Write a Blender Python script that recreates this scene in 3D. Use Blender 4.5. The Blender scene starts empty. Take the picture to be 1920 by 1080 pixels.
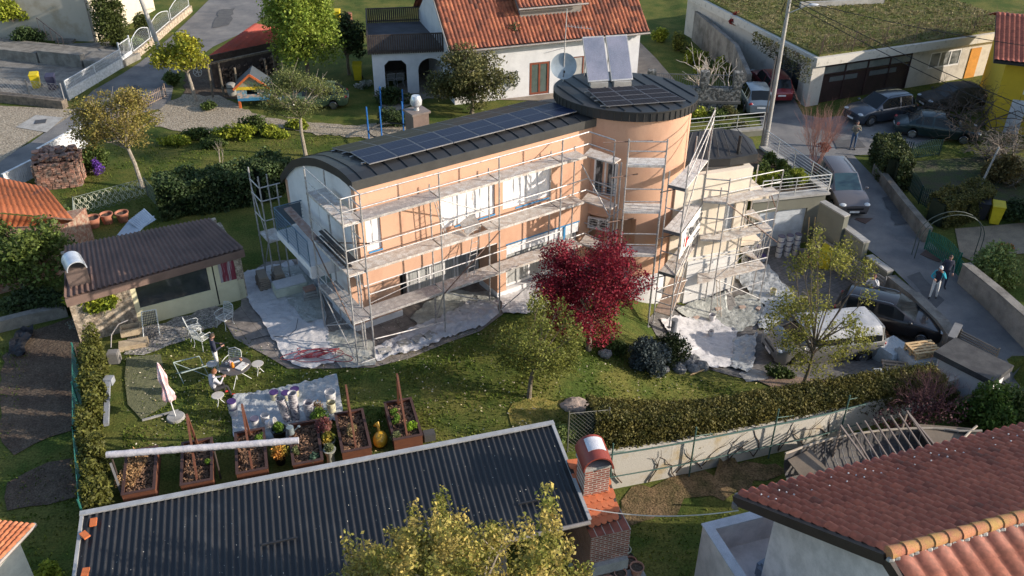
import bpy, bmesh, math, random
import numpy as np
from mathutils import Vector, Matrix, noise as mnoise
from mathutils.geometry import delaunay_2d_cdt
random.seed(7); RNG=np.random.default_rng(11)
R=math.radians; PI=math.pi
scn=bpy.context.scene; COL=scn.collection
# ---------------- camera geometry (used to turn measured points into real positions) ----------------
F=1658.; TH=R(32.4); H=20.3; RO=R(.33)
_s,_c=math.sin(TH),math.cos(TH)
CD=Vector((0,_c,-_s)); _U=Vector((0,_s,_c)); _R=Vector((1,0,0))
CR=math.cos(RO)*_R+math.sin(RO)*_U; CU=-math.sin(RO)*_R+math.cos(RO)*_U
CC=Vector((0,0,H))
def at(px,py,z=0.):
    v=(px-960)*CR-(py-540)*CU+F*CD; return CC+v*((z-H)/v.z)
B0=Vector((-5.111,26.726,0)); HA=R(34.2)
HU=Vector((math.cos(HA),math.sin(HA),0)); HW=Vector((-math.sin(HA),math.cos(HA),0))
def hf(X,Y,z=0): return B0+HU*X+HW*Y+Vector((0,0,z))
HM=Matrix.Translation(B0)@Matrix.Rotation(HA,4,'Z')
def hl(p): q=Vector(p)-B0; return (q.dot(HU),q.dot(HW),q.z)
def sm(a,b,x):
    t=min(1,max(0,(x-a)/(b-a))); return t*t*(3-2*t)
def lerp(a,b,t): return a+(b-a)*t
def interp(x,xs,ys): return float(np.interp(x,xs,ys))
# the line of the retaining walls between driveway and road, x as a function of y
def roadx(y): return interp(y,[20,25,29,32,35.6,37,38.6,40.5,41.3,46.5,56,70],[22.6,20.2,18.9,18.6,17.75,17.2,16.5,16.1,16.2,14.3,16.8,14])
WL=[(3.4,22.7),(5.6,23.3),(8.9,24.35),(11.2,25.1),(17.6,27.7),(40,38)]   # garden edge wall (x,y)
def wally(x): return interp(x,[-40,0.8]+[p[0] for p in WL],[20.5,22.0]+[p[1] for p in WL])
def gary(x): return 39.85+(x-12.1)*.24
def T(x,y):
    g=-(1.7+.8*sm(27,32,y))*sm(.8,9.5,x+max(0,28-y)*.3)
    rx=roadx(y); zr=interp(y,[22,27,33,39,50,60],[-2.2,-1.8,-1.3,-.9,0,.15])
    if x<10: back=sm(33.5,37.,y)
    else: yb=gary(x); back=sm(yb,yb+.25,y)
    g=g*(1-back)
    if y<30: w=sm(rx-1.2,rx+.8,x)
    else: w=sm(rx-.1,rx+.1,x)
    z=g*(1-w)+zr*w
    if x>1 and x<rx+2.5:
        z=lerp(z,min(z,lerp(-2.45,-.8,sm(1.5,7,wally(x)-y))),sm(1.0,2.2,x)) if y<wally(x) else z
    return z
def G(px,py,dz=0.):
    z=0.
    for _ in range(12):
        p=at(px,py,z+dz); z=.5*z+.5*T(p.x,p.y)
    p=at(px,py,z+dz); return Vector((p.x,p.y,T(p.x,p.y)+dz))
# ---------------- mesh helpers ----------------
class MB:
    def __init__(s,M=None): s.v=[];s.f=[];s.M=M
    def add(s,vs,fs):
        o=len(s.v)
        for p in vs:
            p=Vector(p); s.v.append(s.M@p if s.M else p)
        for f in fs: s.f.append(tuple(i+o for i in f))
        return s
    def box(s,c,d,rz=0,M=None):
        x,y,z=d[0]/2,d[1]/2,d[2]/2; c=Vector(c)
        rot=M if M else Matrix.Rotation(rz,3,'Z')
        vs=[c+rot@Vector((a*x,b*y,e*z)) for e in(-1,1) for b in(-1,1) for a in(-1,1)]
        return s.add(vs,[(0,2,3,1),(4,5,7,6),(0,1,5,4),(2,6,7,3),(0,4,6,2),(1,3,7,5)])
    def b2(s,x0,x1,y0,y1,z0,z1): return s.box(((x0+x1)/2,(y0+y1)/2,(z0+z1)/2),(abs(x1-x0),abs(y1-y0),abs(z1-z0)))
    def tube(s,pts,r,n=6):
        pts=[Vector(p) for p in pts]; rs=r if isinstance(r,(list,tuple)) else [r]*len(pts)
        vs=[];fs=[];N=len(pts)
        for i,p in enumerate(pts):
            d=(pts[min(i+1,N-1)]-pts[max(i-1,0)])
            if d.length<1e-9: d=Vector((0,0,1))
            d.normalize(); a=Vector((0,0,1)) if abs(d.z)<.9 else Vector((1,0,0))
            e=d.cross(a).normalized(); g=d.cross(e)
            for k in range(n):
                t=2*PI*k/n; vs.append(p+(e*math.cos(t)+g*math.sin(t))*rs[i])
        for i in range(N-1):
            for k in range(n):
                a=i*n+k;b=i*n+(k+1)%n; fs.append((a,b,b+n,a+n))
        fs.append(tuple(range(n-1,-1,-1))); fs.append(tuple((N-1)*n+k for k in range(n)))
        return s.add(vs,fs)
    def bar(s,a,b,w,h):
        a=Vector(a);b=Vector(b);d=b-a;L=d.length
        if L<1e-6:return s
        q=d.to_track_quat('X','Z').to_matrix(); return s.box((a+b)/2,(L,w,h),M=q)
    def cyl(s,c,r,h,n=16,r2=None):
        c=Vector(c); return s.tube([c,c+Vector((0,0,h))],[r,r if r2 is None else r2],n)
    def lathe(s,prof,c,n=20,M=None):
        c=Vector(c);vs=[];fs=[]
        for (r,z) in prof:
            for k in range(n):
                t=2*PI*k/n; q=Vector((r*math.cos(t),r*math.sin(t),z)); vs.append(c+(M@q if M else q))
        for i in range(len(prof)-1):
            for k in range(n):
                a=i*n+k;b=i*n+(k+1)%n; fs.append((a,b,b+n,a+n))
        return s.add(vs,fs)
    def prism(s,poly,z0,z1):
        n=len(poly); zz0=z0 if isinstance(z0,(list,tuple)) else [z0]*n; zz1=z1 if isinstance(z1,(list,tuple)) else [z1]*n
        vs=[(p[0],p[1],zz0[i]) for i,p in enumerate(poly)]+[(p[0],p[1],zz1[i]) for i,p in enumerate(poly)]
        fs=[tuple(range(n-1,-1,-1)),tuple(range(n,2*n))]+[(i,(i+1)%n,(i+1)%n+n,i+n) for i in range(n)]
        return s.add(vs,fs)
    def slab(s,q,t):
        q=[Vector(p) for p in q]; n=(q[1]-q[0]).cross(q[2]-q[0]).normalized()
        if n.z<0:n=-n
        m=len(q); return s.add(q+[p-n*t for p in q],[tuple(range(m)),tuple(range(2*m-1,m-1,-1))]+[(i,i+m,(i+1)%m+m,(i+1)%m) for i in range(m)])
    def sph(s,c,r,n=12,m=8,M=None):
        if not isinstance(r,(list,tuple)): r=(r,r,r)
        c=Vector(c);vs=[];fs=[]
        for i in range(m+1):
            ph=PI*i/m-PI/2
            for k in range(n):
                t=2*PI*k/n; q=Vector((r[0]*math.cos(ph)*math.cos(t),r[1]*math.cos(ph)*math.sin(t),r[2]*math.sin(ph))); vs.append(c+(M@q if M else q))
        for i in range(m):
            for k in range(n):
                a=i*n+k;b=i*n+(k+1)%n; fs.append((a,b,b+n,a+n))
        return s.add(vs,fs)
    def build(s,name,mat,parent=None,smooth=False,bevel=0,norm=True,solid=0):
        me=bpy.data.meshes.new(name); inv=root_of(parent).inverted() if parent else None
        vs=[(inv@p if inv else p) for p in s.v]
        me.from_pydata([tuple(p) for p in vs],[],s.f)
        if norm:
            bm=bmesh.new(); bm.from_mesh(me); bmesh.ops.remove_doubles(bm,verts=bm.verts,dist=1e-5); bmesh.ops.recalc_face_normals(bm,faces=bm.faces)
            if bevel: 
                ed=[e for e in bm.edges if len(e.link_faces)==2 and e.calc_face_angle(0)>.6]
                bmesh.ops.bevel(bm,geom=ed,offset=bevel,segments=2,affect='EDGES',clamp_overlap=True)
            bm.to_mesh(me); bm.free()
        if smooth:
            me.polygons.foreach_set('use_smooth',[True]*len(me.polygons))
            try: me.set_sharp_from_angle(angle=R(38))
            except Exception: pass
        me.materials.append(mat); o=bpy.data.objects.new(name,me); COL.objects.link(o)
        if parent: o.parent=parent
        return o
def root_of(p):
    while p.parent: p=p.parent
    return p.matrix_basis
def thing(name,label,cat,loc=(0,0,0),rz=0,group=None):
    o=bpy.data.objects.new(name,None); COL.objects.link(o); o.empty_display_size=.2
    o.matrix_basis=Matrix.Translation(Vector(loc))@Matrix.Rotation(rz,4,'Z'); o['label']=label; o['category']=cat
    if group:o['group']=group
    return o
def tag(o,label,cat,group=None,kind=None):
    if label:o['label']=label
    if cat:o['category']=cat
    if group:o['group']=group
    if kind:o['kind']=kind
    return o
def struct(o): o['kind']='structure'; return o
def dup(o,M=None,label=None,parent=None):
    """copy a thing with its parts"""
    c=o.copy(); COL.objects.link(c)
    if parent: c.parent=parent
    if M is not None: c.matrix_basis=M
    if label: c['label']=label
    for ch in list(o.children): dup(ch,parent=c)
    return c
def place(p,rz=0): return Matrix.Translation(Vector(p))@Matrix.Rotation(rz,4,'Z')
# ---------------- materials ----------------
def _n(nt,t,**k):
    n=nt.nodes.new(t)
    for a,b in k.items(): setattr(n,a,b)
    return n
MC={}
def mat(name,col,rough=.8,col2=None,scale=2.,lo=.4,hi=.62,bump=0.,bs=30.,metal=0.,fine=.12,fs=45.,spec=.4,coat=0.,stretch=None,island=0.,trans=0.,alpha=1.,wet=0.):
    if name in MC:return MC[name]
    m=bpy.data.materials.new(name); m.use_nodes=True; nt=m.node_tree; L=nt.links; p=nt.nodes['Principled BSDF']
    tc=_n(nt,'ShaderNodeTexCoord'); vec=tc.outputs['Object']
    if stretch:
        mp=_n(nt,'ShaderNodeMapping'); mp.inputs['Scale'].default_value=stretch; L.new(vec,mp.inputs[0]); vec=mp.outputs[0]
    c4=lambda c:(c[0],c[1],c[2],1)
    n1=_n(nt,'ShaderNodeTexNoise'); n1.inputs['Scale'].default_value=scale; n1.inputs['Detail'].default_value=6; n1.inputs['Roughness'].default_value=.65; L.new(vec,n1.inputs['Vector'])
    rp=_n(nt,'ShaderNodeMapRange'); rp.inputs[1].default_value=lo; rp.inputs[2].default_value=hi; L.new(n1.outputs['Fac'],rp.inputs[0])
    mx=_n(nt,'ShaderNodeMix',data_type='RGBA'); L.new(rp.outputs[0],mx.inputs[0]); mx.inputs[6].default_value=c4(col)
    if col2 is None: col2=tuple(x*.78 for x in col)
    mx.inputs[7].default_value=c4(col2); out=mx.outputs[2]
    if fine:
        n2=_n(nt,'ShaderNodeTexNoise'); n2.inputs['Scale'].default_value=fs; n2.inputs['Detail'].default_value=4; L.new(vec,n2.inputs['Vector'])
        r2=_n(nt,'ShaderNodeMapRange'); r2.inputs[1].default_value=.3; r2.inputs[2].default_value=.7; r2.inputs[3].default_value=1-fine*1.5; r2.inputs[4].default_value=1+fine*1.5; L.new(n2.outputs['Fac'],r2.inputs[0])
        mm=_n(nt,'ShaderNodeVectorMath',operation='SCALE'); L.new(out,mm.inputs[0]); L.new(r2.outputs[0],mm.inputs['Scale']); out=mm.outputs[0]
    if island:
        g=_n(nt,'ShaderNodeNewGeometry'); r3=_n(nt,'ShaderNodeMapRange'); r3.inputs[3].default_value=1-island; r3.inputs[4].default_value=1+island; L.new(g.outputs['Random Per Island'],r3.inputs[0])
        mm=_n(nt,'ShaderNodeVectorMath',operation='SCALE'); L.new(out,mm.inputs[0]); L.new(r3.outputs[0],mm.inputs['Scale']); out=mm.outputs[0]
    L.new(out,p.inputs['Base Color']); p.inputs['Roughness'].default_value=rough; p.inputs['Metallic'].default_value=metal
    p.inputs['Specular IOR Level'].default_value=spec; p.inputs['Coat Weight'].default_value=coat; p.inputs['Coat Roughness'].default_value=.05
    p.inputs['Alpha'].default_value=alpha
    if bump:
        n3=_n(nt,'ShaderNodeTexNoise'); n3.inputs['Scale'].default_value=bs; n3.inputs['Detail'].default_value=5; L.new(vec,n3.inputs['Vector'])
        b=_n(nt,'ShaderNodeBump'); b.inputs['Strength'].default_value=min(1,bump); b.inputs['Distance'].default_value=.02 if bump<=1 else .02*bump; L.new(n3.outputs['Fac'],b.inputs['Height']); L.new(b.outputs[0],p.inputs['Normal'])
    if trans:
        tr=_n(nt,'ShaderNodeBsdfTranslucent'); L.new(out,tr.inputs[0]); ms=_n(nt,'ShaderNodeMixShader'); ms.inputs[0].default_value=trans
        L.new(p.outputs[0],ms.inputs[1]); L.new(tr.outputs[0],ms.inputs[2]); L.new(ms.outputs[0],nt.nodes['Material Output'].inputs[0])
    MC[name]=m; return m
def brickmat(name,c1,c2,mortar,scale=1.,bw=.25,bh=.075,ms=.012,rot=None,bump=.5,rough=.85,uv=False,off=.5,var=.3):
    """masonry / pavers: brick texture over object coordinates; axis chosen from the normal so walls and floors both work"""
    if name in MC:return MC[name]
    m=bpy.data.materials.new(name); m.use_nodes=True; nt=m.node_tree; L=nt.links; p=nt.nodes['Principled BSDF']
    tc=_n(nt,'ShaderNodeTexCoord'); mp=_n(nt,'ShaderNodeMapping')
    if rot: mp.inputs['Rotation'].default_value=rot
    L.new(tc.outputs['UV' if uv else 'Object'],mp.inputs[0])
    b=_n(nt,'ShaderNodeTexBrick'); b.offset=off; b.inputs['Scale'].default_value=scale; b.inputs['Brick Width'].default_value=bw; b.inputs['Row Height'].default_value=bh; b.inputs['Mortar Size'].default_value=ms; b.inputs['Bias'].default_value=0
    b.inputs['Color1'].default_value=(*c1,1); b.inputs['Color2'].default_value=(*c2,1); b.inputs['Mortar'].default_value=(*mortar,1); L.new(mp.outputs[0],b.inputs[0])
    n=_n(nt,'ShaderNodeTexNoise'); n.inputs['Scale'].default_value=3; n.inputs['Detail'].default_value=7; L.new(tc.outputs['Object'],n.inputs[0])
    r=_n(nt,'ShaderNodeMapRange'); r.inputs[1].default_value=.3; r.inputs[2].default_value=.7; r.inputs[3].default_value=1-var; r.inputs[4].default_value=1+var; L.new(n.outputs['Fac'],r.inputs[0])
    v=_n(nt,'ShaderNodeVectorMath',operation='SCALE'); L.new(b.outputs[0],v.inputs[0]); L.new(r.outputs[0],v.inputs['Scale']); L.new(v.outputs[0],p.inputs['Base Color'])
    bp=_n(nt,'ShaderNodeBump'); bp.inputs['Strength'].default_value=bump; bp.inputs['Distance'].default_value=.01; bp.invert=True; L.new(b.outputs['Fac'],bp.inputs['Height']); L.new(bp.outputs[0],p.inputs['Normal'])
    p.inputs['Roughness'].default_value=rough; MC[name]=m; return m
def tilemat(name,cols,rough=.8,lich=None,dark=.0):
    """per-tile colour from UV cell, cols = list of (pos,colour)"""
    if name in MC:return MC[name]
    m=bpy.data.materials.new(name); m.use_nodes=True; nt=m.node_tree; L=nt.links; p=nt.nodes['Principled BSDF']
    tc=_n(nt,'ShaderNodeTexCoord'); fl=_n(nt,'ShaderNodeVectorMath',operation='FLOOR'); L.new(tc.outputs['UV'],fl.inputs[0])
    wn=_n(nt,'ShaderNodeTexWhiteNoise',noise_dimensions='2D'); L.new(fl.outputs[0],wn.inputs['Vector'])
    nz=_n(nt,'ShaderNodeTexNoise'); nz.inputs['Scale'].default_value=.7; nz.inputs['Detail'].default_value=5; L.new(tc.outputs['Object'],nz.inputs[0])
    ad=_n(nt,'ShaderNodeMath',operation='MULTIPLY_ADD'); ad.inputs[1].default_value=.55; L.new(wn.outputs['Value'],ad.inputs[0])
    r=_n(nt,'ShaderNodeMapRange'); r.inputs[1].default_value=.3; r.inputs[2].default_value=.7; r.inputs[3].default_value=0; r.inputs[4].default_value=.45; L.new(nz.outputs['Fac'],r.inputs[0]); L.new(r.outputs[0],ad.inputs[2])
    cr=_n(nt,'ShaderNodeValToRGB'); L.new(ad.outputs[0],cr.inputs[0]); e=cr.color_ramp.elements
    while len(e)<len(cols): e.new(.5)
    for i,(a,c) in enumerate(cols): e[i].position=a; e[i].color=(*c,1)
    n2=_n(nt,'ShaderNodeTexNoise'); n2.inputs['Scale'].default_value=9; n2.inputs['Detail'].default_value=8; L.new(tc.outputs['Object'],n2.inputs[0])
    r2=_n(nt,'ShaderNodeMapRange'); r2.inputs[1].default_value=.35; r2.inputs[2].default_value=.7; r2.inputs[3].default_value=.72; r2.inputs[4].default_value=1.2; L.new(n2.outputs['Fac'],r2.inputs[0])
    v=_n(nt,'ShaderNodeVectorMath',operation='SCALE'); L.new(cr.outputs[0],v.inputs[0]); L.new(r2.outputs[0],v.inputs['Scale']); L.new(v.outputs[0],p.inputs['Base Color'])
    p.inputs['Roughness'].default_value=rough; MC[name]=m; return m
def patch(name,q,nu,nv,amp,step,m,parent,prof='sin',su=6,thick=.03,mapv=1.):
    """ribbed or tiled roof face between the corners q=[top-left,top-right,bottom-right,bottom-left]; nu ribs across, nv courses down"""
    q=[np.array(p,float) for p in q]; NU=nu*su+1; us=np.linspace(0,1,NU)
    vs=[];vv=[]
    if step:
        for k in range(nv): vv+= [(k/nv,0.),((k+1)/nv-1e-4,1.)]
    else: vv=[(k/max(1,nv),0.) for k in range(max(1,nv)+1)]
    nrm=np.cross(q[1]-q[0],q[3]-q[0]); nrm/=np.linalg.norm(nrm); nrm*=np.sign(nrm[2]) if abs(nrm[2])>1e-6 else 1
    ph=(us*nu)%1.0
    if prof=='sin': pr=np.abs(np.sin(np.pi*us*nu))
    elif prof=='wave': pr=.5+.5*np.cos(2*np.pi*us*nu)
    elif prof=='trap': pr=np.clip((np.abs(ph-.5)-.28)*8,0,1)
    else: pr=np.zeros_like(us)
    P=[];UV=[]
    for (v,s) in vv:
        a=q[0]*(1-v)+q[3]*v; b=q[1]*(1-v)+q[2]*v
        row=a[None,:]*(1-us[:,None])+b[None,:]*us[:,None]+nrm[None,:]*(amp*pr+step*s)[:,None]
        P.append(row); UV.append(np.c_[us*nu+.001,np.full(NU,(v*max(nv,1)-.01 if s else v*max(nv,1)+.01))])
    P=np.concatenate(P); UV=np.concatenate(UV); nr=len(vv)
    i=np.arange(nr-1)[:,None]*NU+np.arange(NU-1)[None,:]; i=i.ravel()
    fc=np.stack([i,i+1,i+NU+1,i+NU],1)
    return npmesh(name,P,fc,m,parent,UV,smooth=(prof in('sin','wave') and not step))
def npmesh(name,P,fc,m,parent=None,UV=None,smooth=False):
    inv=None
    if parent:
        Mi=np.array((root_of(parent)).inverted()); P=P@Mi[:3,:3].T+Mi[:3,3]
    me=bpy.data.meshes.new(name); k=fc.shape[1]; nf=len(fc)
    me.vertices.add(len(P)); me.vertices.foreach_set('co',P.astype(np.float32).ravel())
    me.loops.add(nf*k); me.loops.foreach_set('vertex_index',fc.astype(np.int32).ravel())
    me.polygons.add(nf); me.polygons.foreach_set('loop_start',np.arange(nf,dtype=np.int32)*k); me.polygons.foreach_set('loop_total',np.full(nf,k,np.int32))
    if UV is not None:
        l=me.uv_layers.new(name='UVMap'); l.data.foreach_set('uv',UV[fc.ravel()].astype(np.float32).ravel())
    me.update(calc_edges=True); me.validate()
    if smooth: me.polygons.foreach_set('use_smooth',np.ones(nf,bool))
    me.materials.append(m); o=bpy.data.objects.new(name,me); COL.objects.link(o)
    if parent:o.parent=parent
    return o
# ---------------- draped ground sheets ----------------
def inside(x,y,poly):
    c=False;j=len(poly)-1
    for i in range(len(poly)):
        xi,yi=poly[i];xj,yj=poly[j]
        if (yi>y)!=(yj>y) and x<(xj-xi)*(y-yi)/(yj-yi)+xi: c=not c
        j=i
    return c
def sheet(name,poly,m,dz=.02,res=.45,world=False,wr=0.,wf=2.5,jag=0.,flat=None):
    pts=[(p[0],p[1]) for p in poly] if world else [tuple(G(*p).xy) for p in poly]
    # subdivide the outline
    out=[]
    for i,a in enumerate(pts):
        b=pts[(i+1)%len(pts)]; L=math.dist(a,b); n=max(1,int(L/res))
        for k in range(n):
            t=k/n; x,y=lerp(a[0],b[0],t),lerp(a[1],b[1],t)
            if jag: x+=jag*mnoise.noise(Vector((x*2.1,y*2.1,3))); y+=jag*mnoise.noise(Vector((x*2.1,y*2.1,9)))
            out.append((x,y))
    xs=[p[0] for p in out]; ys=[p[1] for p in out]; inn=[]
    y=min(ys)
    while y<max(ys):
        x=min(xs)
        while x<max(xs):
            a,b=x+random.uniform(-.2,.2)*res,y+random.uniform(-.2,.2)*res
            if inside(a,b,out): inn.append((a,b))
            x+=res
        y+=res
    n=len(out); r=delaunay_2d_cdt([Vector(p) for p in out+inn],[],[list(range(n))],1,1e-4)
    V=[]
    for p in r[0]:
        z=(T(p.x,p.y) if flat is None else flat)+dz
        if wr:
            w=mnoise.noise(Vector((p.x*wf*.5,p.y*wf*.5,1.7))); f=0
            for a,k in((.5,1),(1.35,.8),(2.3,.9)):
                a+=w*.5; u=p.x*math.cos(a)+p.y*math.sin(a); v=-p.x*math.sin(a)+p.y*math.cos(a)
                f+=k*max(0,1-3.2*abs(mnoise.noise(Vector((u*wf*.28,v*wf*1.25,a*0+k*9)))))**2
            z+=wr*(.25+.45*w+.75*f)
            z=max(z,T(p.x,p.y)+dz*.6)
        V.append((p.x,p.y,z))
    mb=MB(); mb.add(V,[tuple(f) for f in r[2]]); o=mb.build(name,m)
    if wr: o.data.polygons.foreach_set('use_smooth',[True]*len(o.data.polygons))

    me=o.data
    if len(me.polygons) and sum(p.normal.z for p in me.polygons)<0: me.flip_normals()
    return o
# ---------------- foliage ----------------
def leaves(C,S,col,nm,parent,m,up=.3,asp=1.6,tag_=None):
    """C centres (n,3), S sizes (n,)"""
    n=len(C); d=RNG.normal(size=(n,3)); d[:,2]=np.abs(d[:,2])+up; d/=np.linalg.norm(d,axis=1)[:,None]
    t=RNG.normal(size=(n,3)); t-=d*(t*d).sum(1)[:,None]; t/=np.linalg.norm(t,axis=1)[:,None]; b=np.cross(d,t)
    S=S[:,None]; a=t*S*asp*.5; bb=b*S*.5; lift=d*S*.18
    P=np.stack([C-a,C+bb*.9+lift,C+a,C-bb*.9+lift],1).reshape(-1,3)
    return npmesh(nm,P,np.arange(4*n).reshape(n,4),m,parent)
def blobpts(cs,rs,n,shell=.55,jit=.12):
    cs=np.array(cs,float); rs=np.array(rs,float)
    if rs.ndim==1: rs=np.repeat(rs[:,None],3,1)
    w=(rs[:,0]*rs[:,1]*rs[:,2])**(2/3); k=RNG.choice(len(cs),n,p=w/w.sum())
    d=RNG.normal(size=(n,3)); d/=np.linalg.norm(d,axis=1)[:,None]
    r=shell+(1-shell)*RNG.random(n)**.5+RNG.normal(size=n)*jit
    return cs[k]+d*rs[k]*r[:,None]
def leafmat(name,c,c2,isl=.48,tr=.3,scale=1.7): return mat(name,c,.6,c2,scale=scale,lo=.42,hi=.58,fine=0,island=isl,trans=tr,spec=.25)
BARK=None
def tree(name,label,base,cc,rad,nb,nl,ls,lm,tr=.1,cat='tree',group=None,blob=.38,lean=(0,0),bm=None,shell=.4,lower=-.55,asp=1.5,spiky=0,extra=None,limbs=True,flat=1.):
    """cc crown centre height above base (or vector offset); rad crown radii"""
    base=Vector(base); off=Vector((lean[0],lean[1],cc)) ; ctr=base+off
    t=thing(name,label,cat,base,0,group); rnd=random.Random(hash(label)%9973 if False else sum(map(ord,label)))
    cs=[];rs=[]
    for i in range(nb):
        for _ in range(40):
            v=Vector((rnd.uniform(-1,1),rnd.uniform(-1,1),rnd.uniform(lower,1)))
            if .35<v.length<1.0: break
        br=blob*rnd.uniform(.65,1.2)
        cs.append(ctr+Vector((v.x*rad[0]*(1-blob*.5),v.y*rad[1]*(1-blob*.5),v.z*rad[2]*(1-blob*.5))))
        rs.append((rad[0]*br,rad[1]*br,rad[2]*br*flat))
    if spiky:
        for i in range(spiky):
            c=rnd.choice(cs); dx,dy=rnd.uniform(-.25,.25),rnd.uniform(-.25,.25)
            for k in range(5):
                cs.append(c+Vector((dx*k*.5,dy*k*.5,.30*k))*1.0); s_=.36*(1-k*.13); rs.append((s_,s_,.3))
    P=blobpts([tuple(c) for c in cs],rs,nl,shell)
    if extra: P=np.concatenate([P,extra])
    S=ls*(.6+.8*RNG.random(len(P)))
    bmt=bm or BARK
    if limbs:
        mb=MB(); top=base+Vector((lean[0]*.55,lean[1]*.55,max(.3,cc-rad[2]*.55)))
        m1=base.lerp(top,.5)+Vector((rnd.uniform(-.06,.06),rnd.uniform(-.06,.06),0))*cc*.5
        mb.tube([base-Vector((0,0,.1)),base+Vector((0,0,.12)),m1,top],[tr*1.35,tr*1.05,tr*.85,tr*.72],8)
        for i,c in enumerate(cs[:min(nb,26)]):
            st=top if i%3 else m1.lerp(top,.6); mid=st.lerp(c,.5)+Vector((rnd.uniform(-.15,.15),rnd.uniform(-.15,.15),-.05))*rad[0]*.5
            mb.tube([st,mid,c],[tr*.45,tr*.28,tr*.1],5)
            for _ in range(2):
                e=c+Vector((rnd.uniform(-1,1),rnd.uniform(-1,1),rnd.uniform(-.5,1)))*rad[0]*blob*.9; mb.tube([mid.lerp(c,.6),e],[tr*.14,tr*.05],4)
        mb.build('trunk',bmt,t,smooth=True,norm=False)
    leaves(P,S,None,'crown',t,lm,asp=asp)
    return t
def hedge(name,label,path,w,h,nl,ls,lm,cat='hedge',group=None,core=None,rough=.14,z=None):
    """clipped hedge along world path [(x,y)], width w, height h"""
    t=thing(name,label,cat,(path[0][0],path[0][1],T(*path[0]) if z is None else z)); mb=MB(); P=[]
    segs=[]; tot=0; H0=h
    for a,b in zip(path,path[1:]): L=math.dist(a,b); segs.append((a,b,L)); tot+=L
    for a,b,L in segs:
        h=H0((a[0]+b[0])/2) if callable(H0) else H0
        a=Vector((a[0],a[1],0));b=Vector((b[0],b[1],0)); d=(b-a).normalized(); nn=Vector((-d.y,d.x,0)); k=int(nl*L/tot)
        n=max(1,int(L/1.0))
        for i in range(n):
            p=a.lerp(b,(i+.5)/n); zz=T(p.x,p.y) if z is None else z
            mb.box((p.x,p.y,zz+h*.43),(L/n*1.02,w*.72,h*.86),rz=math.atan2(d.y,d.x))
        u=RNG.random(k)*L; face=RNG.random(k); s=np.zeros(k); q=np.zeros(k)
        fh=h/(2*h+w)
        q=np.where(face<fh,RNG.random(k)*h,np.where(face<2*fh,RNG.random(k)*h,h+0*face)); s=np.where(face<fh,-w/2,np.where(face<2*fh,w/2,(RNG.random(k)-.5)*w))
        s=s+RNG.normal(size=k)*.07; q=q+RNG.normal(size=k)*.07
        # undulating surface
        und=np.array([mnoise.noise(Vector((uu*.9,ss*1.5+tot,qq*1.2))) for uu,ss,qq in zip(u,s,q)])*rough
        s=s*(1+und*1.2); q=q*(1+und*.6)
        X=a.x+d.x*u+nn.x*s; Y=a.y+d.y*u+nn.y*s
        Z=np.array([T(x,y) for x,y in zip(a.x+d.x*u,a.y+d.y*u)]) if z is None else z
        P.append(np.c_[X,Y,Z+q])
    P=np.concatenate(P)
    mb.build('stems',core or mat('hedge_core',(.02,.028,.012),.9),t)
    leaves(P,ls*(.6+.8*RNG.random(len(P))),None,'foliage',t,lm,asp=1.4); return t
def bush(name,label,base,rad,nl,ls,lm,cat='shrub',group=None,nb=9,blob=.45,stem=True,flat=1.,asp=1.5,shell=.5):
    base=Vector(base); t=thing(name,label,cat,base,0,group); rnd=random.Random(sum(map(ord,label)))
    cs=[];rs=[]
    for i in range(nb):
        a=rnd.uniform(0,2*PI); r=rnd.uniform(0,.62); z=rnd.uniform(.25,.85)*(1-r*.5)
        cs.append((base.x+math.cos(a)*r*rad[0],base.y+math.sin(a)*r*rad[1],base.z+z*rad[2])); b=blob*rnd.uniform(.7,1.15); rs.append((rad[0]*b,rad[1]*b,rad[2]*b*.8*flat))
    P=blobpts(cs,rs,nl,shell); P[:,2]=np.maximum(P[:,2],base.z+.02)
    if stem:
        mb=MB()
        for c in cs: mb.tube([base+Vector((rnd.uniform(-.05,.05),rnd.uniform(-.05,.05),-.05)),base.lerp(Vector(c),.6)+Vector((0,0,.05)),c],[.03,.02,.008],5)
        mb.build('stem',BARK,t,norm=False)
    leaves(P,ls*(.6+.8*RNG.random(len(P))),None,'foliage',t,lm,asp=asp); return t
def twigs(name,label,base,h,spread,n,col,cat='shrub',r=.012,depth=3,parent=None,up=.75,seed=1,rname='branches',hang=0.):
    """leafless branching shrub"""
    rnd=random.Random(seed); base=Vector(base); t=parent or thing(name,label,cat,base); mb=MB()
    def grow(p,d,L,rr,k):
        m_=p+d*L*.5+Vector((rnd.uniform(-1,1),rnd.uniform(-1,1),rnd.uniform(-.6,.6)))*L*.08; e=p+d*L+Vector((0,0,-hang*L*rnd.random()))
        mb.tube([p,m_,e],[rr,rr*.85,rr*.6],4 if k else 5)
        if k>0:
            for _ in range(3 if k>1 else 2):
                nd=(d+Vector((rnd.uniform(-1,1)*spread,rnd.uniform(-1,1)*spread,rnd.uniform(-.3,.6)*up))).normalized(); grow(m_.lerp(e,rnd.uniform(.2,1)),nd,L*rnd.uniform(.5,.8),rr*.6,k-1)
    for _ in range(n):
        a=rnd.uniform(0,2*PI); d=Vector((math.cos(a)*spread*.7,math.sin(a)*spread*.7,1)).normalized(); grow(base+Vector((rnd.uniform(-.1,.1),rnd.uniform(-.1,.1),-.05)),d,h*.45*rnd.uniform(.8,1.2),r,depth)
    mb.build(rname,col,t,norm=False); return t
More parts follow.
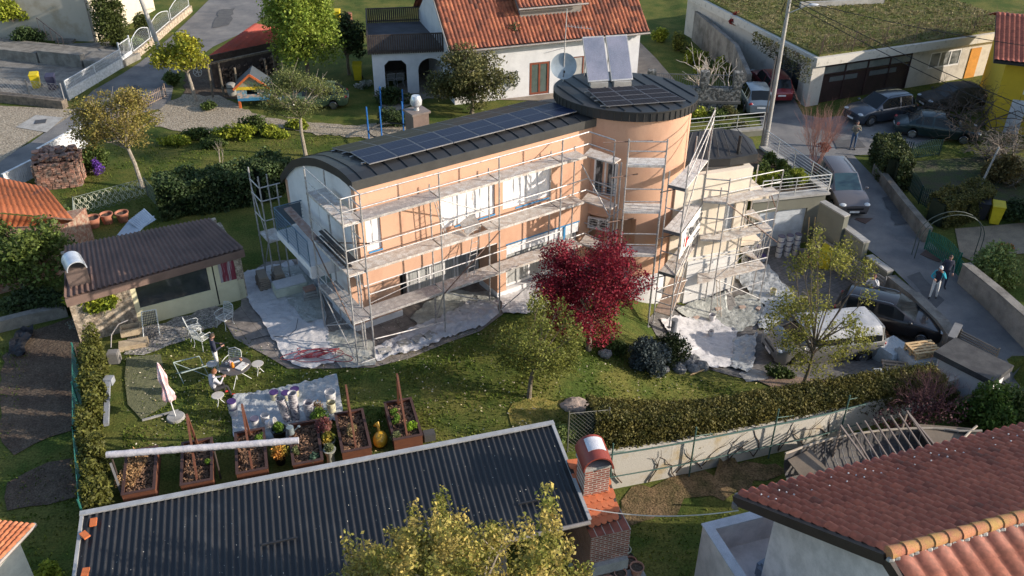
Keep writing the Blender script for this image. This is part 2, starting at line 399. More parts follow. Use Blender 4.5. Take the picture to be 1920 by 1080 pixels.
# ---------------- material palette ----------------
BARK=mat('bark',(.13,.10,.07),.9,(.2,.17,.13),scale=6,bump=.6,bs=25)
BARKL=mat('bark_pale',(.33,.29,.24),.9,(.2,.17,.13),scale=6,bump=.5,bs=25)
GRASS=mat('grass',(.06,.088,.019),.95,(.135,.132,.035),scale=.55,lo=.4,hi=.62,bump=1,bs=22,fine=.3,fs=14,spec=.1)
GRASSD=mat('meadow',(.045,.058,.02),.95,(.10,.095,.045),scale=.8,bump=1,bs=22,fine=.3,fs=14,spec=.1)
SOIL=mat('soil',(.085,.062,.047),.95,(.12,.092,.068),scale=1.2,bump=2.5,bs=9,fine=.3,fs=20,spec=.1)
ASPH=mat('asphalt',(.125,.125,.13),.9,(.225,.215,.205),scale=.5,lo=.38,hi=.66,bump=.6,bs=50,fine=.12,fs=60,spec=.3)
GRAVEL=mat('gravel',(.36,.31,.24),.95,(.22,.18,.13),scale=9,lo=.45,hi=.6,bump=2.5,bs=11,fine=.3,fs=16,spec=.2)
PEACH=mat('peach_render',(.565,.345,.238),.92,(.495,.29,.198),scale=1.1,lo=.5,hi=.7,stretch=(1,1,.5),bump=.35,bs=70,fine=.03,spec=.2)
WHITEW=mat('white_render',(.68,.68,.69),.9,(.60,.60,.61),scale=1.2,bump=.3,bs=60,fine=.04,spec=.2)
CREAM=mat('cream_render',(.76,.67,.55),.9,(.71,.62,.50),scale=1.2,bump=.3,bs=60,fine=.03,spec=.2)
OLIVE=mat('olive_render',(.19,.19,.155),.9,(.165,.165,.135),scale=1.4,bump=.3,bs=60,fine=.05,spec=.2)
DARKR=mat('dark_sheet_metal',(.021,.022,.024),.5,(.03,.03,.031),scale=1.5,fine=.08,spec=.5)
STEEL=mat('galvanised_tube',(.47,.465,.46),.5,(.30,.285,.28),scale=8,metal=.35,fine=.1,fs=20)
RUST=mat('rusty_tube',(.13,.075,.055),.8,(.22,.15,.12),scale=9)
DECK=mat('plaster_spattered_deck',(.42,.36,.31),.9,(.58,.56,.53),scale=4,lo=.42,hi=.62,bump=.4,bs=35,fine=.2,fs=28)
DECKS=mat('steel_deck',(.36,.34,.33),.6,(.52,.50,.48),scale=5,lo=.45,hi=.65,bump=.5,bs=30,fine=.25,fs=35,metal=.3)
GLASS=mat('window_glass',(.03,.036,.04),.08,(.05,.058,.06),scale=1.5,fine=0,spec=.9)
CURT=mat('curtain',(.42,.43,.42),.9,(.25,.26,.26),scale=3,stretch=(8,8,.4),fine=.1)
WFRAME=mat('white_frame',(.75,.75,.75),.5,fine=.03)
FILM=mat('white_film',(.76,.76,.78),.28,(.62,.62,.64),scale=4,bump=1.5,bs=7,fine=.06,spec=.6)
TAPE=mat('blue_tape',(.05,.25,.5),.6,fine=.05)
SHEETW=mat('white_dust_sheet',(.57,.56,.57),.75,(.50,.49,.495),scale=1.5,bump=.8,bs=14,fine=.1,spec=.3)
SHEETG=mat('grey_plastic_sheet',(.42,.44,.45),.33,(.34,.36,.37),scale=1.5,bump=2,bs=9,fine=.15,spec=.7)
SHEETP=mat('clear_plastic_sheet',(.42,.43,.40),.32,(.27,.28,.255),scale=2,bump=2,bs=8,fine=.2,spec=.7)
PAVE=brickmat('patio_paving',(.25,.215,.19),(.21,.185,.165),(.13,.115,.10),bw=.6,bh=.6,ms=.012,rot=(0,0,-HA),off=0)
PAVED=brickmat('driveway_paving',(.15,.14,.135),(.12,.115,.11),(.07,.068,.066),bw=.3,bh=.2,ms=.012,rot=(0,0,-HA))
CONC=mat('concrete',(.38,.37,.35),.9,(.27,.26,.24),scale=1.6,bump=.6,bs=30,fine=.12)
CONCD=mat('old_concrete',(.24,.225,.20),.95,(.14,.13,.115),scale=1.8,bump=1,bs=22,fine=.15)
WOODR=mat('red_brown_wood',(.155,.058,.032),.65,(.11,.042,.026),scale=3,stretch=(1,1,6),fine=.15)
WOODL=mat('pale_wood',(.64,.45,.24),.8,(.54,.36,.18),scale=4,stretch=(1,6,6),fine=.1)
WOODD=mat('dark_wood',(.05,.037,.033),.8,(.075,.058,.05),scale=4,fine=.15)
WMETAL=mat('white_metal',(.68,.70,.69),.5,(.5,.52,.5),scale=9,fine=.05)
BLACKP=mat('black_plastic',(.015,.015,.016),.5)
RUBBER=mat('rubber',(.02,.02,.02),.85,fine=.1)
CHROME=mat('alloy',(.45,.45,.46),.3,metal=.9,fine=.05)
# ---------------- ground ----------------
def ground():
    xs=np.concatenate([[-400,-200,-120,-80,-60],np.arange(-50,45,.6),[46,60,80,120,200,400]]); ys=np.concatenate([[-100,-40,-10,2],np.arange(6,75,.6),[76,85,100,140,200,300,500,800]])
    X,Y=np.meshgrid(xs,ys)
    for i,x in enumerate(xs):
        if 1<x<22:
            wy=wally(x); k=int(np.argmin(np.abs(ys-wy))); Y[k,i]=wy+.01; Y[k-1,i]=wy-.03
    for i,x in enumerate(xs):
        if 10<x<16.3: yb=gary(x); k=int(np.argmin(np.abs(ys-yb-.1))); Y[k,i]=yb+.26; Y[k-1,i]=yb-.01
    for j,y in enumerate(ys):
        if 30<y<60:
            rx=roadx(y); k=int(np.argmin(np.abs(xs-rx))); X[j,k]=rx+.1; X[j,k-1]=rx-.1
    V=[(x,y,T(x,y)) for x,y in zip(X.ravel(),Y.ravel())]; n=len(xs); F_=[(j*n+i,j*n+i+1,(j+1)*n+i+1,(j+1)*n+i) for j in range(len(ys)-1) for i in range(n-1)]
    mb=MB(); mb.add(V,F_); return struct(mb.build('ground',GRASS,norm=False,smooth=True))
ground()
S=lambda *a,**k: struct(sheet(*a,**k))
S('road',[(392,0),(520,0),(500,30),(455,62),(400,88),(330,140),(318,200),(255,216),(205,235),(165,268),(15,340),(-60,360),(-60,330),(58,268),(118,225),(175,170),(228,140),(262,118),(320,70),(362,30)],ASPH,.03)
S('road',[(1330,-60),(1420,200),(1436,280),(1560,345),(1592,420),(1625,462),(1668,520),(1718,570),(1780,625),(1960,770),(2060,850),(2060,745),(1920,640),(1830,560),(1795,508),(1755,465),(1715,425),(1655,350),(1600,292),(1690,288),(1765,258),(1730,200),(1540,222),(1505,215),(1470,150),(1420,60),(1400,-60)],ASPH,.03,flat=None)
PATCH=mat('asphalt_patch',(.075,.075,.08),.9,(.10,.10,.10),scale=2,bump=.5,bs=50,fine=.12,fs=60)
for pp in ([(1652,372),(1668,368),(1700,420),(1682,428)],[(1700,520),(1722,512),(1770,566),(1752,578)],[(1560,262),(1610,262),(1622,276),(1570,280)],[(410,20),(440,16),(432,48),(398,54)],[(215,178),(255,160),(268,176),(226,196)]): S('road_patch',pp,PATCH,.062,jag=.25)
S('gravel_yard',[(-80,195),(120,205),(150,205),(118,228),(60,262),(0,305),(-80,330)],GRAVEL,.035)
S('gravel_path',[(282,228),(300,200),(345,178),(410,180),(460,205),(500,222),(620,232),(690,236),(790,215),(795,232),(700,262),(600,252),(520,240),(450,238),(395,250),(330,248)],GRAVEL,.035,jag=.5)
S('vegetable_patch_soil',[(8,670),(60,620),(148,592),(150,700),(151,806),(100,818),(30,850),(5,830),(0,740)],SOIL,.03,jag=.25)
S('vegetable_patch_soil',[(12,960),(20,905),(60,880),(151,852),(152,928),(90,945)],SOIL,.03,jag=.25)
S('patio',[(418,600),(452,575),(455,520),(500,492),(560,486),(620,560),(660,615),(760,588),(935,553),(1090,520),(1120,560),(1010,585),(945,588),(900,622),(835,645),(770,672),(700,690),(620,692),(540,692),(500,668),(440,636)],PAVE,.03)
struct(sheet('patio',[tuple(hf(a,b).xy) for a,b in((.4,.9),(10.6,.6),(10.6,3.1),(.4,3.1))],PAVE,.024,world=True))
S('driveway',[(1388,495),(1410,472),(1447,463),(1530,456),(1545,474),(1590,510),(1645,560),(1700,590),(1735,575),(1800,640),(1780,690),(1700,715),(1560,735),(1440,720),(1320,690),(1250,660),(1215,600),(1240,570),(1330,545)],PAVED,.03)
BRICKP=brickmat('brick_paving',(.3,.2,.14),(.24,.16,.12),(.12,.10,.08),bw=.22,bh=.11,ms=.012)
S('brick_path',[(1395,705),(1445,702),(1560,716),(1640,700),(1700,690),(1710,704),(1640,722),(1560,742),(1450,728)],BRICKP,.045)
DRYG=mat('dry_grass',(.20,.135,.075),.95,(.09,.075,.035),scale=1.3,bump=2,bs=14,fine=.35,fs=16,spec=.1)
S('dry_grass_strip',[(1165,918),(1250,894),(1400,866),(1455,862),(1480,885),(1380,925),(1280,950),(1165,980)],DRYG,.03,jag=.7)
YELG=mat('bleached_grass',(.26,.21,.06),.95,(.10,.105,.028),scale=2,bump=2,bs=14,fine=.35,fs=16,spec=.1)
S('bleached_grass_patch',[(955,760),(1010,745),(1060,755),(1080,790),(1040,800),(960,812)],YELG,.03,jag=.8)
S('trodden_grass_mat',[(238,672),(302,666),(318,745),(312,762),(266,788),(240,760),(234,710)],mat('worn_mat',(.17,.17,.09),.95,(.11,.115,.06),scale=2,stretch=(6,1,1),bump=1,bs=14,fine=.25,fs=16),.05)
PEB=mat('pebble_bed',(.38,.35,.31),.9,(.16,.15,.14),scale=11,lo=.44,hi=.56,bump=2.5,bs=12,fine=.3,fs=18)
S('pebble_strip',[(235,665),(238,640),(262,618),(400,575),(440,580),(410,612),(340,640),(270,668)],PEB,.04,jag=.3)
S('flagstone_path',[(1385,702),(1400,690),(1440,700),(1440,712),(1400,718)],CONC,.05)
S('terrace_yard_paving',[(800,185),(1050,190),(1290,180),(1230,110),(1190,70),(1170,75),(870,100),(700,180),(730,215)],mat('yard_paving',(.30,.25,.20),.9,(.22,.18,.145),scale=1,bump=1,bs=14,fine=.15),.03)
S('yard_paving',[(-60,92),(215,78),(236,118),(128,188),(110,196),(-60,176)],CONCD,.02)
S('trodden_earth',[(345,120),(400,105),(520,150),(600,205),(440,185),(345,182)],SOIL,.025,jag=.3)
S('concrete_slab',[(30,240),(68,217),(120,222),(88,250)],CONC,.06)
mb=MB()
p=at(76,228,.07); mb.box((p.x,p.y,T(p.x,p.y)+.075),(.62,.62,.02),.3); tag(mb.build('manhole_cover',mat('cast_iron',(.07,.07,.075),.6)),'square dark iron manhole cover set in the pale concrete slab','manhole cover')
for i,(px,py,w,h,rz,lb) in enumerate([(164,209,1.3,.85,.5,'rusty brown road drain cover where the lane passes the white gate'),(1752,478,.95,1.1,-.8,'brown metal cover in the lane beside the green garden gate'),(1619,412,.6,.8,-.8,'small dark drain grate in the lane in front of the parked grey car')]):
    g=G(px,py); mb=MB(); mb.box((g.x,g.y,g.z+.045),(w,h,.025),rz); tag(mb.build('drain_cover',mat('rust_iron',(.10,.065,.055),.85)),lb,'drain cover',group='metal covers in the lanes')
struct(sheet('pavement',[(roadx(y)+(.11 if y>30.1 else -1.3),y) for y in np.arange(25,41.2,.5)]+[(roadx(y)+2.4,y) for y in np.arange(41,24.6,-.5)],ASPH,.05,world=True))
struct(sheet('driveway',[(roadx(y)-1.6,y) for y in np.arange(30,40,.6)]+[(roadx(y)-.12,y) for y in np.arange(39.5,29,-.6)],PAVED,.022,world=True))
# tufts of grass on the lawns: uncountable blades
def tufts():
    Pn=[]; polys=[[(230,860),(230,640),(300,600),(420,590),(540,700),(940,600),(1210,690),(1430,720),(1060,810),(830,860),(600,850)],[(130,480),(100,300),(300,255),(660,250),(640,300),(520,340),(300,420)],[(0,1010),(0,900),(150,830),(152,1080),(0,1080)],[(0,900),(0,640),(60,640),(10,870)],[(1150,1090),(1150,990),(1300,950),(1400,935),(1330,1090)]]
    hs=[]
    for pi,pp in enumerate(polys):
        pts=[tuple(G(*q).xy) for q in pp]; xs=[p[0] for p in pts];ys=[p[1] for p in pts]; A=(max(xs)-min(xs))*(max(ys)-min(ys)); n=int(A*[150,60,45,40,50][pi])
        for _ in range(n):
            x,y=random.uniform(min(xs),max(xs)),random.uniform(min(ys),max(ys))
            if inside(x,y,pts):
                k=mnoise.noise(Vector((x*.7,y*.7,0)))
                if random.random()<.6+k: Pn.append((x,y,T(x,y))); hs.append(.05+.05*random.random()+.05*max(0,k))
    P=np.array(Pn); n=len(P); a=RNG.random(n)*2*PI; h=np.array(hs)[:,None]; w=.022+.02*RNG.random(n)[:,None]
    dx=np.c_[np.cos(a),np.sin(a),0*a]; lean=np.c_[RNG.normal(size=n)*.035,RNG.normal(size=n)*.035,np.zeros(n)]
    up=np.c_[np.zeros(n),np.zeros(n),np.ones(n)]
    V=np.stack([P-dx*w,P+dx*w,P+lean+up*h],1).reshape(-1,3)
    o=npmesh('lawn_grass',V,np.arange(3*n).reshape(n,3),mat('grass_blades',(.068,.118,.019),.8,(.155,.18,.034),scale=.6,fine=0,island=.4,trans=.3,spec=.15))
    tag(o,'short green grass of the lawns around the houses',None,kind='stuff')
tufts()
def litter(name,label,poly,n,size,m,dz=.03,plane=None):
    pts=[tuple(G(*q).xy) for q in poly] if plane is None else None; P=[]
    while len(P)<n:
        if plane: u,v=random.random(),random.random()**.7; P.append(tuple(plane(u,v)))
        else:
            x,y=random.uniform(min(p[0] for p in pts),max(p[0] for p in pts)),random.uniform(min(p[1] for p in pts),max(p[1] for p in pts))
            if inside(x,y,pts): P.append((x,y,T(x,y)+dz))
    P=np.array(P); tag(leaves(P,size*(.5+RNG.random(n)),None,name,None,m,up=1.5),label,None,kind='stuff')
litter('fallen_leaves','small fallen leaves and petals scattered over the lawn',[(235,860),(235,640),(300,600),(420,590),(540,700),(940,600),(1210,690),(1430,720),(1060,810),(830,860),(600,850)],900,.045,mat('fallen_leaf',(.33,.27,.12),.9,(.55,.5,.4),scale=3,island=.5,fine=0),.07)
litter('site_debris','crumbs of plaster and grit scattered over the patio and dust sheets',[(430,590),(560,486),(640,560),(935,553),(1120,560),(900,622),(620,692),(500,668)],1200,.03,mat('debris',(.5,.46,.42),.9,(.2,.17,.15),scale=5,island=.5,fine=0),.06)
# ---------------- walls with openings ----------------
def holed(mb,x0,x1,z0,z1,holes,y0,y1,M=None):
    """wall along local x between y0,y1 with rectangular openings (xa,xb,za,zb)"""
    xs=sorted({x0,x1,*[h[0] for h in holes],*[h[1] for h in holes]}); 
    for a,b in zip(xs,xs[1:]):
        if b-a<1e-4: continue
        m=(a+b)/2; hs=sorted([h for h in holes if h[0]<m<h[1]],key=lambda h:h[2]); z=z0
        for h in hs:
            if h[2]>z+1e-4: mbx(mb,a,b,y0,y1,z,h[2],M)
            z=h[3]
        if z<z1-1e-4: mbx(mb,a,b,y0,y1,z,z1,M)
def mbx(mb,a,b,y0,y1,z0,z1,M=None):
    vs=[Vector((x,y,z)) for z in(z0,z1) for y in(y0,y1) for x in(a,b)]
    if M: vs=[M@v for v in vs]
    mb.add(vs,[(0,2,3,1),(4,5,7,6),(0,1,5,4),(2,6,7,3),(0,4,6,2),(1,3,7,5)])
def window(parent,M,x0,x1,z0,z1,y,nd=2,fr=.07,glass=None,frame=None,name='window',depth=.08,sill=False):
    """window in plane y of transform M: frame + pane"""
    frame=frame or WFRAME; glass=glass or GLASS; f=MB()
    for a,b,c,d in [(x0,x1,z0,z0+fr),(x0,x1,z1-fr,z1),(x0,x0+fr,z0+fr,z1-fr),(x1-fr,x1,z0+fr,z1-fr)]: mbx(f,a,b,y,y+depth,c,d,M)
    for i in range(1,nd):
        xm=lerp(x0,x1,i/nd); mbx(f,xm-fr*.5,xm+fr*.5,y+.003,y+depth-.003,z0+fr,z1-fr,M)
    o=f.build(name,frame,parent); g=MB(); mbx(g,x0+fr*.8,x1-fr*.8,y+depth*.4,y+depth*.6,z0+fr*.8,z1-fr*.8,M); g.build('pane',glass,o)
    if sill: s=MB(); mbx(s,x0-.06,x1+.06,y-.12,y+.02,z0-.06,z0,M); s.build('sill',CONC,o)
    return o
# ================= MAIN HOUSE =================
house=thing('house','peach house with curved dark metal roof and round corner tower, wrapped in scaffolding','house',B0,HA)
ARC=[(1.0,7.04),(1.5,7.1),(2.1,7.1),(3.0,6.98),(3.7,6.85),(4.3,6.7),(4.9,6.5),(5.4,6.32),(6.1,6.02),(6.8,5.68),(7.6,5.12),(8.2,4.62),(8.55,4.3)]
def arcz(y): return interp(y,[a[0] for a in ARC],[a[1] for a in ARC])
XE=10.95
w=MB(HM)
holed(w,.27,XE,2.72,6.72,[(.55,1.16,4.05,5.6),(3.64,6.1,4.05,5.65),(6.47,8.8,4.08,5.65)],1.1,1.42)
# side wall (left end) with curved top
def endwall(mb,x0,x1,ys,zb):
    for a,b in zip(ys,ys[1:]):
        za,zc=arcz(a)-.34,arcz(b)-.34
        mb.add([(x0,a,zb),(x1,a,zb),(x1,b,zb),(x0,b,zb),(x0,a,za),(x1,a,za),(x1,b,zc),(x0,b,zc)],[(0,1,2,3),(4,7,6,5),(0,4,5,1),(2,6,7,3),(0,3,7,4),(1,5,6,2)])
w.build('wall',PEACH,house)
wl=MB(HM); endwall(wl,.27,.6,[1.425,2,2.6,3.2,3.7,4.3,4.9,5.4,6.1,6.8,7.6,8.15],2.75); 
mbx(wl,.2701,.6,2.24,4.3,.3,2.75); mbx(wl,.25,.6,6.2,8.15,.0,2.75); mbx(wl,.27,.6,4.3,6.2,2.35,2.75); mbx(wl,.27,.6,4.3,6.2,0,.25)
wl.build('end_wall',WHITEW,house)
w=MB(HM); mbx(w,.2,2.28,2.2,2.5,.3,2.72); mbx(w,6.2,6.63,1.1,2.5,.3,2.72); holed(w,6.63,XE,.3,2.72,[(6.63,10.4,.3,2.45)],1.1,1.4); mbx(w,.27,XE,8.0,8.3,0,4.3)
w.build('ground_floor_wall',PEACH,house)
w=MB(HM); mbx(w,.17,2.3,2.17,2.5,-.1,.3); mbx(w,.17,.5,2.501,4.3,-.1,.3); w.build('plinth',WHITEW,house); w=MB(HM); mbx(w,6.17,6.66,1.07,2.5,-.1,.3); mbx(w,6.661,XE,1.08,1.4,-.1,.3); w.build('plinth',WHITEW,house)
w=MB(HM); mbx(w,.28,6.2,1.12,2.5,2.66,2.715); mbx(w,.3,XE,2.45,8,2.6,2.7); mbx(w,.3,XE,1.5,8,3.9,4.0); w.build('floor_slab',WHITEW,house)
# recessed ground floor glazing behind curtains
w=MB(HM); mbx(w,2.28,6.2,2.9,2.95,.2,2.66); w.build('curtain',CURT,house,)
for a,b,nd in [(2.75,3.9,2),(3.95,5.05,2),(5.1,6.18,2)]: window(house,HM,a,b,.3,2.6,2.55,nd,.09,CURT)
w=MB(HM); mbx(w,2.28,2.7,2.8,2.84,.2,2.66); w.build('open_doorway',BLACKP,house)
o=window(house,HM,6.66,10.36,.36,2.44,1.25,3,.1,CURT)
w=MB(HM); mbx(w,6.66,10.36,1.12,1.2,1.98,2.44); w.build('taped_film',FILM,house)
w=MB(HM); mbx(w,6.62,10.4,1.085,1.099,2.44,2.5); mbx(w,9.55,9.65,1.08,1.11,1.7,2.45)
for a,b in [(3.64,6.1),(6.47,8.8)]: mbx(w,a+.6,b,1.08,1.098,4.0,4.07)
mbx(w,.6,1.16,1.08,1.098,4.0,4.07); w.build('masking_tape',TAPE,house)
def filmpane(x0,x1,z0,z1,y):
    vs=[];nx,nz=16,10
    for j in range(nz+1):
        for i in range(nx+1):
            x=lerp(x0,x1,i/nx);z=lerp(z0,z1,j/nz); vs.append((x,y+.035*mnoise.noise(Vector((x*2.5,z*2.5,y)))-.02,z))
    m=MB(HM); m.add(vs,[(j*(nx+1)+i,j*(nx+1)+i+1,(j+1)*(nx+1)+i+1,(j+1)*(nx+1)+i) for j in range(nz) for i in range(nx)])
    return m
SMEAR=mat('smeared_film',(.78,.78,.80),.28,(.36,.22,.16),scale=2.6,lo=.62,hi=.72,stretch=(1.3,1.3,.5),bump=1.5,bs=7,fine=.08,spec=.6)
for a,b in [(.55,1.16),(3.64,6.1),(6.47,8.8)]:
    o=filmpane(a,b,4.06,5.64,1.2).build('window_film',SMEAR,house,smooth=True)
    f=MB(HM)
    for k in range(1,4 if b-a>1 else 2):
        xm=lerp(a,b,k/(4 if b-a>1 else 2)); mbx(f,xm-.03,xm+.03,1.16,1.2,4.06,5.64)
    f.build('frame',WFRAME,o)
# balcony on the left end
w=MB(HM); mbx(w,-.92,.27,3.25,6.7,2.55,2.85); mbx(w,-.92,.25,3.25,3.45,2.3,2.549); w.build('balcony_slab',WHITEW,house)
BLU=mat('blue_grey_rail',(.10,.17,.24),.5)
w=MB(HM)
for y in (3.3,4.4,5.5,6.65): w.tube([(-.9,y,2.5),(-.9,y,3.95)],.022,5)
for k in range(7): z=3.0+k*.155; w.tube([(-.9,3.3,z),(-.9,6.65,z)],.016 if k<6 else .028,5); w.tube([(-.9,6.65,z),(.27,6.65,z)],.012 if k<6 else .028,5)
w.build('balcony_rail',BLU,house)
w=MB(HM); mbx(w,-.86,.2,6.60,6.62,3.0,3.9); w.build('glass_screen',mat('frosted',(.09,.12,.15),.3,spec=.6),house)
window(house,HM@Matrix.Translation((.27,0,0))@Matrix.Rotation(R(-90),4,'Z'),-6.15,-4.35,.28,2.33,.1,2,.08,mat('green_glass',(.20,.24,.22),.15,spec=.8))
window(house,HM@Matrix.Translation((.27,0,0))@Matrix.Rotation(R(-90),4,'Z'),-5.7,-3.9,2.86,4.9,-.015,2,.06,mat('film_glass',(.42,.47,.52),.4,spec=.5))
w=MB(HM); mbx(w,.262,.275,1.5,2.25,4.06,5.6); w.build('taped_film',SMEAR,house)
# curved roof
def arcstrip(mb,x0,x1,lift=0,th=.34):
    n=len(ARC); top=[(y,z+lift) for y,z in ARC]
    vs=[(x0,y,z) for y,z in top]+[(x1,y,z) for y,z in top]+[(x0,y,z-th) for y,z in top]+[(x1,y,z-th) for y,z in top]
    fs=[]
    for i in range(n-1): fs+=[(i,i+1,n+i+1,n+i),(2*n+i,3*n+i,3*n+i+1,2*n+i+1),(i,2*n+i,2*n+i+1,i+1),(n+i,n+i+1,3*n+i+1,3*n+i)]
    fs+=[(0,n,3*n,2*n),(n-1,3*n-1,4*n-1,2*n-1)]
    mb.add(vs,fs)
w=MB(HM); arcstrip(w,.16,XE+.6); roof=w.build('roof',DARKR,house)
w=MB(HM)
x=.55
while x<XE: 
    arcstrip(w,x,x+.03,.035,.05); x+=.6
w.build('standing_seams',DARKR,house)
w=MB(HM); mbx(w,.14,XE+.2,.955,1.0,6.70,7.05); w.build('fascia',mat('fascia_metal',(.06,.06,.058),.45,fine=.06),house)
# solar panels on the roof: half cut cells drawn by a brick grid
def solarmat(name,c,line,w=.19,h=.09,rough=.12):
    m=brickmat(name,c,tuple(x*.85 for x in c),line,bw=w,bh=h,ms=.005,uv=True,off=0,rough=rough,bump=0,var=.08); m.node_tree.nodes['Principled BSDF'].inputs['Specular IOR Level'].default_value=.08; return m
SOLB=solarmat('blue_cells',(.010,.018,.05),(.05,.065,.10),rough=.4); SOLK=solarmat('black_cells',(.014,.012,.012),(.05,.045,.045),rough=.4)
SOLT=solarmat('tower_cells',(.018,.017,.02),(.07,.065,.065),rough=.2)
def solar(q,m,parent=None,th=.035,name='solar_panel'):
    """q: four corners (world) bottom-left, bottom-right, top-right, top-left"""
    q=[Vector(p) for p in q]; n=(q[1]-q[0]).cross(q[3]-q[0]).normalized(); n=n if n.z>0 else -n
    a=MB(); a.add(q+[p-n*th for p in q],[(3,2,1,0)[::-1],(4,5,6,7)[::-1],(0,4,5,1),(1,5,6,2),(2,6,7,3),(3,7,4,0)]); o=a.build(name,mat('panel_frame',(.28,.28,.3),.4,metal=.5),parent)
    c=sum(q,Vector())/4; qq=[c+(p-c)*.965+n*.004 for p in q]; P=np.array([tuple(p) for p in qq]); W=(q[1]-q[0]).length; Hh=(q[3]-q[0]).length
    # cell grid with a wider centre bar
    UV=np.array([(0,0),(W,0),(W,Hh),(0,Hh)],float); f=np.array([[0,1,2,3]]) 
    g=npmesh('cells',P,f,m,o,UV); 
    bar=MB(); m1=(qq[0]+qq[3])/2; m2=(qq[1]+qq[2])/2; d=(qq[3]-qq[0]).normalized()*.012; bar.add([m1-d+n*.003,m2-d+n*.003,m2+d+n*.003,m1+d+n*.003],[(0,1,2,3)]); bar.build('busbar',mat('busbar',(.16,.18,.22),.4),o,norm=False)
    return o
def rz_(y): return arcz(y)+.14
rows=[((1.62,3.22),SOLB),((3.30,4.95),SOLK)]
for k in range(8):
    x0=1.15+k*1.16; x1=x0+1.135
    for (ya,yb),m in rows: solar([hf(x0,ya,rz_(ya)),hf(x1,ya,rz_(ya)),hf(x1,yb,rz_(yb)+.03),hf(x0,yb,rz_(yb)+.03)],m,house)
w=MB(HM)
for y in (1.95,2.9,3.6,4.6): w.b2(.98,10.4,y-.02,y+.02,arcz(y)+.03,arcz(y)+.09)
w.build('panel_rail',CHROME,house)
# ---- tower ----
TC=(13.0,1.75); TA=R(-50)
def ell(t,a,b): 
    x,y=a*math.cos(t),b*math.sin(t); return (TC[0]+x*math.cos(TA)-y*math.sin(TA),TC[1]+x*math.sin(TA)+y*math.cos(TA))
def tower_ring(mb,a,b,z0,z1,t0=0,t1=2*PI,n=72):
    ts=[lerp(t0,t1,i/n) for i in range(n+1)]; vs=[(*ell(t,a,b),z0) for t in ts]+[(*ell(t,a,b),z1) for t in ts]; m=n+1
    mb.add(vs,[(i,i+1,m+i+1,m+i) for i in range(n)])
TWA,TWB=2.82,2.2
w=MB(HM); tower_ring(w,TWA,TWB,2.75,7.2); w.prism([ell(2*PI*i/72,TWA,TWB) for i in range(72)],2.7,2.75)
tower_ring(w,TWA-.001,TWB-.001,-.9,2.75,R(-65),R(120)); tower_ring(w,TWA-.75,TWB-.75,-.9,2.72)
w.add([hf(0,0,0)*0+Vector((*ell(R(-65),TWA,TWB),-.9)),Vector((*ell(R(-65),TWA,TWB),2.75)),Vector((*ell(R(-65),TWA-.75,TWB-.75),2.75)),Vector((*ell(R(-65),TWA-.75,TWB-.75),-.9))],[(0,1,2,3)])
tw=w.build('tower_wall',PEACH,house,smooth=True)
w=MB(HM); tower_ring(w,TWA+.04,TWB+.04,-2.6,-.15,R(-75),R(120)); w.prism([ell(2*PI*i/72,TWA-.5,TWB-.5) for i in range(72)],-2.6,-.2); w.build('tower_plinth',WHITEW,house,smooth=True)
w=MB(HM); ra,rb=2.98,2.36
pl=[ell(2*PI*i/96,ra,rb) for i in range(96)]; 
def tz(x,y): return 7.52+.0*(x)
w.prism(pl,7.12,7.5); tr=w.build('tower_roof',DARKR,house)
w=MB(HM); w.prism([ell(2*PI*i/96,ra+.03,rb+.03) for i in range(96)],7.47,7.53); w.build('tower_roof_edge',DARKR,tr)
w=MB(HM)
for i in range(64):
    t=2*PI*i/64; x,y=ell(t,ra+.01,rb+.01); w.box((x,y,7.3),(.03,.03,.36),t)
for k in range(-4,5):
    # seams across the top
    c=k*.58; half=ra*math.sqrt(max(0,1-(c/rb)**2))
    if half>.3:
        def rot(a,b_): return (TC[0]+a*math.cos(TA+R(40))-b_*math.sin(TA+R(40)),TC[1]+a*math.sin(TA+R(40))+b_*math.cos(TA+R(40)))
        pts=[rot(c,-4+.1*j) for j in range(81)]; pts=[p for p in pts if ((p[0]-TC[0])*math.cos(-TA)-(p[1]-TC[1])*math.sin(-TA))**2/ra**2+((p[0]-TC[0])*math.sin(-TA)+(p[1]-TC[1])*math.cos(-TA))**2/rb**2<.97]
        if len(pts)>2: w.tube([(pts[0][0],pts[0][1],7.55),(pts[-1][0],pts[-1][1],7.55)],.022,4)
w.build('standing_seams',DARKR,tr)
# panels lying on the tower roof (tilted a little)
q=[at(1137,199,7.62),at(1287,188,7.62),at(1226,158,7.8),at(1099,167,7.8)]
def bil(q,u,v): return (q[0]*(1-u)+q[1]*u)*(1-v)+(q[3]*(1-u)+q[2]*u)*v
for i in range(3):
    for j in range(2):
        u0,u1,v0,v1=i/3+.004,(i+1)/3-.004,j/2+.004,(j+1)/2-.004; solar([bil(q,u0,v0),bil(q,u1,v0),bil(q,u1,v1),bil(q,u0,v1)],SOLT,house)
w=MB()
for v in (.1,.4,.6,.9): a=bil(q,-.05,v)-Vector((0,0,.06)); b=bil(q,1.0,v)-Vector((0,0,.06)); w.bar(a,b,.04,.05)
for u,v in [(0.05,.05),(.95,.05),(.05,.95),(.95,.95),(.5,.5)]: p=bil(q,u,v); w.box((p.x,p.y,(p.z+7.5)/2-.03),(.05,.05,p.z-7.5))
w.build('panel_rail',CHROME,house)
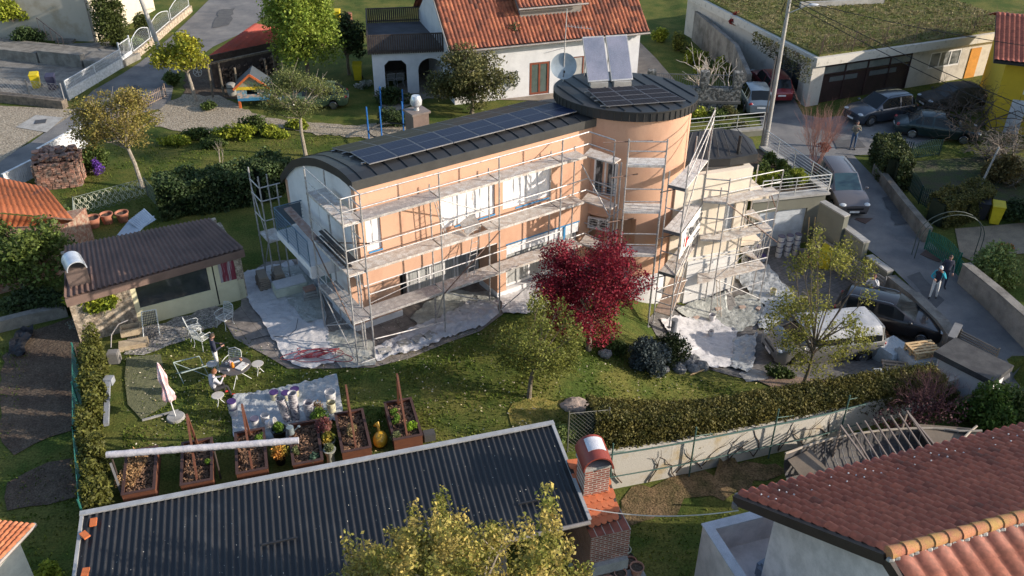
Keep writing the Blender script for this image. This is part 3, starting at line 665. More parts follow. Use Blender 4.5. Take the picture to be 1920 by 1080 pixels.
# two upright thermal collectors on concrete blocks
COLL=mat('collector_glass',(.19,.20,.27),.3,(.12,.14,.2),scale=.9,bump=.6,bs=40,fine=.12,fs=30,spec=.8)
for i,(bl,br,tl_,tr_) in enumerate([((1103,154),(1143,151),(1092,69),(1132,67)),((1147,152),(1187,149),(1136,67),(1175,64))]):
    b1,b2_=at(*bl,7.78),at(*br,7.78); top=9.3
    t1,t2=at(*tl_,top),at(*tr_,top); d=(b2_-b1); t1=b1+(t1-b1); 
    up=((t1-b1)+(t2-b2_))/2; q4=[b1,b2_,b2_+up,b1+up]; n=(q4[1]-q4[0]).cross(q4[3]-q4[0]).normalized(); n=n if n.y<0 else -n
    a=MB(); a.add(q4+[p-n*.09 for p in q4],[(0,1,2,3),(7,6,5,4),(0,4,5,1),(1,5,6,2),(2,6,7,3),(3,7,4,0)]); o=a.build('thermal_collector',mat('collector_frame',(.5,.5,.5),.4,metal=.4),house)
    c=sum(q4,Vector())/4; a=MB(); a.add([c+(p-c)*.94+n*.006 for p in q4],[(0,1,2,3)]); a.build('collector_glass',COLL,o,norm=False)
    a=MB(); m=(b1+b2_)/2; a.box((m.x,m.y+.05,7.62),(.75,.3,.24),R(8)); a.build('ballast_block',CONC,house)
    a=MB()
    for e in(.12,.88): p=b1.lerp(b2_,e); pt=p+up*.75; a.tube([pt-n*.1,Vector((pt.x,pt.y+.55,7.55))],.02,5); a.tube([p,Vector((p.x,p.y+.9,7.56))],.02,5)
    a.build('collector_stand',STEEL,house)
# ---- low wing on the right ----
WZ=-2.55
wc=[Vector((6.9,33.78,0)),Vector((10.38,34.98,0)),Vector((9.3,39.3,0)),Vector((6.5,38,0))]
wd=(wc[1]-wc[0]); WL_=wd.length; wa=math.atan2(wd.y,wd.x); WM=Matrix.Translation((wc[0].x,wc[0].y,0))@Matrix.Rotation(wa,4,'Z')
w=MB(); holed(w,0,WL_,WZ,4.34,[(2.55,3.1,1.4,2.75)],0,.3,WM)
wl2=(wc[2]-wc[1]).length; wa2=math.atan2((wc[2]-wc[1]).y,(wc[2]-wc[1]).x); WM2=Matrix.Translation((wc[1].x,wc[1].y,0))@Matrix.Rotation(wa2,4,'Z')
holed(w,.301,wl2,WZ,4.34,[],-.0,.3,WM2); w.build('wing_wall',CREAM,house)
w=MB(); mbx(w,2.55,3.1,.12,.16,1.4,2.75,WM); w.build('wing_window',mat('window_film_grey',(.5,.52,.54),.35,(.4,.42,.44),bump=1,bs=8),house)
WSH=mat('white_panel',(.74,.73,.71),.6,(.66,.65,.63),scale=1,fine=.04)
w=MB()
for k in range(6): mbx(w,1.0,3.45,-.075,-.0,-2.5+k*.44,-2.5+k*.44+.425,WM)
w.build('white_shutter_panel',WSH,house)
w=MB(); mbx(w,.9,3.56,-.055,-.0,.2,.3,WM); mbx(w,1.9,2.35,-.12,-.076,-.35,-.1,WM); w.build('wall_trim',WSH,house)
# balcony slabs and slanted fins on the wing's side
w=MB()
for z in (2.6,.3): mbx(w,.2,2.9,-1.15,-.002,z,z+.16,WM2)
mbx(w,2.5,2.7,-1.15,-.002,.46,2.599,WM2)
w.build('side_balcony',CREAM,house)
wr=[at(1288,330,4.95),at(1371,309,4.95),at(1424,290,4.95),at(1404,268,5.2),at(1343,250,5.45),at(1297,256,5.4)]
wr=[at(1270,320,4.35),at(1320,314,4.35),at(1368,312,4.35),at(1419,303,4.35),at(1408,280,4.5),at(1385,262,4.8),at(1345,254,5.0),at(1290,262,5.0)]
w=MB(); w.prism([(p.x,p.y) for p in wr],4.35,[4.72,4.72,4.72,4.72,4.95,5.2,5.35,5.35]); o=w.build('wing_roof',DARKR,house)
w=MB()
for k in range(7):
    a=wr[0].lerp(wr[3],(k+.5)/7); b=wr[7].lerp(wr[5],(k+.5)/7); w.tube([Vector((a.x,a.y,4.74)).lerp(Vector((b.x,b.y,5.3)),j/4)+Vector((0,0,.05+.05*math.sin(PI*j/4))) for j in range(5)],.02,4)
w.cyl(tuple(at(1384,286,4.8)),.07,.8,10); w.build('standing_seams',DARKR,o)
# tower windows
for t_,z0,z1 in((R(265),3.75,5.45),(R(262),2.05,2.6)):
    xa,ya_=ell(t_-.17,TWA,TWB); xb,yb_=ell(t_+.17,TWA,TWB); M=HM@Matrix.Translation((xa,ya_,0))@Matrix.Rotation(math.atan2(yb_-ya_,xb-xa),4,'Z'); Lw=math.hypot(xb-xa,yb_-ya_)
    window(house,M,0,Lw,z0,z1,-.06,2,.07,glass=mat('curtained_glass',(.05,.05,.055),.2,(.30,.29,.28),scale=3,lo=.5,hi=.56,stretch=(3,3,.5)))
    w=MB()
    for k in range(5): mbx(w,.0,Lw,-.12,-.10,z0+.03+k*.13,z0+.05+k*.13,M)
    w.build('window_rail',BLU if z0>3 else STEEL,house)
# ================= OTHER BUILDINGS =================
TERRA=tilemat('terracotta_old',[(0,(.055,.025,.02)),(.3,(.15,.05,.032)),(.6,(.31,.095,.05)),(1,(.46,.17,.085))])
TERRB=tilemat('terracotta_dark',[(0,(.12,.034,.025)),(.3,(.33,.082,.05)),(1,(.48,.135,.078))],rough=.6)
TERRC=tilemat('terracotta_orange',[(0,(.40,.13,.06)),(.5,(.56,.18,.075)),(1,(.62,.24,.11))],rough=.7)
TERRP=tilemat('terracotta_pink',[(0,(.16,.05,.035)),(.5,(.27,.088,.058)),(1,(.38,.145,.10))],rough=.75)
GUT=mat('zinc_gutter',(.32,.29,.27),.5,metal=.4,fine=.1)
def ang(a,b): return math.atan2(b.y-a.y,b.x-a.x)
def fr(a,b,z=0): return Matrix.Translation((a.x,a.y,z))@Matrix.Rotation(ang(a,b),4,'Z')
def tf(M,*p): return M@Vector(p)
# --- white house behind, with brown roof terrace ---
eL,eR=at(845,97,3.6),at(1218,60,3.6); M=fr(eL,eR); Lr=(eR-eL).length
wh=thing('house','white house with a weathered terracotta roof and a brown railed roof terrace on arches','house',tf(M,0,0,0),ang(eL,eR))
w=MB(); holed(w,.3,Lr-.4,0,3.55,[(5.3,6.7,.05,2.2),(8.2,9.9,.9,2.3)],.5,.8,M)
for a in(.3,Lr-.7): w.add([tf(M,a,.801,0),tf(M,a+.3,.801,0),tf(M,a+.3,9.5,0),tf(M,a,9.5,0),tf(M,a,.801,3.6),tf(M,a+.3,.801,3.6),tf(M,a+.3,9.5,3.6),tf(M,a,9.5,3.6),tf(M,a,5,6.9),tf(M,a+.3,5,6.9)],[(0,1,5,4),(3,7,6,2),(0,4,8,7,3),(1,2,6,9,5),(4,5,9,8),(8,9,6,7),(0,3,2,1)])
w.build('wall',WHITEW,wh)
dw=mat('brown_red_frame',(.22,.06,.03),.6)
window(wh,M,5.35,6.65,.08,2.18,.52,2,.12,name='door',frame=dw,glass=mat('door_glass',(.10,.13,.12),.15,spec=.7)); window(wh,M,8.2,9.9,.9,2.3,.55,2,.08,name='window',frame=dw,glass=mat('net_curtain',(.42,.42,.40),.8))
ro=patch('roof',[tf(M,-.15,5,7.3),tf(M,Lr+.15,5,7.3),tf(M,Lr,0,3.62),tf(M,0,0,3.62)],52,15,.085,.035,TERRA,wh)
ro2=patch('roof',[tf(M,Lr+.15,5.02,7.3),tf(M,-.15,5.02,7.3),tf(M,0,10,3.62),tf(M,Lr,10,3.62)],52,15,.085,.035,TERRA,wh)
w=MB(); w.slab([tf(M,-.12,5,7.22),tf(M,Lr+.12,5,7.22),tf(M,Lr,.02,3.55),tf(M,0,.02,3.55)],.1); w.build('roof_board',WOODD,wh)
w=MB(); w.tube([tf(M,0,-.07,3.55),tf(M,Lr,-.07,3.55)],.07,8); w.tube([tf(M,-.12,-.05,3.6),tf(M,-.2,5,7.3)],.05,6); w.build('gutter',GUT,wh)
# dormer
dm=MB(); dx0,dx1,dyf=5.0,9.2,1.6; zf=3.62+dyf*.736
dm.add([tf(M,dx0,dyf,zf),tf(M,dx1,dyf,zf),tf(M,dx1,5,7.2),tf(M,dx0,5,7.2),tf(M,dx0,dyf,zf+.75),tf(M,dx1,dyf,zf+.75),tf(M,dx1,5,7.6),tf(M,dx0,5,7.6)],[(0,1,5,4),(1,2,6,5),(3,0,4,7),(4,5,6,7),(2,3,7,6)]); d=dm.build('dormer',mat('dormer_boards',(.26,.24,.22),.8,stretch=(20,1,1),scale=3),wh)
patch('dormer_roof',[tf(M,dx0-.2,5.2,7.85),tf(M,dx1+.2,5.2,7.85),tf(M,dx1+.2,dyf-.45,zf+.7),tf(M,dx0-.2,dyf-.45,zf+.7)],18,10,.085,.035,TERRA,wh)
w=MB(); w.tube([tf(M,dx0-.25,dyf-.5,zf+.66),tf(M,dx1+.25,dyf-.5,zf+.66)],.07,6); w.build('dormer_gutter',GUT,d)
# terrace part
t0=at(727,177,0); t1=at(845,170,0); MT=fr(Vector((-9.0,55.3,0)),Vector((-3.7,56.1,0)))
w=MB(); holed(w,0,5.3,0,2.8,[(.75,2.15,0,2.25),(2.9,4.5,0,2.3)],0,.3,MT); mbx(w,0,.3,.3001,6,0,2.8,MT)
# arch corners
for (xa,xb,zt,rr) in [(.75,2.15,2.25,.3),(2.9,4.5,2.3,.75)]:
    for sx,x in ((1,xa),(-1,xb)):
        k=5; pts=[]
        for i in range(k+1):
            a=PI/2*i/k; px_=x+sx*rr*(1-math.cos(a)) if rr>.4 else x+sx*rr*i/k; pz=zt-rr*(1-math.sin(a)) if rr>.4 else zt-rr*(1-i/k); pts.append((px_,pz))
        pts.append((x,zt+.01)); n=len(pts); w.add([MT@Vector((p[0],.01,p[1])) for p in pts]+[MT@Vector((p[0],.29,p[1])) for p in pts],[tuple(range(n)),tuple(range(2*n-1,n-1,-1))]+[(i,(i+1)%n,(i+1)%n+n,i+n) for i in range(n)])
w.build('terrace_wall',WHITEW,wh)
w=MB(); mbx(w,-.2,5.35,-.15,6.1,2.801,2.98,MT); w.build('terrace_floor',mat('terrace_deck',(.10,.10,.11),.8,(.07,.07,.075),scale=1),wh)
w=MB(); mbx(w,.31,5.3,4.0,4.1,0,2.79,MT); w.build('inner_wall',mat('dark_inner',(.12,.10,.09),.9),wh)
w=MB()
def pickets(w,M,x0,x1,y,z0,z1,step=.14,wd=.11,th=.03,axis='x'):
    n=int(abs(x1-x0)/step)
    for i in range(n):
        x=x0+(i+.5)*(x1-x0)/n
        if axis=='x': mbx(w,x-wd/2,x+wd/2,y-th/2,y+th/2,z0,z1,M)
        else: mbx(w,y-th/2,y+th/2,x-wd/2,x+wd/2,z0,z1,M)
    for z in (z0+.1,z1-.05):
        if axis=='x': mbx(w,x0,x1,y+th/2,y+th/2+.05,z,z+.08,M)
        else: mbx(w,y+th/2,y+th/2+.05,x0,x1,z,z+.08,M)
pickets(w,MT,-.25,5.3,-.2,2.75,3.95); pickets(w,MT,-.2,6.1,-.22,2.75,3.95,axis='y'); pickets(w,MT,-.25,4.4,6.1,2.95,3.95)
w.build('terrace_railing',WOODD,wh)
# terrace furniture on top: white oven/chimney
cb=thing('barbecue_chimney','grey masonry barbecue chimney standing on the brown railed roof terrace','chimney',tf(MT,4.6,2.6,2.99),ang(eL,eR)); w=MB(); w.box(tf(MT,4.6,2.6,3.6),(1.0,.8,1.2),ang(eL,eR)); w.box(tf(MT,4.75,2.7,4.6),(.6,.5,.8),ang(eL,eR)); w.build('body',CONC,cb); w=MB(); w.box(tf(MT,4.5,2.18,3.7),(.5,.06,.5),ang(eL,eR)); w.build('opening',BLACKP,cb)
# --- garage building with a grass roof (top right) ---
g0,g1=at(1533,110,3.25),at(1940,52,3.25); M=fr(g0,g1); L_=(g1-g0).length; gl=at(1425,55,3.25)
gb=thing('garage','low white garage building with a grassed flat roof and dark slatted doors','garage',tf(M,0,0,0),ang(g0,g1))
bk=(gl-g0); NB=[g0,g1,g1+bk*2.6,g0+bk*2.6]
w=MB(); w.prism([(p.x,p.y) for p in NB],2.72,3.25); w.build('roof_edge',mat('weathered_parapet',(.56,.53,.47),.9,(.25,.23,.19),scale=3,lo=.55,hi=.75,fine=.1),gb)
w=MB(); c=sum(NB,Vector())/4; NI=[c+(p-c)*.97 for p in NB]; w.prism([(p.x,p.y) for p in NI],3.255,3.36); ge=w.build('green_roof',mat('roof_grass',(.10,.115,.028),.95,(.17,.145,.065),scale=.6,lo=.42,hi=.6,bump=2,bs=12,fine=.3,fs=15,spec=.1),gb)
# blades on the green roof
n=16000; U=RNG.random((n,2)); q=[np.array(p) for p in NI]; P=(q[0]*(1-U[:,:1])+q[1]*U[:,:1])*(1-U[:,1:])+(q[3]*(1-U[:,:1])+q[2]*U[:,:1])*U[:,1:]; P[:,2]=3.4
leaves(P,.085*(.5+RNG.random(n)),None,'roof_grass_blades',ge,leafmat('roof_blades',(.10,.12,.03),(.22,.18,.09)),up=0)
w=MB(); holed(w,1.0,9.0,0,2.72,[(1.15,8.3,.05,2.71)],.55,.85,M); mbx(w,.05,1.0,.3,.85,0,2.72,M); holed(w,9.0,L_,0,2.72,[(9.9,12.6,1.2,2.3)],.55,.85,M)
Mg=fr(g0,gl); lg=(gl-g0).length*2.6
holed(w,.5,lg,-.3,2.72,[(1.7,4.6,.5,2.3)],-.5,-.2,Mg); w.build('wall',mat('garage_render',(.50,.47,.42),.9,(.36,.33,.29),scale=1.5,lo=.5,hi=.7,fine=.08),gb)
SLAT=mat('dark_red_slats',(.05,.026,.026),.6,(.035,.02,.02),scale=2)
w=MB()
for k in range(22): mbx(w,1.15,8.3,.62,.68,.08+k*.078,.08+k*.078+.05,M)
for k in range(4): mbx(w,1.15,8.3,.62,.68,2.5+k*.07,2.5+k*.07,M)
w.build('slat_door',SLAT,gb)
w=MB()
for x in (1.1,2.9,4.7,6.5,8.25): mbx(w,x,x+.09,.56,.62,.05,2.7,M)
for z in (.05,1.85,2.38): mbx(w,1.1,8.3,.55,.615,z,z+.07,M)
w.build('door_frame',SLAT,gb)
w=MB(); mbx(w,1.2,8.25,.63,.66,1.92,2.45,M); w.build('glass_strip',mat('pale_glass',(.16,.18,.17),.12,(.25,.26,.24),scale=1,spec=.8),gb)
for a in (1.8,5.0): w=MB(); mbx(w,a,a+2.2,.59,.615,1.35,1.66,M); w.build('hanging_panel',mat('panel_grey',(.13,.14,.14),.3),gb)
window(gb,M,9.9,12.6,1.2,2.3,.56,3,.09,glass=mat('mixglass',(.25,.26,.26),.3,(.04,.05,.05),scale=1.2))
window(gb,Mg,1.7,4.6,.5,2.3,-.35,3,.08,glass=GLASS,frame=mat('grey_frame',(.12,.12,.125),.5))
w=MB(); mbx(w,13.4,14.3,.5,.54,.05,2.2,M); w.build('orange_door',mat('orange_door',(.55,.24,.03),.6),gb)
# --- yellow house at the right edge ---
yc=[at(1856,108,4.6),at(1856,240,0)]
ya=Vector((28.4,50.0,-.3)); yb=Vector((35.0,47.4,-.3)); M=fr(ya,yb)
yh=thing('house','mustard yellow house with a dark red roof at the right edge','house',ya,ang(ya,yb))
YEL=mat('yellow_render',(.60,.41,.03),.9,(.56,.38,.03),fine=.03)
w=MB(); holed(w,0,9,0,4.4,[(1.3,3.0,2.4,3.8)],0,.3,M); holed(w,.001,9,.0,4.4,[],8,8.3,M); 
for a in (0,8.7): mbx(w,a,a+.3,.3001,8,0,4.4,M)
mbx(w,.3,8.7,.3,8,2.3,2.4,M); w.build('wall',YEL,yh); window(yh,M,1.3,3.0,2.4,3.8,.02,2,.09,glass=mat('lilac_blind',(.16,.15,.19),.5))
w=MB(); mbx(w,.9,1.7,-.05,-.005,0,2.05,M); w.build('door',mat('white_door',(.6,.62,.66),.5),yh)
patch('roof',[tf(M,-.8,4,5.9),tf(M,9.8,4,5.9),tf(M,9.8,-.9,4.45),tf(M,-.8,-.9,4.45)],40,14,.05,.03,TERRB,yh); patch('roof',[tf(M,9.8,4.01,5.9),tf(M,-.8,4.01,5.9),tf(M,-.8,9.2,4.45),tf(M,9.8,9.2,4.45)],40,14,.05,.03,TERRB,yh)
w=MB(); w.slab([tf(M,-.8,4,5.85),tf(M,9.8,4,5.85),tf(M,9.8,-.9,4.4),tf(M,-.8,-.9,4.4)],.16); w.build('eaves',mat('dark_eaves',(.04,.04,.042),.6),yh)
# --- unseen houses added on the right so their shade falls on the lane ---
for i,(x,y,wx,wy,h,rz,lb) in enumerate([(41,37,9,11,6.5,.1,'grey rendered house added beyond the right edge to shade the lane'),(40,15,10,9,6.0,.3,'beige rendered house added out of view down the lane for its shade')]):
    o=thing('house',lb,'house',(x,y,-1.5),rz); Mh=Matrix.Translation((x,y,-1.5))@Matrix.Rotation(rz,4,'Z')
    w=MB(); holed(w,-wx/2,wx/2,0,h,[(-2.5,-1.3,1,2.3),(1.3,2.5,1,2.3),(-2.5,-1.3,3.8,5.1),(1.3,2.5,3.8,5.1)],-wy/2,-wy/2+.3,Mh); mbx(w,-wx/2,wx/2,wy/2-.3,wy/2,0,h,Mh)
    for s in(-1,1): mbx(w,s*wx/2-.15,s*wx/2+.15,-wy/2+.301,wy/2-.301,0,h,Mh)
    w.build('wall',CREAM if i else CONC,o)
    for zz in(1,3.8):
        for xx in(-2.5,1.3): window(o,Mh,xx,xx+1.2,zz,zz+1.3,-wy/2+.1,2)
    for s in(1,-1): patch('roof',[Mh@Vector((-s*(wx/2+.5),0,h+2.2)),Mh@Vector((s*(wx/2+.5),0,h+2.2)),Mh@Vector((s*(wx/2+.5),-s*(wy/2+.6),h-.1)),Mh@Vector((-s*(wx/2+.5),-s*(wy/2+.6),h-.1))],36,14,.05,.03,TERRB,o)
# --- top left cream house with outside stairs ---
a,b=at(182,78,0),at(285,22,0); M=fr(a,b)
th=thing('house','cream plastered house with outside stairs at the top left corner','house',a,ang(a,b))
MS=Matrix.Translation(a)@Matrix.Rotation(ang(at(182,78,0),at(30,0,1.0)),4,'Z')
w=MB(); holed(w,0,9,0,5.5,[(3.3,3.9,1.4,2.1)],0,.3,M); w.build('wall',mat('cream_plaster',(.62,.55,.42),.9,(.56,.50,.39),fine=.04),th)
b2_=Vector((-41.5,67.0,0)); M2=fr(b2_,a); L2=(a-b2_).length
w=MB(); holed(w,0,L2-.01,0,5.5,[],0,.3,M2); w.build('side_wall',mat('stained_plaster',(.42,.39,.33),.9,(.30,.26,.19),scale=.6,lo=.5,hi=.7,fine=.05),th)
w=MB(); mbx(w,3.3,3.9,.05,.1,1.4,2.1,M); w.build('wall_vent',mat('brown_vent',(.16,.1,.07),.8),th)
w=MB(); w.tube([tf(M2,L2-.1,-.12,0),tf(M2,L2-.1,-.12,5.5)],.05,6); w.build('downpipe',GUT,th)
st=thing('stairs','rough stone outside stairs with a dark metal handrail against the cream house','stairs',at(95,75,0),0)
w=MB(); 
for k in range(9):
    p=at(125-k*7.5,78-k*5.6,0); w.box((p.x,p.y,.1+k*.1),(1.3,.9,.2+k*.2),ang(b2_,a))
w.build('steps',CONCD,st); w=MB(); 
pp=[at(116-k*12,70-k*9.2,1.1+k*.3) for k in range(5)]; w.tube(pp,.03,5)
for p in pp: w.tube([p-Vector((0,0,1.0)),p],.018,4)
w.build('handrail',mat('dark_iron',(.05,.035,.035),.7),st)
w=MB(); q0,q1=at(0,103,.0),at(205,130,0); M3=fr(at(6,112,0),at(215,135,0)); L3=(at(215,135,0)-at(6,112,0)).length
tw_=thing('wall','low stepped grey concrete retaining wall below the cream house','wall',at(6,112,0),ang(at(6,112,0),at(215,135,0)))
mbx(w,-4,L3*.32,0,.5,0,.75,M3); mbx(w,L3*.34,L3*.72,0,.5,0,.95,M3); mbx(w,L3*.74,L3*1.0,0,.45,0,.6,M3); w.build('blocks',CONCD,tw_); w=MB(); mbx(w,-4,L3,.501,3.0,0,.45,M3); w.build('upper_yard',CONCD,tw_)
# --- outbuilding with brown corrugated roof (left) ---
o0,o1=at(262,612,0),at(452,562,0); M=fr(o0,o1); L_=(o1-o0).length
ob=thing('garden_house','garden house with brown corrugated roof and pale green glazed front, stone side wall','garden house',o0,ang(o0,o1))
PALEG=mat('pale_green_paint',(.66,.62,.42),.8,(.60,.56,.37),fine=.04)
w=MB(); holed(w,0,L_,0,2.3,[(.15,3.0,.75,2.0),(3.35,4.3,.95,2.1)],0,.12,M); w.build('front_wall',PALEG,ob)
FLDS=mat('fieldstone',(.46,.38,.29),.95,(.24,.19,.14),scale=5,lo=.45,hi=.56,bump=2.5,bs=6,fine=.2,fs=14)
w=MB(); mbx(w,-2.2,-.001,-.1,.3,0,2.3,M); mbx(w,L_+.001,L_+.3,-.0,.3,0,2.3,M); mbx(w,-2.0,L_+.1,3.0,3.25,0,2.35,M); mbx(w,-2.0,-1.75,.3,3,0,2.2,M); mbx(w,L_,L_+.25,.3,3,0,2.2,M); w.build('stone_wall',FLDS,ob)
window(ob,M,.15,3.0,.75,2.0,.02,1,.05,frame=PALEG); window(ob,M,3.35,4.3,.95,2.1,.02,1,.05,frame=PALEG,glass=mat('red_curtained',(.33,.31,.32),.5,(.20,.03,.05),scale=1.6,lo=.48,hi=.52,stretch=(4,4,.2)))
w=MB(); mbx(w,3.15,3.2,-.01,0,.05,2.2,M); w.build('door_gap',BLACKP,ob)
cq=[at(122,462,2.75),at(392,410,2.75),at(457,466,2.35),at(121,560,2.35)]
patch('roof',cq,34,1,.07,0,mat('brown_corrugated',(.16,.10,.08),.6,(.11,.07,.058),scale=1.2,fine=.06),ob,prof='wave',su=8)
w=MB(); w.slab([p-Vector((0,0,.06)) for p in cq],.1); w.bar(cq[3]-Vector((0,0,.2)),cq[2]-Vector((0,0,.2)),.06,.34); w.build('fascia',mat('brown_fascia',(.19,.125,.10),.7,fine=.06),ob)
# chimney with curved metal hood
cp=at(148,525,2.5); ch=thing('chimney','small chimney with a curved white sheet metal hood on the brown corrugated roof','chimney',(cp.x,cp.y,2.3),ang(o0,o1))
w=MB(); w.box((cp.x,cp.y,2.72),(.75,.6,.85),ang(o0,o1)); w.build('body',mat('brown_stack',(.14,.10,.085),.85),ch)
def hood(mb,c,r,L,rz,th=.04,n=12,a0=0,a1=PI):
    Mx=Matrix.Translation(c)@Matrix.Rotation(rz,4,'Z'); vs=[];
    for rr in(r,r-th):
        for y in(-L/2,L/2):
            for i in range(n+1): t=lerp(a0,a1,i/n); vs.append(Mx@Vector((rr*math.cos(t),y,rr*math.sin(t))))
    m=n+1; fs=[]
    for i in range(n): fs+=[(i,i+1,m+i+1,m+i),(2*m+i,3*m+i,3*m+i+1,2*m+i+1),(i,2*m+i,2*m+i+1,i+1),(m+i,m+i+1,3*m+i+1,3*m+i)]
    mb.add(vs,fs)
w=MB(); hood(w,(cp.x,cp.y,3.17),.36,.95,ang(o0,o1)+.1); w.build('hood',mat('white_sheet',(.62,.65,.70),.35,metal=.3),ch,smooth=True)
# --- shed with black ribbed roof (bottom) ---
TOPZ,BOTZ=.0,.0
sA,sB,sC=at(155,965,2.9),at(1035,795,2.9),at(1106,977,2.45); dv=(sC-sB); dv=dv*1.0
sD=sA+dv; 
sh=thing('shed','long shed with a dark ribbed metal roof edged in pale flashing, along the bottom','shed',(sA.x,sA.y,T(sA.x,sA.y)),ang(sA,sB))
BLK=mat('black_ribbed_metal',(.022,.022,.024),.42,(.05,.05,.052),scale=.6,lo=.5,hi=.8,fine=.05,spec=.5)
patch('roof',[sA,sB,sC,sD],76,1,.045,0,BLK,sh,prof='trap',su=12)
w=MB(); w.slab([p-Vector((0,0,.02)) for p in (sA,sB,sC,sD)],.06); w.build('roof_board',WOODD,sh)
litter('roof_petals','pale petals fallen on the dark ribbed shed roof',None,170,.02,mat('petal',(.6,.56,.48),.9,fine=0),plane=lambda u,v:(sA.lerp(sB,u)+(sD-sA)*v+Vector((0,0,.06))))
FLA=mat('pale_flashing',(.42,.42,.42),.5,metal=.2,fine=.06)
w=MB(); e=(sB-sA).normalized(); f=(sC-sB).normalized(); w.bar(sA-e*.06+Vector((0,0,.05)),sB+e*.06+Vector((0,0,.05)),.16,.05); w.bar(sB+Vector((0,0,.05))+f*.1,sC+Vector((0,0,.05)),.09,.06); w.bar(sA+Vector((0,0,.05))+f*.1,sD+Vector((0,0,.05)),.08,.06); w.build('flashing',FLA,sh)
w=MB(); w.tube([sD+f*.04,sC+f*.04],.06,8); w.build('gutter',GUT,sh)
M=fr(sA,sB); Ls=(sB-sA).length; Dp=(Vector((dv.x,dv.y,0))).length
w=MB(); mbx(w,.2,Ls-.15,-.45,-.25,-.5,2.6,M); mbx(w,.2,.4,-Dp+.3,-.451,-.5,2.4,M); mbx(w,.2,Ls-2.3,-Dp+.3,-Dp+.5,-.5,2.3,M); mbx(w,Ls-.4,Ls-.2,-Dp+1.6,-.451,-1.8,2.4,M); w.build('wall',mat('shed_wall',(.20,.17,.15),.9),sh)
w=MB(); 
for k,(u,v) in enumerate([(.38,.62),(.9,.74)]): 
    p0=sA.lerp(sB,u)+f*Dp*v+Vector((0,0,.08)); w.bar(p0-e*.45,p0+e*.45,.05,.04)
w.build('snow_guard',BLK,sh)
for (px,py,rz_a) in [(175,979,.3),(159,1003,.9),(160,1073,.2)]:
    p=at(px,py,2.93); w=MB(); w.box((p.x,p.y,p.z),(.16,.26,.05),rz_a); tag(w.build('tile_shard',mat('shard',(.6,.16,.05),.8)),{175:'largest orange roof tile fragment near the corner of the black roof',159:'thin orange tile sliver on the black roof edge',160:'orange tile fragment at the lowest visible edge of the black roof'}[px],'tile fragment',group='tile fragments on the black roof')
# --- brick barbecue / oven with chimney ---
br=brickmat('brick_red',(.30,.085,.05),(.22,.06,.04),(.42,.38,.33),bw=.25,bh=.085,ms=.014,rot=(R(90),0,0))
bb=thing('brick_barbecue','brick garden oven with a scalloped orange tile roof and stepped ledges','barbecue',(2.5,17.6,-2.4),ang(sA,sB))
q0,q1,q2,q3=at(1064,866,2.9),at(1132,858,2.9),at(1166,970,2.1),at(1104,990,2.1)
Mb=fr(at(1076,1000,1.9),at(1140,985,1.9))
BR=brickmat('brick_wall',(.27,.085,.055),(.20,.06,.042),(.40,.36,.31),bw=.24,bh=.08,ms=.013)
def bricks(mb_,name,par,M_): 
    # brick faces mapped on the walls by their own coordinates
    return mb_.build(name,BRW,par)
BRW=None
def wallbrick():
    global BRW
    m=BR.copy(); m.name='brick_wall_upright'; nt=m.node_tree; mp=[n for n in nt.nodes if n.type=='MAPPING'][0]; mp.inputs['Rotation'].default_value=(R(90),0,0); BRW=m
wallbrick()
def lw(q): return q
c0=Vector((1.95,17.15,0)); 
Mb=Matrix.Translation(c0)@Matrix.Rotation(ang(sA,sB),4,'Z')
w=MB(); mbx(w,.0,1.15,-.75,1.6,-2.4,1.95,Mb); w.build('body',BRW,bb)
w=MB(); mbx(w,.06,1.1,-.9,-.751,.55,.92,Mb); w.build('lintel',CONC,bb)
w=MB(); mbx(w,.0,1.5,-1.5,-.752,-2.4,.2,Mb); w.build('ledge_base',BRW,bb); w=MB(); mbx(w,-.05,1.6,-1.6,-.753,.2,.3,Mb); mbx(w,1.151,1.55,-.752,.4,.0,.1,Mb); w.build('ledge',CONC,bb)
# fish scale tiles
P=[];Fc=[];UVs=[]
nr,nc=9,5
vec=MB()
for j in range(nr):
    for i in range(nc):
        u=(i+.5+(.5 if j%2 else 0))/(nc+.5); v=(j+.6)/nr; c=((q0*(1-u)+q1*u)*(1-v)+(q3*(1-u)+q2*u)*v); du=(q1-q0)/(nc+.5)*.5; dv2=(q3-q0)/nr
        nrm=du.cross(dv2).normalized(); nrm=nrm if nrm.z>0 else -nrm; lift=nrm*.03
        pts=[c-du-dv2*.9,c+du-dv2*.9,c+du+dv2*.1+lift]+[c+du*math.cos(a)+dv2*(.1+.45*math.sin(a))+lift for a in (PI*.25,PI*.5,PI*.75)]+[c-du+dv2*.1+lift]
        k=len(pts); vec.add(pts+[p-nrm*.02 for p in pts],[tuple(range(k)),tuple(range(2*k-1,k-1,-1))]+[(a,(a+1)%k,(a+1)%k+k,a+k) for a in range(k)])
vec.build('tile_roof',mat('scale_tiles',(.52,.15,.06),.6,(.46,.13,.055),island=.15,fine=.05),bb)
w=MB(); w.slab([p-Vector((0,0,.03)) for p in(q0,q1,q2,q3)],.07); w.build('roof_board',WOODD,bb)
cp=at(1112,885,3.05); oc=thing('chimney','brick chimney with a red curved metal cowl patched white, beside the black roof','chimney',(cp.x,cp.y,2.6),ang(sA,sB))
w=MB(); w.box((cp.x,cp.y,3.0),(.72,.6,.95),ang(sA,sB)); w.build('stack',BRW,oc)
w=MB(); w.box((cp.x,cp.y,3.5),(.8,.68,.08),ang(sA,sB)); w.build('cap',CONC,oc)
w=MB(); w.box((cp.x,cp.y+.05,3.62),(.42,.3,.24),ang(sA,sB)); w.build('flue',BLACKP,oc)
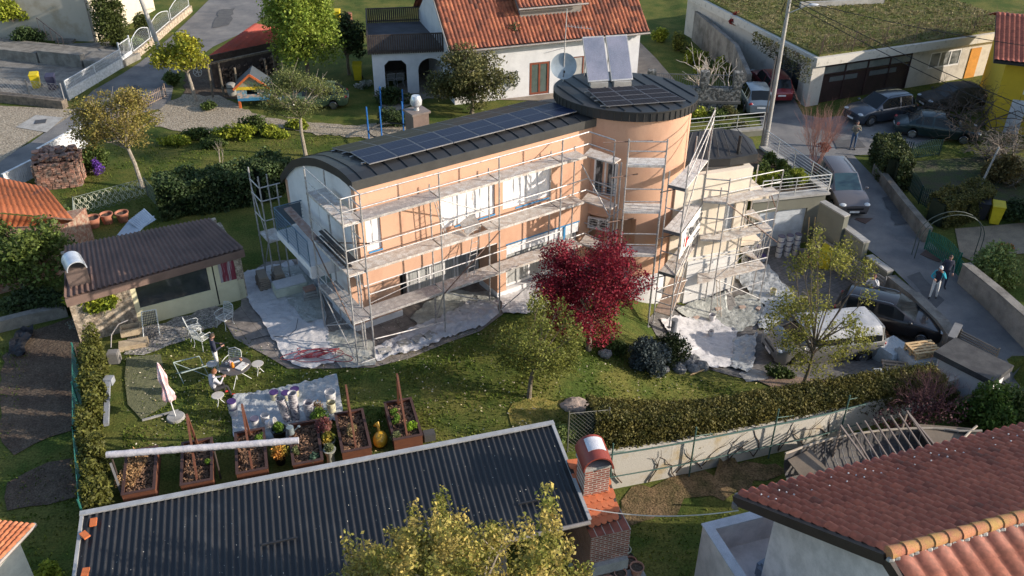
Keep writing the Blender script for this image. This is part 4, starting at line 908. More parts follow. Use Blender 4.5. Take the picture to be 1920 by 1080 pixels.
w=MB(); hood(w,(cp.x,cp.y,3.58),.42,.95,ang(sA,sB)-.1,a0=-.1,a1=PI+.1); w.build('cowl',mat('red_cowl',(.26,.05,.035),.5,fine=.05),oc,smooth=True)
w=MB(); hood(w,(cp.x-.02,cp.y+.12,3.58),.432,.5,ang(sA,sB)-.1,th=.01,a0=.85,a1=2.1); w.build('white_patch',mat('cowl_patch',(.62,.62,.66),.5),oc,smooth=True,bevel=0)
# --- big tiled house bottom right ---
h0,h1=at(1383,930,3.4),at(1960,790,3.4); r0,r1=at(1668,1040,5.6),at(1990,944,5.6)
er=(h1-h0).normalized(); r1=r0+er*9.5; h1=h0+er*11; rb=h0+ (r0-h0)*1.0; gdir=(r0-h0); 
bh=thing('house','large house with dark red clay tile roof and pale walled balcony, bottom right','house',(h0.x,h0.y,-2.4),ang(h0,h1))
r0h=h0+gdir; r1h=h1+gdir
patch('roof',[r0h,r1h,h1,h0],38,13,.10,.065,TERRB,bh,su=8)
down=Vector((gdir.x,gdir.y,-gdir.z))*.9
patch('roof',[r1h,r0h,r0h+down,r1h+down],24,7,.09,.05,TERRP,bh,su=8)
w=MB(); w.slab([r0h-Vector((0,0,.06)),r1h-Vector((0,0,.06)),h1-Vector((0,0,.06)),h0-Vector((0,0,.06))],.12); w.slab([r0h-Vector((0,0,.06)),r1h-Vector((0,0,.06)),r1h+down-Vector((0,0,.06)),r0h+down-Vector((0,0,.06))],.12)
w.bar(h0-er*.05-Vector((0,0,.12)),r0h-er*.05-Vector((0,0,.12)),.14,.26); w.bar(r0h-er*.05-Vector((0,0,.12)),r0h+down-er*.05-Vector((0,0,.12)),.14,.26); w.build('barge_board',mat('dark_brown_board',(.05,.036,.03),.6),bh)
w=MB(); RID=mat('ridge_tiles',(.40,.15,.09),.85,(.36,.22,.07),scale=2,island=.2,fine=.15)
for k in range(26):
    a=r0h+er*(k*.36-.05)+Vector((0,0,.07)); w.tube([a,a+er*.39],[.155,.125],10)
w.build('ridge',RID,bh,smooth=True)
w=MB()
for k in range(60): a=r0h+er*(k*.16)+Vector((0,0,.0)); w.sph((a.x-.02,a.y-.12,a.z-.02),(.1,.07,.06),6,4)
w.build('ridge_mortar',CONC,bh)
for j in range(1,4):
    for i in range(22): w=MB(); p=h0+er*(.3+i*.52+j*.02)+gdir*(.045+j*.05); w.sph((p.x,p.y,p.z+.12),.026,6,4); w.build('snow_stop',WFRAME,bh)
w=MB(); w.cyl((h0+gdir*.02-er*.1-Vector((0,0,.35))),.09,.16,10); w.tube([h0-Vector((0,0,.02))-gdir.normalized()*.08,h1-gdir.normalized()*.08],.07,8); w.build('gutter',GUT,bh)
M=fr(h0,h1,-2.4); gl_=math.hypot(gdir.x,gdir.y)
wallp=mat('pinkish_render',(.66,.61,.60),.9,fine=.04)
w=MB(); 
def gab(x0,x1):
    v=[tf(M,x0,-.5,0),tf(M,x0,-gl_*1.85,0),tf(M,x0,-gl_*1.85,5.75-2.2+1.8),tf(M,x0,-gl_,5.75+1.95),tf(M,x0,-.5,5.4+.25)]
    v2=[tf(M,x1,-.5,0),tf(M,x1,-gl_*1.85,0),tf(M,x1,-gl_*1.85,5.75-2.2+1.8),tf(M,x1,-gl_,5.75+1.95),tf(M,x1,-.5,5.4+.25)]
    w.add(v+v2,[(0,1,2,3,4),(9,8,7,6,5)]+[(i,i+5,(i+1)%5+5,(i+1)%5) for i in range(5)])
gab(.9,1.2); mbx(w,1.2,10.9,-.8,-.5,0,5.6,M); w.build('wall',wallp,bh)
# balcony
w=MB(); b0=at(1318,985,.75); b1=at(1480,945,.75); e2=(b1-b0).normalized(); f2=Vector((gdir.x,gdir.y,0)).normalized()
Mq=Matrix.Translation((b0.x,b0.y,0))@Matrix.Rotation(math.atan2(e2.y,e2.x),4,'Z')
mbx(w,0,3.4,-.22,0,-2.4,.75,Mq); mbx(w,0,.22,-6.5,-.221,-2.4,.75,Mq); mbx(w,.22,3.4,-6.5,-.22,-.45,-.25,Mq); w.build('balcony',wallp,bh)
w=MB(); mbx(w,-.04,3.4,-.26,.04,.751,.80,Mq); mbx(w,-.04,.26,-6.5,-.261,.751,.80,Mq); w.build('balcony_coping',mat('pale_stone',(.55,.56,.60),.7),bh)
window(bh,fr(h0,h0+f2,-2.4)@Matrix.Translation((1.8,-.95,0)),0,1.3,2.3,4.2,-.05,2,.1)
sk=MB(); p=at(1905,1040,4.6); sk.box((p.x,p.y,p.z+.05),(.7,.8,.12),ang(h0,h1)); sk.build('roof_window',mat('dark_rooflight',(.03,.035,.04),.2,spec=.8),bh)
# --- small white house bottom left ---
a=at(0,975,2.6); c=at(66,982,2.6); 
wl=thing('house','small white rendered building with orange tiled roof in the bottom left corner','house',(c.x,c.y,0),0)
hb=Vector((-14.3,15.7,0))
q0=at(-60,965,2.9); q1=at(64,984,2.45); q2=at(-20,1070,2.45); q3=at(-160,1040,2.9)
patch('roof',[at(-160,960,2.9),at(66,983,2.5),at(-6,1058,2.4),at(-260,1090,2.8)],22,8,.05,.03,TERRC,wl,su=8)
w=MB(); w.tube([at(66,983,2.42),at(-12,1066,2.36)],.07,8); w.slab([at(-160,960,2.84),at(66,983,2.44),at(-6,1058,2.34),at(-260,1090,2.74)],.08); w.build('gutter',GUT,wl)
w=MB(); e0=at(38,1020,2.2); w.prism([(e0.x,e0.y),(e0.x-.75,e0.y-1.3),(e0.x-6,e0.y-.6),(e0.x-5,e0.y+1)],0,2.35); w.build('wall',mat('warm_white',(.68,.66,.58),.9,fine=.03),wl)
# --- orange roofed lean-to on the left edge ---
lo_=thing('shed','brick lean-to under an old orange sheet roof at the left edge','shed',at(60,520,0),0)
OR=mat('faded_orange_roof',(.50,.15,.06),.85,(.22,.10,.07),scale=1.6,lo=.55,hi=.75,stretch=(1,1,1),fine=.15,bump=.8,bs=9)
patch('roof',[at(-60,320,2.9),at(88,352,2.9),at(138,412,2.2),at(-60,395,2.6)],16,4,.03,.03,OR,lo_,prof='sin'); patch('roof',[at(-60,396,2.6),at(139,414,2.2),at(120,420,1.8),at(-60,432,2.0)],16,2,.05,.02,OR,lo_,prof='sin')
w=MB(); p0,p1=at(-30,560,0),at(110,520,0); w.prism([(p0.x,p0.y),(p1.x,p1.y),(p1.x+.3,p1.y+3.2),(p0.x,p0.y+3.6)],0,1.75); w.build('wall',mat('old_brick_wall',(.26,.12,.08),.95,(.34,.27,.2),scale=5,fine=.2,fs=15),lo_)
# --- wood shed with a red roof (top) ---
w0,w1=at(395,112,2.1),at(520,80,2.0); ws=thing('wood_shed','open wood store under a worn red roof at the top left','wood shed',at(430,190,0),ang(w0,w1))
rq=[at(420,70,2.9),at(480,44,2.9),at(525,62,2.3),at(396,118,2.2)]; patch('roof',[at(392,104,2.5),at(478,44,3.0),at(520,52,2.9),at(520,78,2.2)],22,6,.04,.03,mat('worn_red_roof',(.34,.06,.04),.7,(.25,.055,.04),fine=.12),ws,prof='sin')
patch('roof',[at(478,44,3.0),at(530,52,2.8),at(528,78,2.1),at(512,82,2.1)],8,4,.04,.03,mat('orange_red',(.52,.14,.05),.7),ws,prof='sin')
w=MB(); pa=[at(400,183,0),at(420,180,0),at(450,190,0),at(505,172,0),at(520,160,0)]
for p in pa: w.tube([p,p+Vector((0,0,2.2))],.07,6)
a,b=at(402,176,0),at(515,150,0); w.bar(a+Vector((0,0,2.0)),b+Vector((0,0,2.0)),.12,.14); w.build('post',BARK,ws)
w=MB(); Mw=fr(a+Vector((0,1.2,0)),b+Vector((0,1.2,0))); Lw=(b-a).length; mbx(w,-.3,Lw+.2,0,.15,0,2.2,Mw); w.build('back_wall',WOODD,ws)
w=MB(); rr=random.Random(3)
for k in range(120): x=rr.uniform(.1,Lw-.1); z=rr.uniform(.1,1.4); p=tf(Mw,x,-.35,z); w.tube([p,p+Vector((rr.uniform(-.1,.1),.4,rr.uniform(-.05,.05)))],rr.uniform(.04,.08),6)
w.build('firewood',mat('old_firewood',(.17,.12,.09),.9,(.08,.06,.05),island=.35),ws)
p=at(436,178,0); brl=thing('barrel','grey plastic barrel standing under the red roofed wood store','barrel',p); w=MB(); w.lathe([(.01,0),(.26,.0),(.31,.35),(.29,.75),(.22,.8),(.01,.8)],p,16); w.build('body',mat('grey_barrel',(.33,.32,.29),.6),brl,smooth=True); w=MB(); w.lathe([(.312,.5),(.32,.52),(.312,.56)],p,16); w.build('band',BLACKP,brl)
# --- painted playhouse ---
p=at(480,195,0); ph=thing('playhouse','small wooden playhouse painted orange, yellow and blue on legs','playhouse',p,.15)
M=Matrix.Translation(p)@Matrix.Rotation(.15,4,'Z'); Wd,Dd=1.9,1.5
w=MB(); 
for x in(-Wd/2+.08,Wd/2-.08):
    for y in(-Dd/2+.08,Dd/2-.08): mbx(w,x-.07,x+.07,y-.07,y+.07,0,.5,M)
w.build('leg',mat('orange_paint',(.58,.14,.04),.6),ph)
w=MB(); mbx(w,-Wd/2,Wd/2,-Dd/2,Dd/2,.5,.68,M); w.build('floor',mat('blue_paint',(.05,.22,.40),.6),ph)
w=MB(); holed(w,-Wd/2,Wd/2,.68,1.35,[(-.35,.3,.9,1.2)],-Dd/2,-Dd/2+.06,M); holed(w,-Wd/2,Wd/2,.68,1.35,[],Dd/2-.06,Dd/2,M)
for x in(-Wd/2,Wd/2-.06): mbx(w,x,x+.06,-Dd/2+.061,Dd/2-.061,.68,1.35,M)
w.build('wall',mat('mural_wall',(.42,.32,.26),.8,(.12,.25,.32),scale=5,lo=.45,hi=.55,fine=.2,fs=9),ph)
w=MB(); mbx(w,-Wd/2-.03,Wd/2+.03,-Dd/2-.03,-Dd/2,1.22,1.4,M); w.build('trim',mat('yellow_paint',(.7,.5,.03),.6),ph)
w=MB(); w.add([tf(M,-Wd/2,-Dd/2+.01,1.4),tf(M,Wd/2,-Dd/2+.01,1.4),tf(M,0,-Dd/2+.01,2.1),tf(M,-Wd/2,Dd/2-.01,1.4),tf(M,Wd/2,Dd/2-.01,1.4),tf(M,0,Dd/2-.01,2.1)],[(0,1,2),(3,5,4),(0,3,4,1)]); w.build('gable',mat('mural_gable',(.24,.32,.22),.8,(.34,.26,.2),scale=6),ph)
w=MB()
for s in(-1,1): w.slab([tf(M,s*(Wd/2+.15),-Dd/2-.15,1.3),tf(M,0,-Dd/2-.15,2.2),tf(M,0,Dd/2+.15,2.2),tf(M,s*(Wd/2+.15),Dd/2+.15,1.3)],.05)
w.build('roof',mat('slate_blue_roof',(.07,.085,.10),.7),ph)
w=MB()
for s in(-1,1): w.bar(tf(M,s*(Wd/2+.15),-Dd/2-.18,1.3),tf(M,0,-Dd/2-.18,2.2),.05,.13)
w.build('bargeboard',mat('orange_paint',(.58,.14,.04),.6),ph)
# --- stone faced terrace block behind the tower ---
a,b=at(1225,165,1.5),at(1388,172,1.5); STN=mat('rubble_stone',(.24,.235,.22),.95,(.07,.07,.065),scale=6,lo=.44,hi=.54,bump=3,bs=6,fine=.2,fs=16)
sb=thing('wall','rubble stone terrace wall with iron railing panels behind the round tower','wall',at(1300,200,0),0)
M=fr(at(1225,166,1.6),at(1390,170,1.6)); L_=(at(1390,170,1.6)-at(1225,166,1.6)).length
w=MB(); mbx(w,-.5,L_,0,.5,.9,1.7,M); mbx(w,1.0,L_-.1,.0,.4,0,.75,M) ; 
for x in(-.4,L_*.53,L_-.5): mbx(w,x,x+.5,-.05,.45,1.7,2.7,M)
w.build('stonework',STN,sb); w=MB(); mbx(w,-.5,L_+.05,-.08,.6,.76,.9,M); w.build('slab_edge',mat('dark_slab',(.11,.11,.105),.8),sb)
w=MB()
for xa,xb in((.15,L_*.53-.05),(L_*.53+.55,L_-.55)):
    n=int((xb-xa)/.14)
    for i in range(n+1): mbx(w,xa+i*.14,xa+i*.14+.02,.2,.22,1.75,2.45,M)
    mbx(w,xa,xb,.19,.23,2.45,2.49,M)
w.build('railing',mat('grey_iron',(.15,.15,.15),.6),sb)
w=MB(); mbx(w,.2,1.9,-.12,-.09,.15,.7,M); w.build('dark_window',GLASS,sb)
# patio of the roof chimney block behind main house
cp=at(782,262,0); cm=thing('chimney','brown clad chimney with a white steel urn on top, behind the curved roof','chimney',(cp.x,cp.y,0),HA)
cx=at(782,225,4.2); w=MB(); w.box((cx.x,cx.y,3.3),(.85,.85,2.6),HA); w.build('stack',mat('brown_cladding',(.19,.14,.12),.6),cm); w=MB(); w.box((cx.x,cx.y,4.66),(1.0,1.0,.1),HA); w.build('cap',mat('brown_cap',(.21,.17,.15),.5),cm)
w=MB(); w.lathe([(.01,4.7),(.13,4.71),(.11,4.85),(.27,5.0),(.29,5.2),(.22,5.38),(.2,5.42),(.01,5.42)],(cx.x,cx.y,0),20); w.build('urn',mat('white_steel',(.7,.72,.74),.25,metal=.4),cm,smooth=True)
w=MB(); w.box((cx.x,cx.y,1.0),(.8,.8,2.0),HA); w.build('base',CONC,cm)

# covered furniture on the balcony of the tiled house
p=Mq@Vector((1.5,-1.6,-.24)); t=thing('covered_furniture','grey cover thrown over garden furniture on the walled balcony','furniture cover',p); w=MB(); w.box(p+Vector((0,0,.35)),(1.0,.7,.7),.6); w.build('cover',mat('grey_blue_cover',(.26,.30,.36),.8,bump=1,bs=8),t,bevel=.12)
p=Mq@Vector((2.3,-1.9,-.24)); t=thing('parasol','folded dark grey parasol standing on the walled balcony','parasol',p); w=MB(); w.tube([p,p+Vector((0,0,2.3))],.03,6); w.build('pole',BLACKP,t); w=MB(); w.tube([p+Vector((0,0,1.0)),p+Vector((.05,0,1.4)),p+Vector((0,0,2.2))],[.13,.15,.04],8); w.build('canopy',mat('grey_canopy',(.16,.16,.18),.9),t,smooth=True)
# ================= SCAFFOLDING =================
class Scf:
    def __init__(s,label,loc): s.t=thing('scaffolding',label,'scaffolding',hf(*loc),HA,group='scaffold sections round the house'); s.k=0
    def post(s,X,Y,z0,z1,foot=True):
        w=MB(HM); w.tube([(X,Y,z0),(X,Y,z1)],.030,6)
        z=math.ceil(z0)+0.
        for zz in np.arange(z0+.95,z1-.1,1.0): w.tube([(X-.01,Y,zz-.04),(X-.01,Y,zz+.04)],.036,6)
        o=w.build('post',STEEL,s.t)
        if foot: f=MB(HM); f.b2(X-.08,X+.08,Y-.08,Y+.08,z0-.005,z0+.015); f.build('base_plate',STEEL,o)
        return o
    def rail(s,a,b,r=.025,m=None,name='guard_rail'): w=MB(HM); w.tube([a,b],r,6); return w.build(name,m or STEEL,s.t)
    def deck(s,q,z,m=None,th=.06,boards=2,toe=None):
        """q four plan corners: a,b along outer edge, c,d inner"""
        zz=[z]*4 if not isinstance(z,(list,tuple)) else z
        w=MB(HM); q=[Vector((p[0],p[1],zz[i])) for i,p in enumerate(q)]
        for k in range(boards):
            u0,u1=k/boards+.012,(k+1)/boards-.012
            a=q[0].lerp(q[3],u0);b=q[1].lerp(q[2],u0);c=q[1].lerp(q[2],u1);d=q[0].lerp(q[3],u1); w.slab([a,b,c,d],th)
        o=w.build('deck',m or DECK,s.t)
        if toe: f=MB(HM); f.bar(q[0]+Vector((0,0,-.02)),q[1]+Vector((0,0,-.02)),.03,.1); f.build('deck_edge',m or DECK,o)
        return o
    def frame(s,a,b,z): s.rail((a[0],a[1],z-.07),(b[0],b[1],z-.07),.022,name='transom')
    def ladder(s,a,b,wd=.38,d=(1,0),n=8,m=None):
        w=MB(HM); a=Vector(a);b=Vector(b);D=Vector((d[0],d[1],0))*wd/2
        w.tube([a-D,b-D],.018,5); w.tube([a+D,b+D],.018,5)
        for i in range(n): p=a.lerp(b,(i+.5)/n); w.tube([p-D,p+D],.012,4)
        return w.build('ladder',m or STEEL,s.t)
XS=[0,3.07,5.63,8.55]; YO,YI=.08,.81
A_=Scf('long galvanised scaffold with spattered decks along the peach front of the house',(0,0,0))
gz=lambda X,Y: T(*hf(X,Y).xy)
for i,X in enumerate(XS): A_.post(X,YO,gz(X,YO),7.02); A_.post(X,YI,gz(X,YI),6.25 if i else 6.6)
for X in XS:
    for z in(2,4,6): A_.frame((X,YO),(X,YI),z)
for b in range(3):
    x0,x1=XS[b],XS[b+1]
    for z,m in((2,DECKS if b==0 else DECK),(4,DECK),(6,DECKS if b==0 else DECK)):
        if b==1 and z==4: # open hatch
            A_.deck([(x0+.03,YO),(lerp(x0,x1,.5),YO),(lerp(x0,x1,.5),YI),(x0+.03,YI)],z,m,boards=1,toe=1); A_.deck([(lerp(x0,x1,.5),YO),(x1,YO),(x1,YO+.16),(lerp(x0,x1,.5),YO+.16)],z,m,boards=1); A_.deck([(lerp(x0,x1,.85),YO+.18),(x1,YO+.18),(x1,YI),(lerp(x0,x1,.85),YI)],z,m,boards=1)
        else: A_.deck([(x0+.03,YO),(x1-.03,YO),(x1-.03,YI),(x0+.03,YI)],z,m,toe=1)
    for z in(7,6.5,5,4.5): A_.rail((x0,YO-.03,z),(x1,YO-.03,z))
    if b<3: A_.rail((x0,YO-.03,3.0),(x1,YO-.03,3.0))
A_.rail((0,YO,1.0),(3.07,YO,.62)); A_.rail((3.07,YO,2),(5.63,YO,.5),name='brace'); A_.rail((3.07,YO-.04,1.95),(5.63,YO-.04,3.9),m=RUST,name='brace'); A_.rail((3.07,YO,5.95),(5.2,YO+.3,4.7),name='brace')
A_.rail((5.63,YO,.2),(8.55,YO,1.6),name='brace'); A_.rail((0,YO,7),(0,YI,7)); A_.rail((0,YO,6.5),(0,YI,6.5))
A_.rail((-.1,YO,5.3),(-.1,YI,5.3)); A_.rail((3.07,YI,.4),(3.07,YO,1.9),name='brace'); A_.rail((.0,YO,2.6),(3.07,YO,3.0),.012)
A_.ladder((4.5,.45,2.05),(4.95,.6,4.05),d=(.9,.1)); A_.ladder((3.5,.45,4.05),(3.15,.7,5.9),d=(.5,.6)); 
w=MB(HM); w.slab([(4.25,.2,4.05),(4.85,.15,4.35),(4.85,.7,4.65),(4.25,.75,4.35)],.05); w.build('open_hatch',DECK,A_.t)
# corner piece towards the tower
for z in(2,4,6):
    A_.deck([(8.58,YO),(9.75,.05),(9.75,.75),(8.58,YI)],z,boards=2,toe=1); A_.deck([(9.75,.25),(10.2,-1.05),(10.75,-.85),(10.4,.65)],z,boards=1)
    A_.rail((8.55,YO-.03,z+1),(9.85,.1,z+1)) if z>2 else None; A_.rail((8.55,YO-.03,z+.5),(9.85,.1,z+.5)); A_.rail((9.85,.1,z+.5),(10.15,-1.1,z+.5)); A_.rail((9.85,.1,z+1),(10.15,-1.1,z+1))
A_.post(9.7,.75,gz(9.7,.75),6.2); A_.post(10.15,-1.1,gz(10.15,-1.1),7.0); A_.rail((9.7,.3,5.6),(10.15,-1.1,3.7),name='brace'); A_.rail((9.9,-.1,2.6),(10.45,-1.4,4.1),name='brace')
# left end
L_=Scf('scaffold section standing in front of the blue-white curved gable end',(-.7,.1,0))
for (X,Y,z1) in((-.7,.1,7.02),(-.7,3.15,7.02),(.02,3.15,6.7),(-.02,1.0,6.5)): L_.post(X,Y,gz(X,Y),z1)
for z in(2,4,6):
    L_.deck([(-.7,.12),(-.7,3.15),(.0,3.15),(.0,.12)],z,m=DECKS if z==2 else DECK,toe=1); L_.frame((-.7,.1),(0,.1),z); L_.frame((-.7,3.15),(.02,3.15),z)
    for d in (.5,1.): L_.rail((-.72,.1,z+d),(-.72,3.15,z+d))
for z in(7,6.5,5,4.5): L_.rail((-.7,.08,z),(0,.08,z))
L_.rail((-.74,3.15,4.0),(-.74,.1,1.9),m=RUST,name='brace'); L_.rail((-.7,3.2,3.9),(.15,-.1,4.5) if 0 else (0.3,.3,4.9),m=RUST,name='brace')
L_.rail((-.7,.1,2),(-.7,3.15,.1),name='brace'); L_.rail((-.7,3.15,2),(-.7,.1,.1),name='brace'); L_.rail((-.7,.1,.12),(0,.08,.12)); L_.rail((-.7,3.15,.1),(.02,3.15,.1))
w=MB(HM); w.slab([(-.5,.3,4.42),(-.25,.3,4.42),(-.25,3.0,4.42),(-.5,3.0,4.42)],.05); w.slab([(-.58,.5,4.1),(-.35,.5,4.1),(-.35,3.2,4.1),(-.58,3.2,4.1)],.04); w.build('steel_plank',mat('dark_plank',(.05,.05,.055),.4,metal=.4),L_.t)
w=MB(HM); w.slab([(-.75,3.1,4.0),(-.4,3.1,4.0),(-.35,6.2,4.02),(-.65,6.2,4.02)],.05); w.build('loose_plank',mat('red_brown_plank',(.26,.15,.11),.8,(.38,.3,.27),scale=4),L_.t)
# back corner tower behind the balcony
K_=Scf('narrow scaffold tower behind the balcony corner beside the dark hedge',(-.6,8.6,0))
pz=[at(505,505,0),at(516,507,0),at(530,499,0),at(547,495,0)]
kk=[(-1.15,7.3),(-1.15,8.4),(-.45,7.3),(-.45,8.4)]
for i,(X,Y) in enumerate(kk): K_.post(X,Y,0,5.1 if i<2 else 4.6)
for z in(2.1,): K_.deck([(-1.15,7.3),(-1.15,8.4),(-.45,8.4),(-.45,7.3)],z,boards=1)
for z in(3.1,4.,4.6): K_.rail((-1.17,7.3,z),(-1.17,8.4,z)); K_.rail((-1.15,7.3,z),(-.3,7.3,z))
K_.rail((-1.15,7.3,2.2),(-1.15,8.4,4.2),name='brace'); K_.rail((-1.15,8.4,.3),(-1.15,7.3,2.1),name='brace')
# round the tower: front bay
F_=Scf('scaffold bay with white boards in front of the round tower',(11.1,-1.9,0))
P1,P2,P3,P4=(10.52,-1.48),(11.72,-2.32),(12.25,-1.75),(11.03,-.92)
for p,z1 in((P1,7.1),(P2,7.1),(P3,6.1),(P4,6.2)): F_.post(*p,gz(*p),z1)
q2=(10.38,-1.3); F_.post(*q2,gz(*q2),6.1); F_.post(10.3,-1.18,gz(10.3,-1.18),6.0)
WB=mat('white_spattered_board',(.62,.60,.57),.85,(.42,.38,.35),scale=4,lo=.45,hi=.65,fine=.15,fs=25)
for z in(2,4,6):
    F_.deck([P1,P2,P3,P4],z,m=WB,toe=1,boards=3); F_.frame(P2,P3,z); F_.frame(P1,P4,z)
for z in(7,6.6,5,4.45,3,2.5): F_.rail((*P1,z),(*P2,z))
for z in (5.55,3.6): F_.rail((P1[0]-.6,P1[1]+.2,z),(P1[0]+.5,P1[1]-.1,z),m=RUST,name='tie_bar')
F_.rail((P1[0]-.9,P1[1]+.45,7.0),(P1[0]+.9,P1[1]-.35,6.95),m=RUST,name='tie_bar')
for z in (4.9,2.8,.9): F_.rail((P2[0]-.1,P2[1],z),(P2[0]+.75,P2[1]-.15,z-.0),m=BLACKP,name='tie_bar')
# right of the tower
N1,N2,N3,N4=(12.49,-2.82),(15.22,-1.29),(14.85,-.85),(12.17,-2.15)
T_=Scf('scaffold section with the banner between the tower and the cream wing',(12.5,-2.8,-1.5))
for p,z0,z1 in((N1,-1.6,6.0),(N2,-1.6,7.3),(N4,-1.6,5.6),(N3,-1.6,6.0)): T_.post(*p,z0,z1)
for z in(5,3,1): T_.deck([N1,N2,N3,N4],z,m=WB if z>1 else DECK,toe=None,boards=3); T_.frame(N1,N4,z); T_.frame(N2,N3,z); w=MB(HM); w.bar((*N1,z-.05),(*N4,z-.05),.04,.13); w.build('deck_end',mat('deck_end_steel',(.16,.17,.18),.5,metal=.4),T_.t)
T_.deck([(12.49,-2.82),(14.2,-1.9),(13.9,-1.3),(12.17,-2.15)],[-1.0,-.2,-.2,-1.0],m=mat('plywood',(.58,.42,.31),.8,fine=.1,fs=10),boards=1)
for z in(6,): T_.rail((*N1,z-.02),(*N2,z+1.2)); T_.rail((*N1,z-.5),(*N2,z+.7))
T_.rail((*N1,3.05),(*N2,6.9),name='brace'); T_.rail((*N1,-1.3),(*N2,3.0),name='brace'); T_.rail((*N1,1.0),(*N2,1.9),name='guard_rail'); T_.rail((*N1,.1),(*N2,2.9),name='brace')
for z in (4.,2.,0.,-.5): T_.rail((*N1,z),(*N4,z))
for z in (.4,-.2): T_.rail((*N4,z-.3),(13.8,-2.3,z-.3)); 
# banner
bn=MB(HM); nx,nz=24,6; vs=[]; bx0,bz0,bz1=0.02,1.75,3.0
def bpt(u,v):
    p=Vector(N1).lerp(Vector(N2),.0+u*.96); zt=lerp(3.02,3.0,u); zb=lerp(1.8,1.65,u)
    off=.05+.05*math.sin(u*9+v*2)*math.sin(PI*v); d=Vector((N2[0]-N1[0],N2[1]-N1[1])).normalized(); return Vector((p.x+d.y*off,p.y-d.x*off,lerp(zb,zt,v)))
for j in range(nz+1):
    for i in range(nx+1): vs.append(bpt(i/nx,j/nz))
bn.add(vs,[(j*(nx+1)+i,j*(nx+1)+i+1,(j+1)*(nx+1)+i+1,(j+1)*(nx+1)+i) for j in range(nz) for i in range(nx)])
ban=bn.build('banner',mat('banner_cloth',(.80,.80,.79),.6,fine=.03),smooth=True)
tag(ban,'white advertising banner with black lettering and red emblem tied to the scaffold','banner')
def text(s,size,mat_,M,parent,name='lettering',ext=.004,bold=0.):
    c=bpy.data.curves.new(name,'FONT'); c.body=s; c.size=size; c.extrude=ext; c.offset=bold; c.align_x='LEFT'; c.align_y='BOTTOM'; o=bpy.data.objects.new('tmp',c); COL.objects.link(o); o.matrix_world=M
    bpy.context.view_layer.update(); me=bpy.data.meshes.new_from_object(o.evaluated_get(bpy.context.evaluated_depsgraph_get())); me.transform((parent.matrix_basis.inverted() if parent else Matrix())@M if parent else M); me.materials.clear(); me.materials.append(mat_)
    bpy.data.objects.remove(o); n=bpy.data.objects.new(name,me); COL.objects.link(n); n.parent=parent; return n
d2=(hf(*N2)-hf(*N1)).normalized(); zz=Vector((0,0,1)); nrm=d2.cross(zz); 
def bm_(u,v,off=.07):
    o=HM@bpt(u,v); return Matrix.Translation(o+nrm*off)@Matrix((d2,zz,-nrm*-1)).transposed().to_4x4()
BLKP=mat('black_print',(.03,.03,.035),.6)
text('Baumit',.74,BLKP,bm_(.27,.34),ban,bold=.010); text('baumit.com',.15,BLKP,bm_(.12,.1),ban,bold=.004); text('Life challenges',.17,BLKP,bm_(.62,.10),ban,bold=.003)
w=MB(); c=HM@bpt(.16,.52)+nrm*.075
for (dx,dz,rx,rz) in((0,0,.13,.2),(.1,.1,.1,.14),(-.09,-.1,.08,.12)): 
    o=c+d2*dx+zz*dz; vs=[o+nrm*.004]+[o+d2*rx*math.cos(t)+zz*(rz*math.sin(t)+.05*math.cos(3*t))+nrm*.004 for t in [2*PI*k/14 for k in range(14)]]; w.add(vs,[(0,1+k,1+(k+1)%14) for k in range(14)])
w.build('emblem',mat('red_print',(.6,.03,.03),.6),ban,norm=False)
# wing scaffold
W_=Scf('low scaffold along the cream wing above the drop cloths and paint buckets',(15.7,-2.2,-2.5))
P,Rr_=(15.68,-2.22),(18.38,-2.73); Pi,Ri=(15.86,-1.66),(18.52,-2.15); LV=(-.55,1.42,3.25)
Q={z:(hl(at(*a,z))[:2],hl(at(*b,z))[:2]) for z,a,b in((-.55,(1308,530),(1308,512)),(1.42,(1313,449),(1313,433)),(3.25,(1318,377),(1318,365)))}
S_=(18.95,-.9)
for p,z0,z1 in((P,-2.5,4.4),(Pi,-2.5,3.7),(Rr_,-2.5,4.3),(Ri,-2.5,3.7),(S_,-2.5,3.7),((17.1,-2.0),-2.5,3.2)): W_.post(*p,z0,z1)
for z in LV:
    W_.deck([P,Rr_,Ri,Pi],z,toe=1); W_.deck([Q[z][0],P,Pi,Q[z][1]],z,toe=1); W_.frame(P,Pi,z); W_.frame(Rr_,Ri,z)
    if z<3: W_.deck([Rr_,(19.1,-.9),(18.5,-.8),Ri],z,boards=1)
    for d in(.5,1.05): W_.rail((*P,z+d),(*Rr_,z+d))
for z in(4.3,3.8,2.45): W_.rail((*Q[3.25][0],z),(*P,z))
W_.rail((*P,3.25),(18.7,-2.85,.7),m=RUST,name='brace'); W_.rail((*P,-.55),(*Rr_,-2.3),name='brace'); W_.rail((*P,-.5),(*Rr_,1.3),name='brace'); W_.rail((*P,-1.6),(*Rr_,-1.3)); W_.rail((18.0,-2.6,3.2),(18.9,-2.4,2.0),m=RUST,name='brace')
W_.ladder((15.9,-2.6,-2.4),(15.75,-2.3,-.5),d=(.2,.9),wd=.3,n=6,m=mat('ladder_wood',(.5,.42,.34),.8))
# bundle of loose props leaning behind
w=MB(HM)
rr=random.Random(5)
for k in range(9): p=at(1395+rr.random()*30,500,-2.45); w.tube([HM.inverted()@p,HM.inverted()@(p+Vector((rr.uniform(-.6,.6),rr.uniform(-.2,.5),2.4+rr.random()*.4)))],.022,5)
o=w.build('scaffold_tubes',STEEL); tag(o,'bundle of loose scaffold tubes leaning by the stacked paint buckets','scaffold tubes')
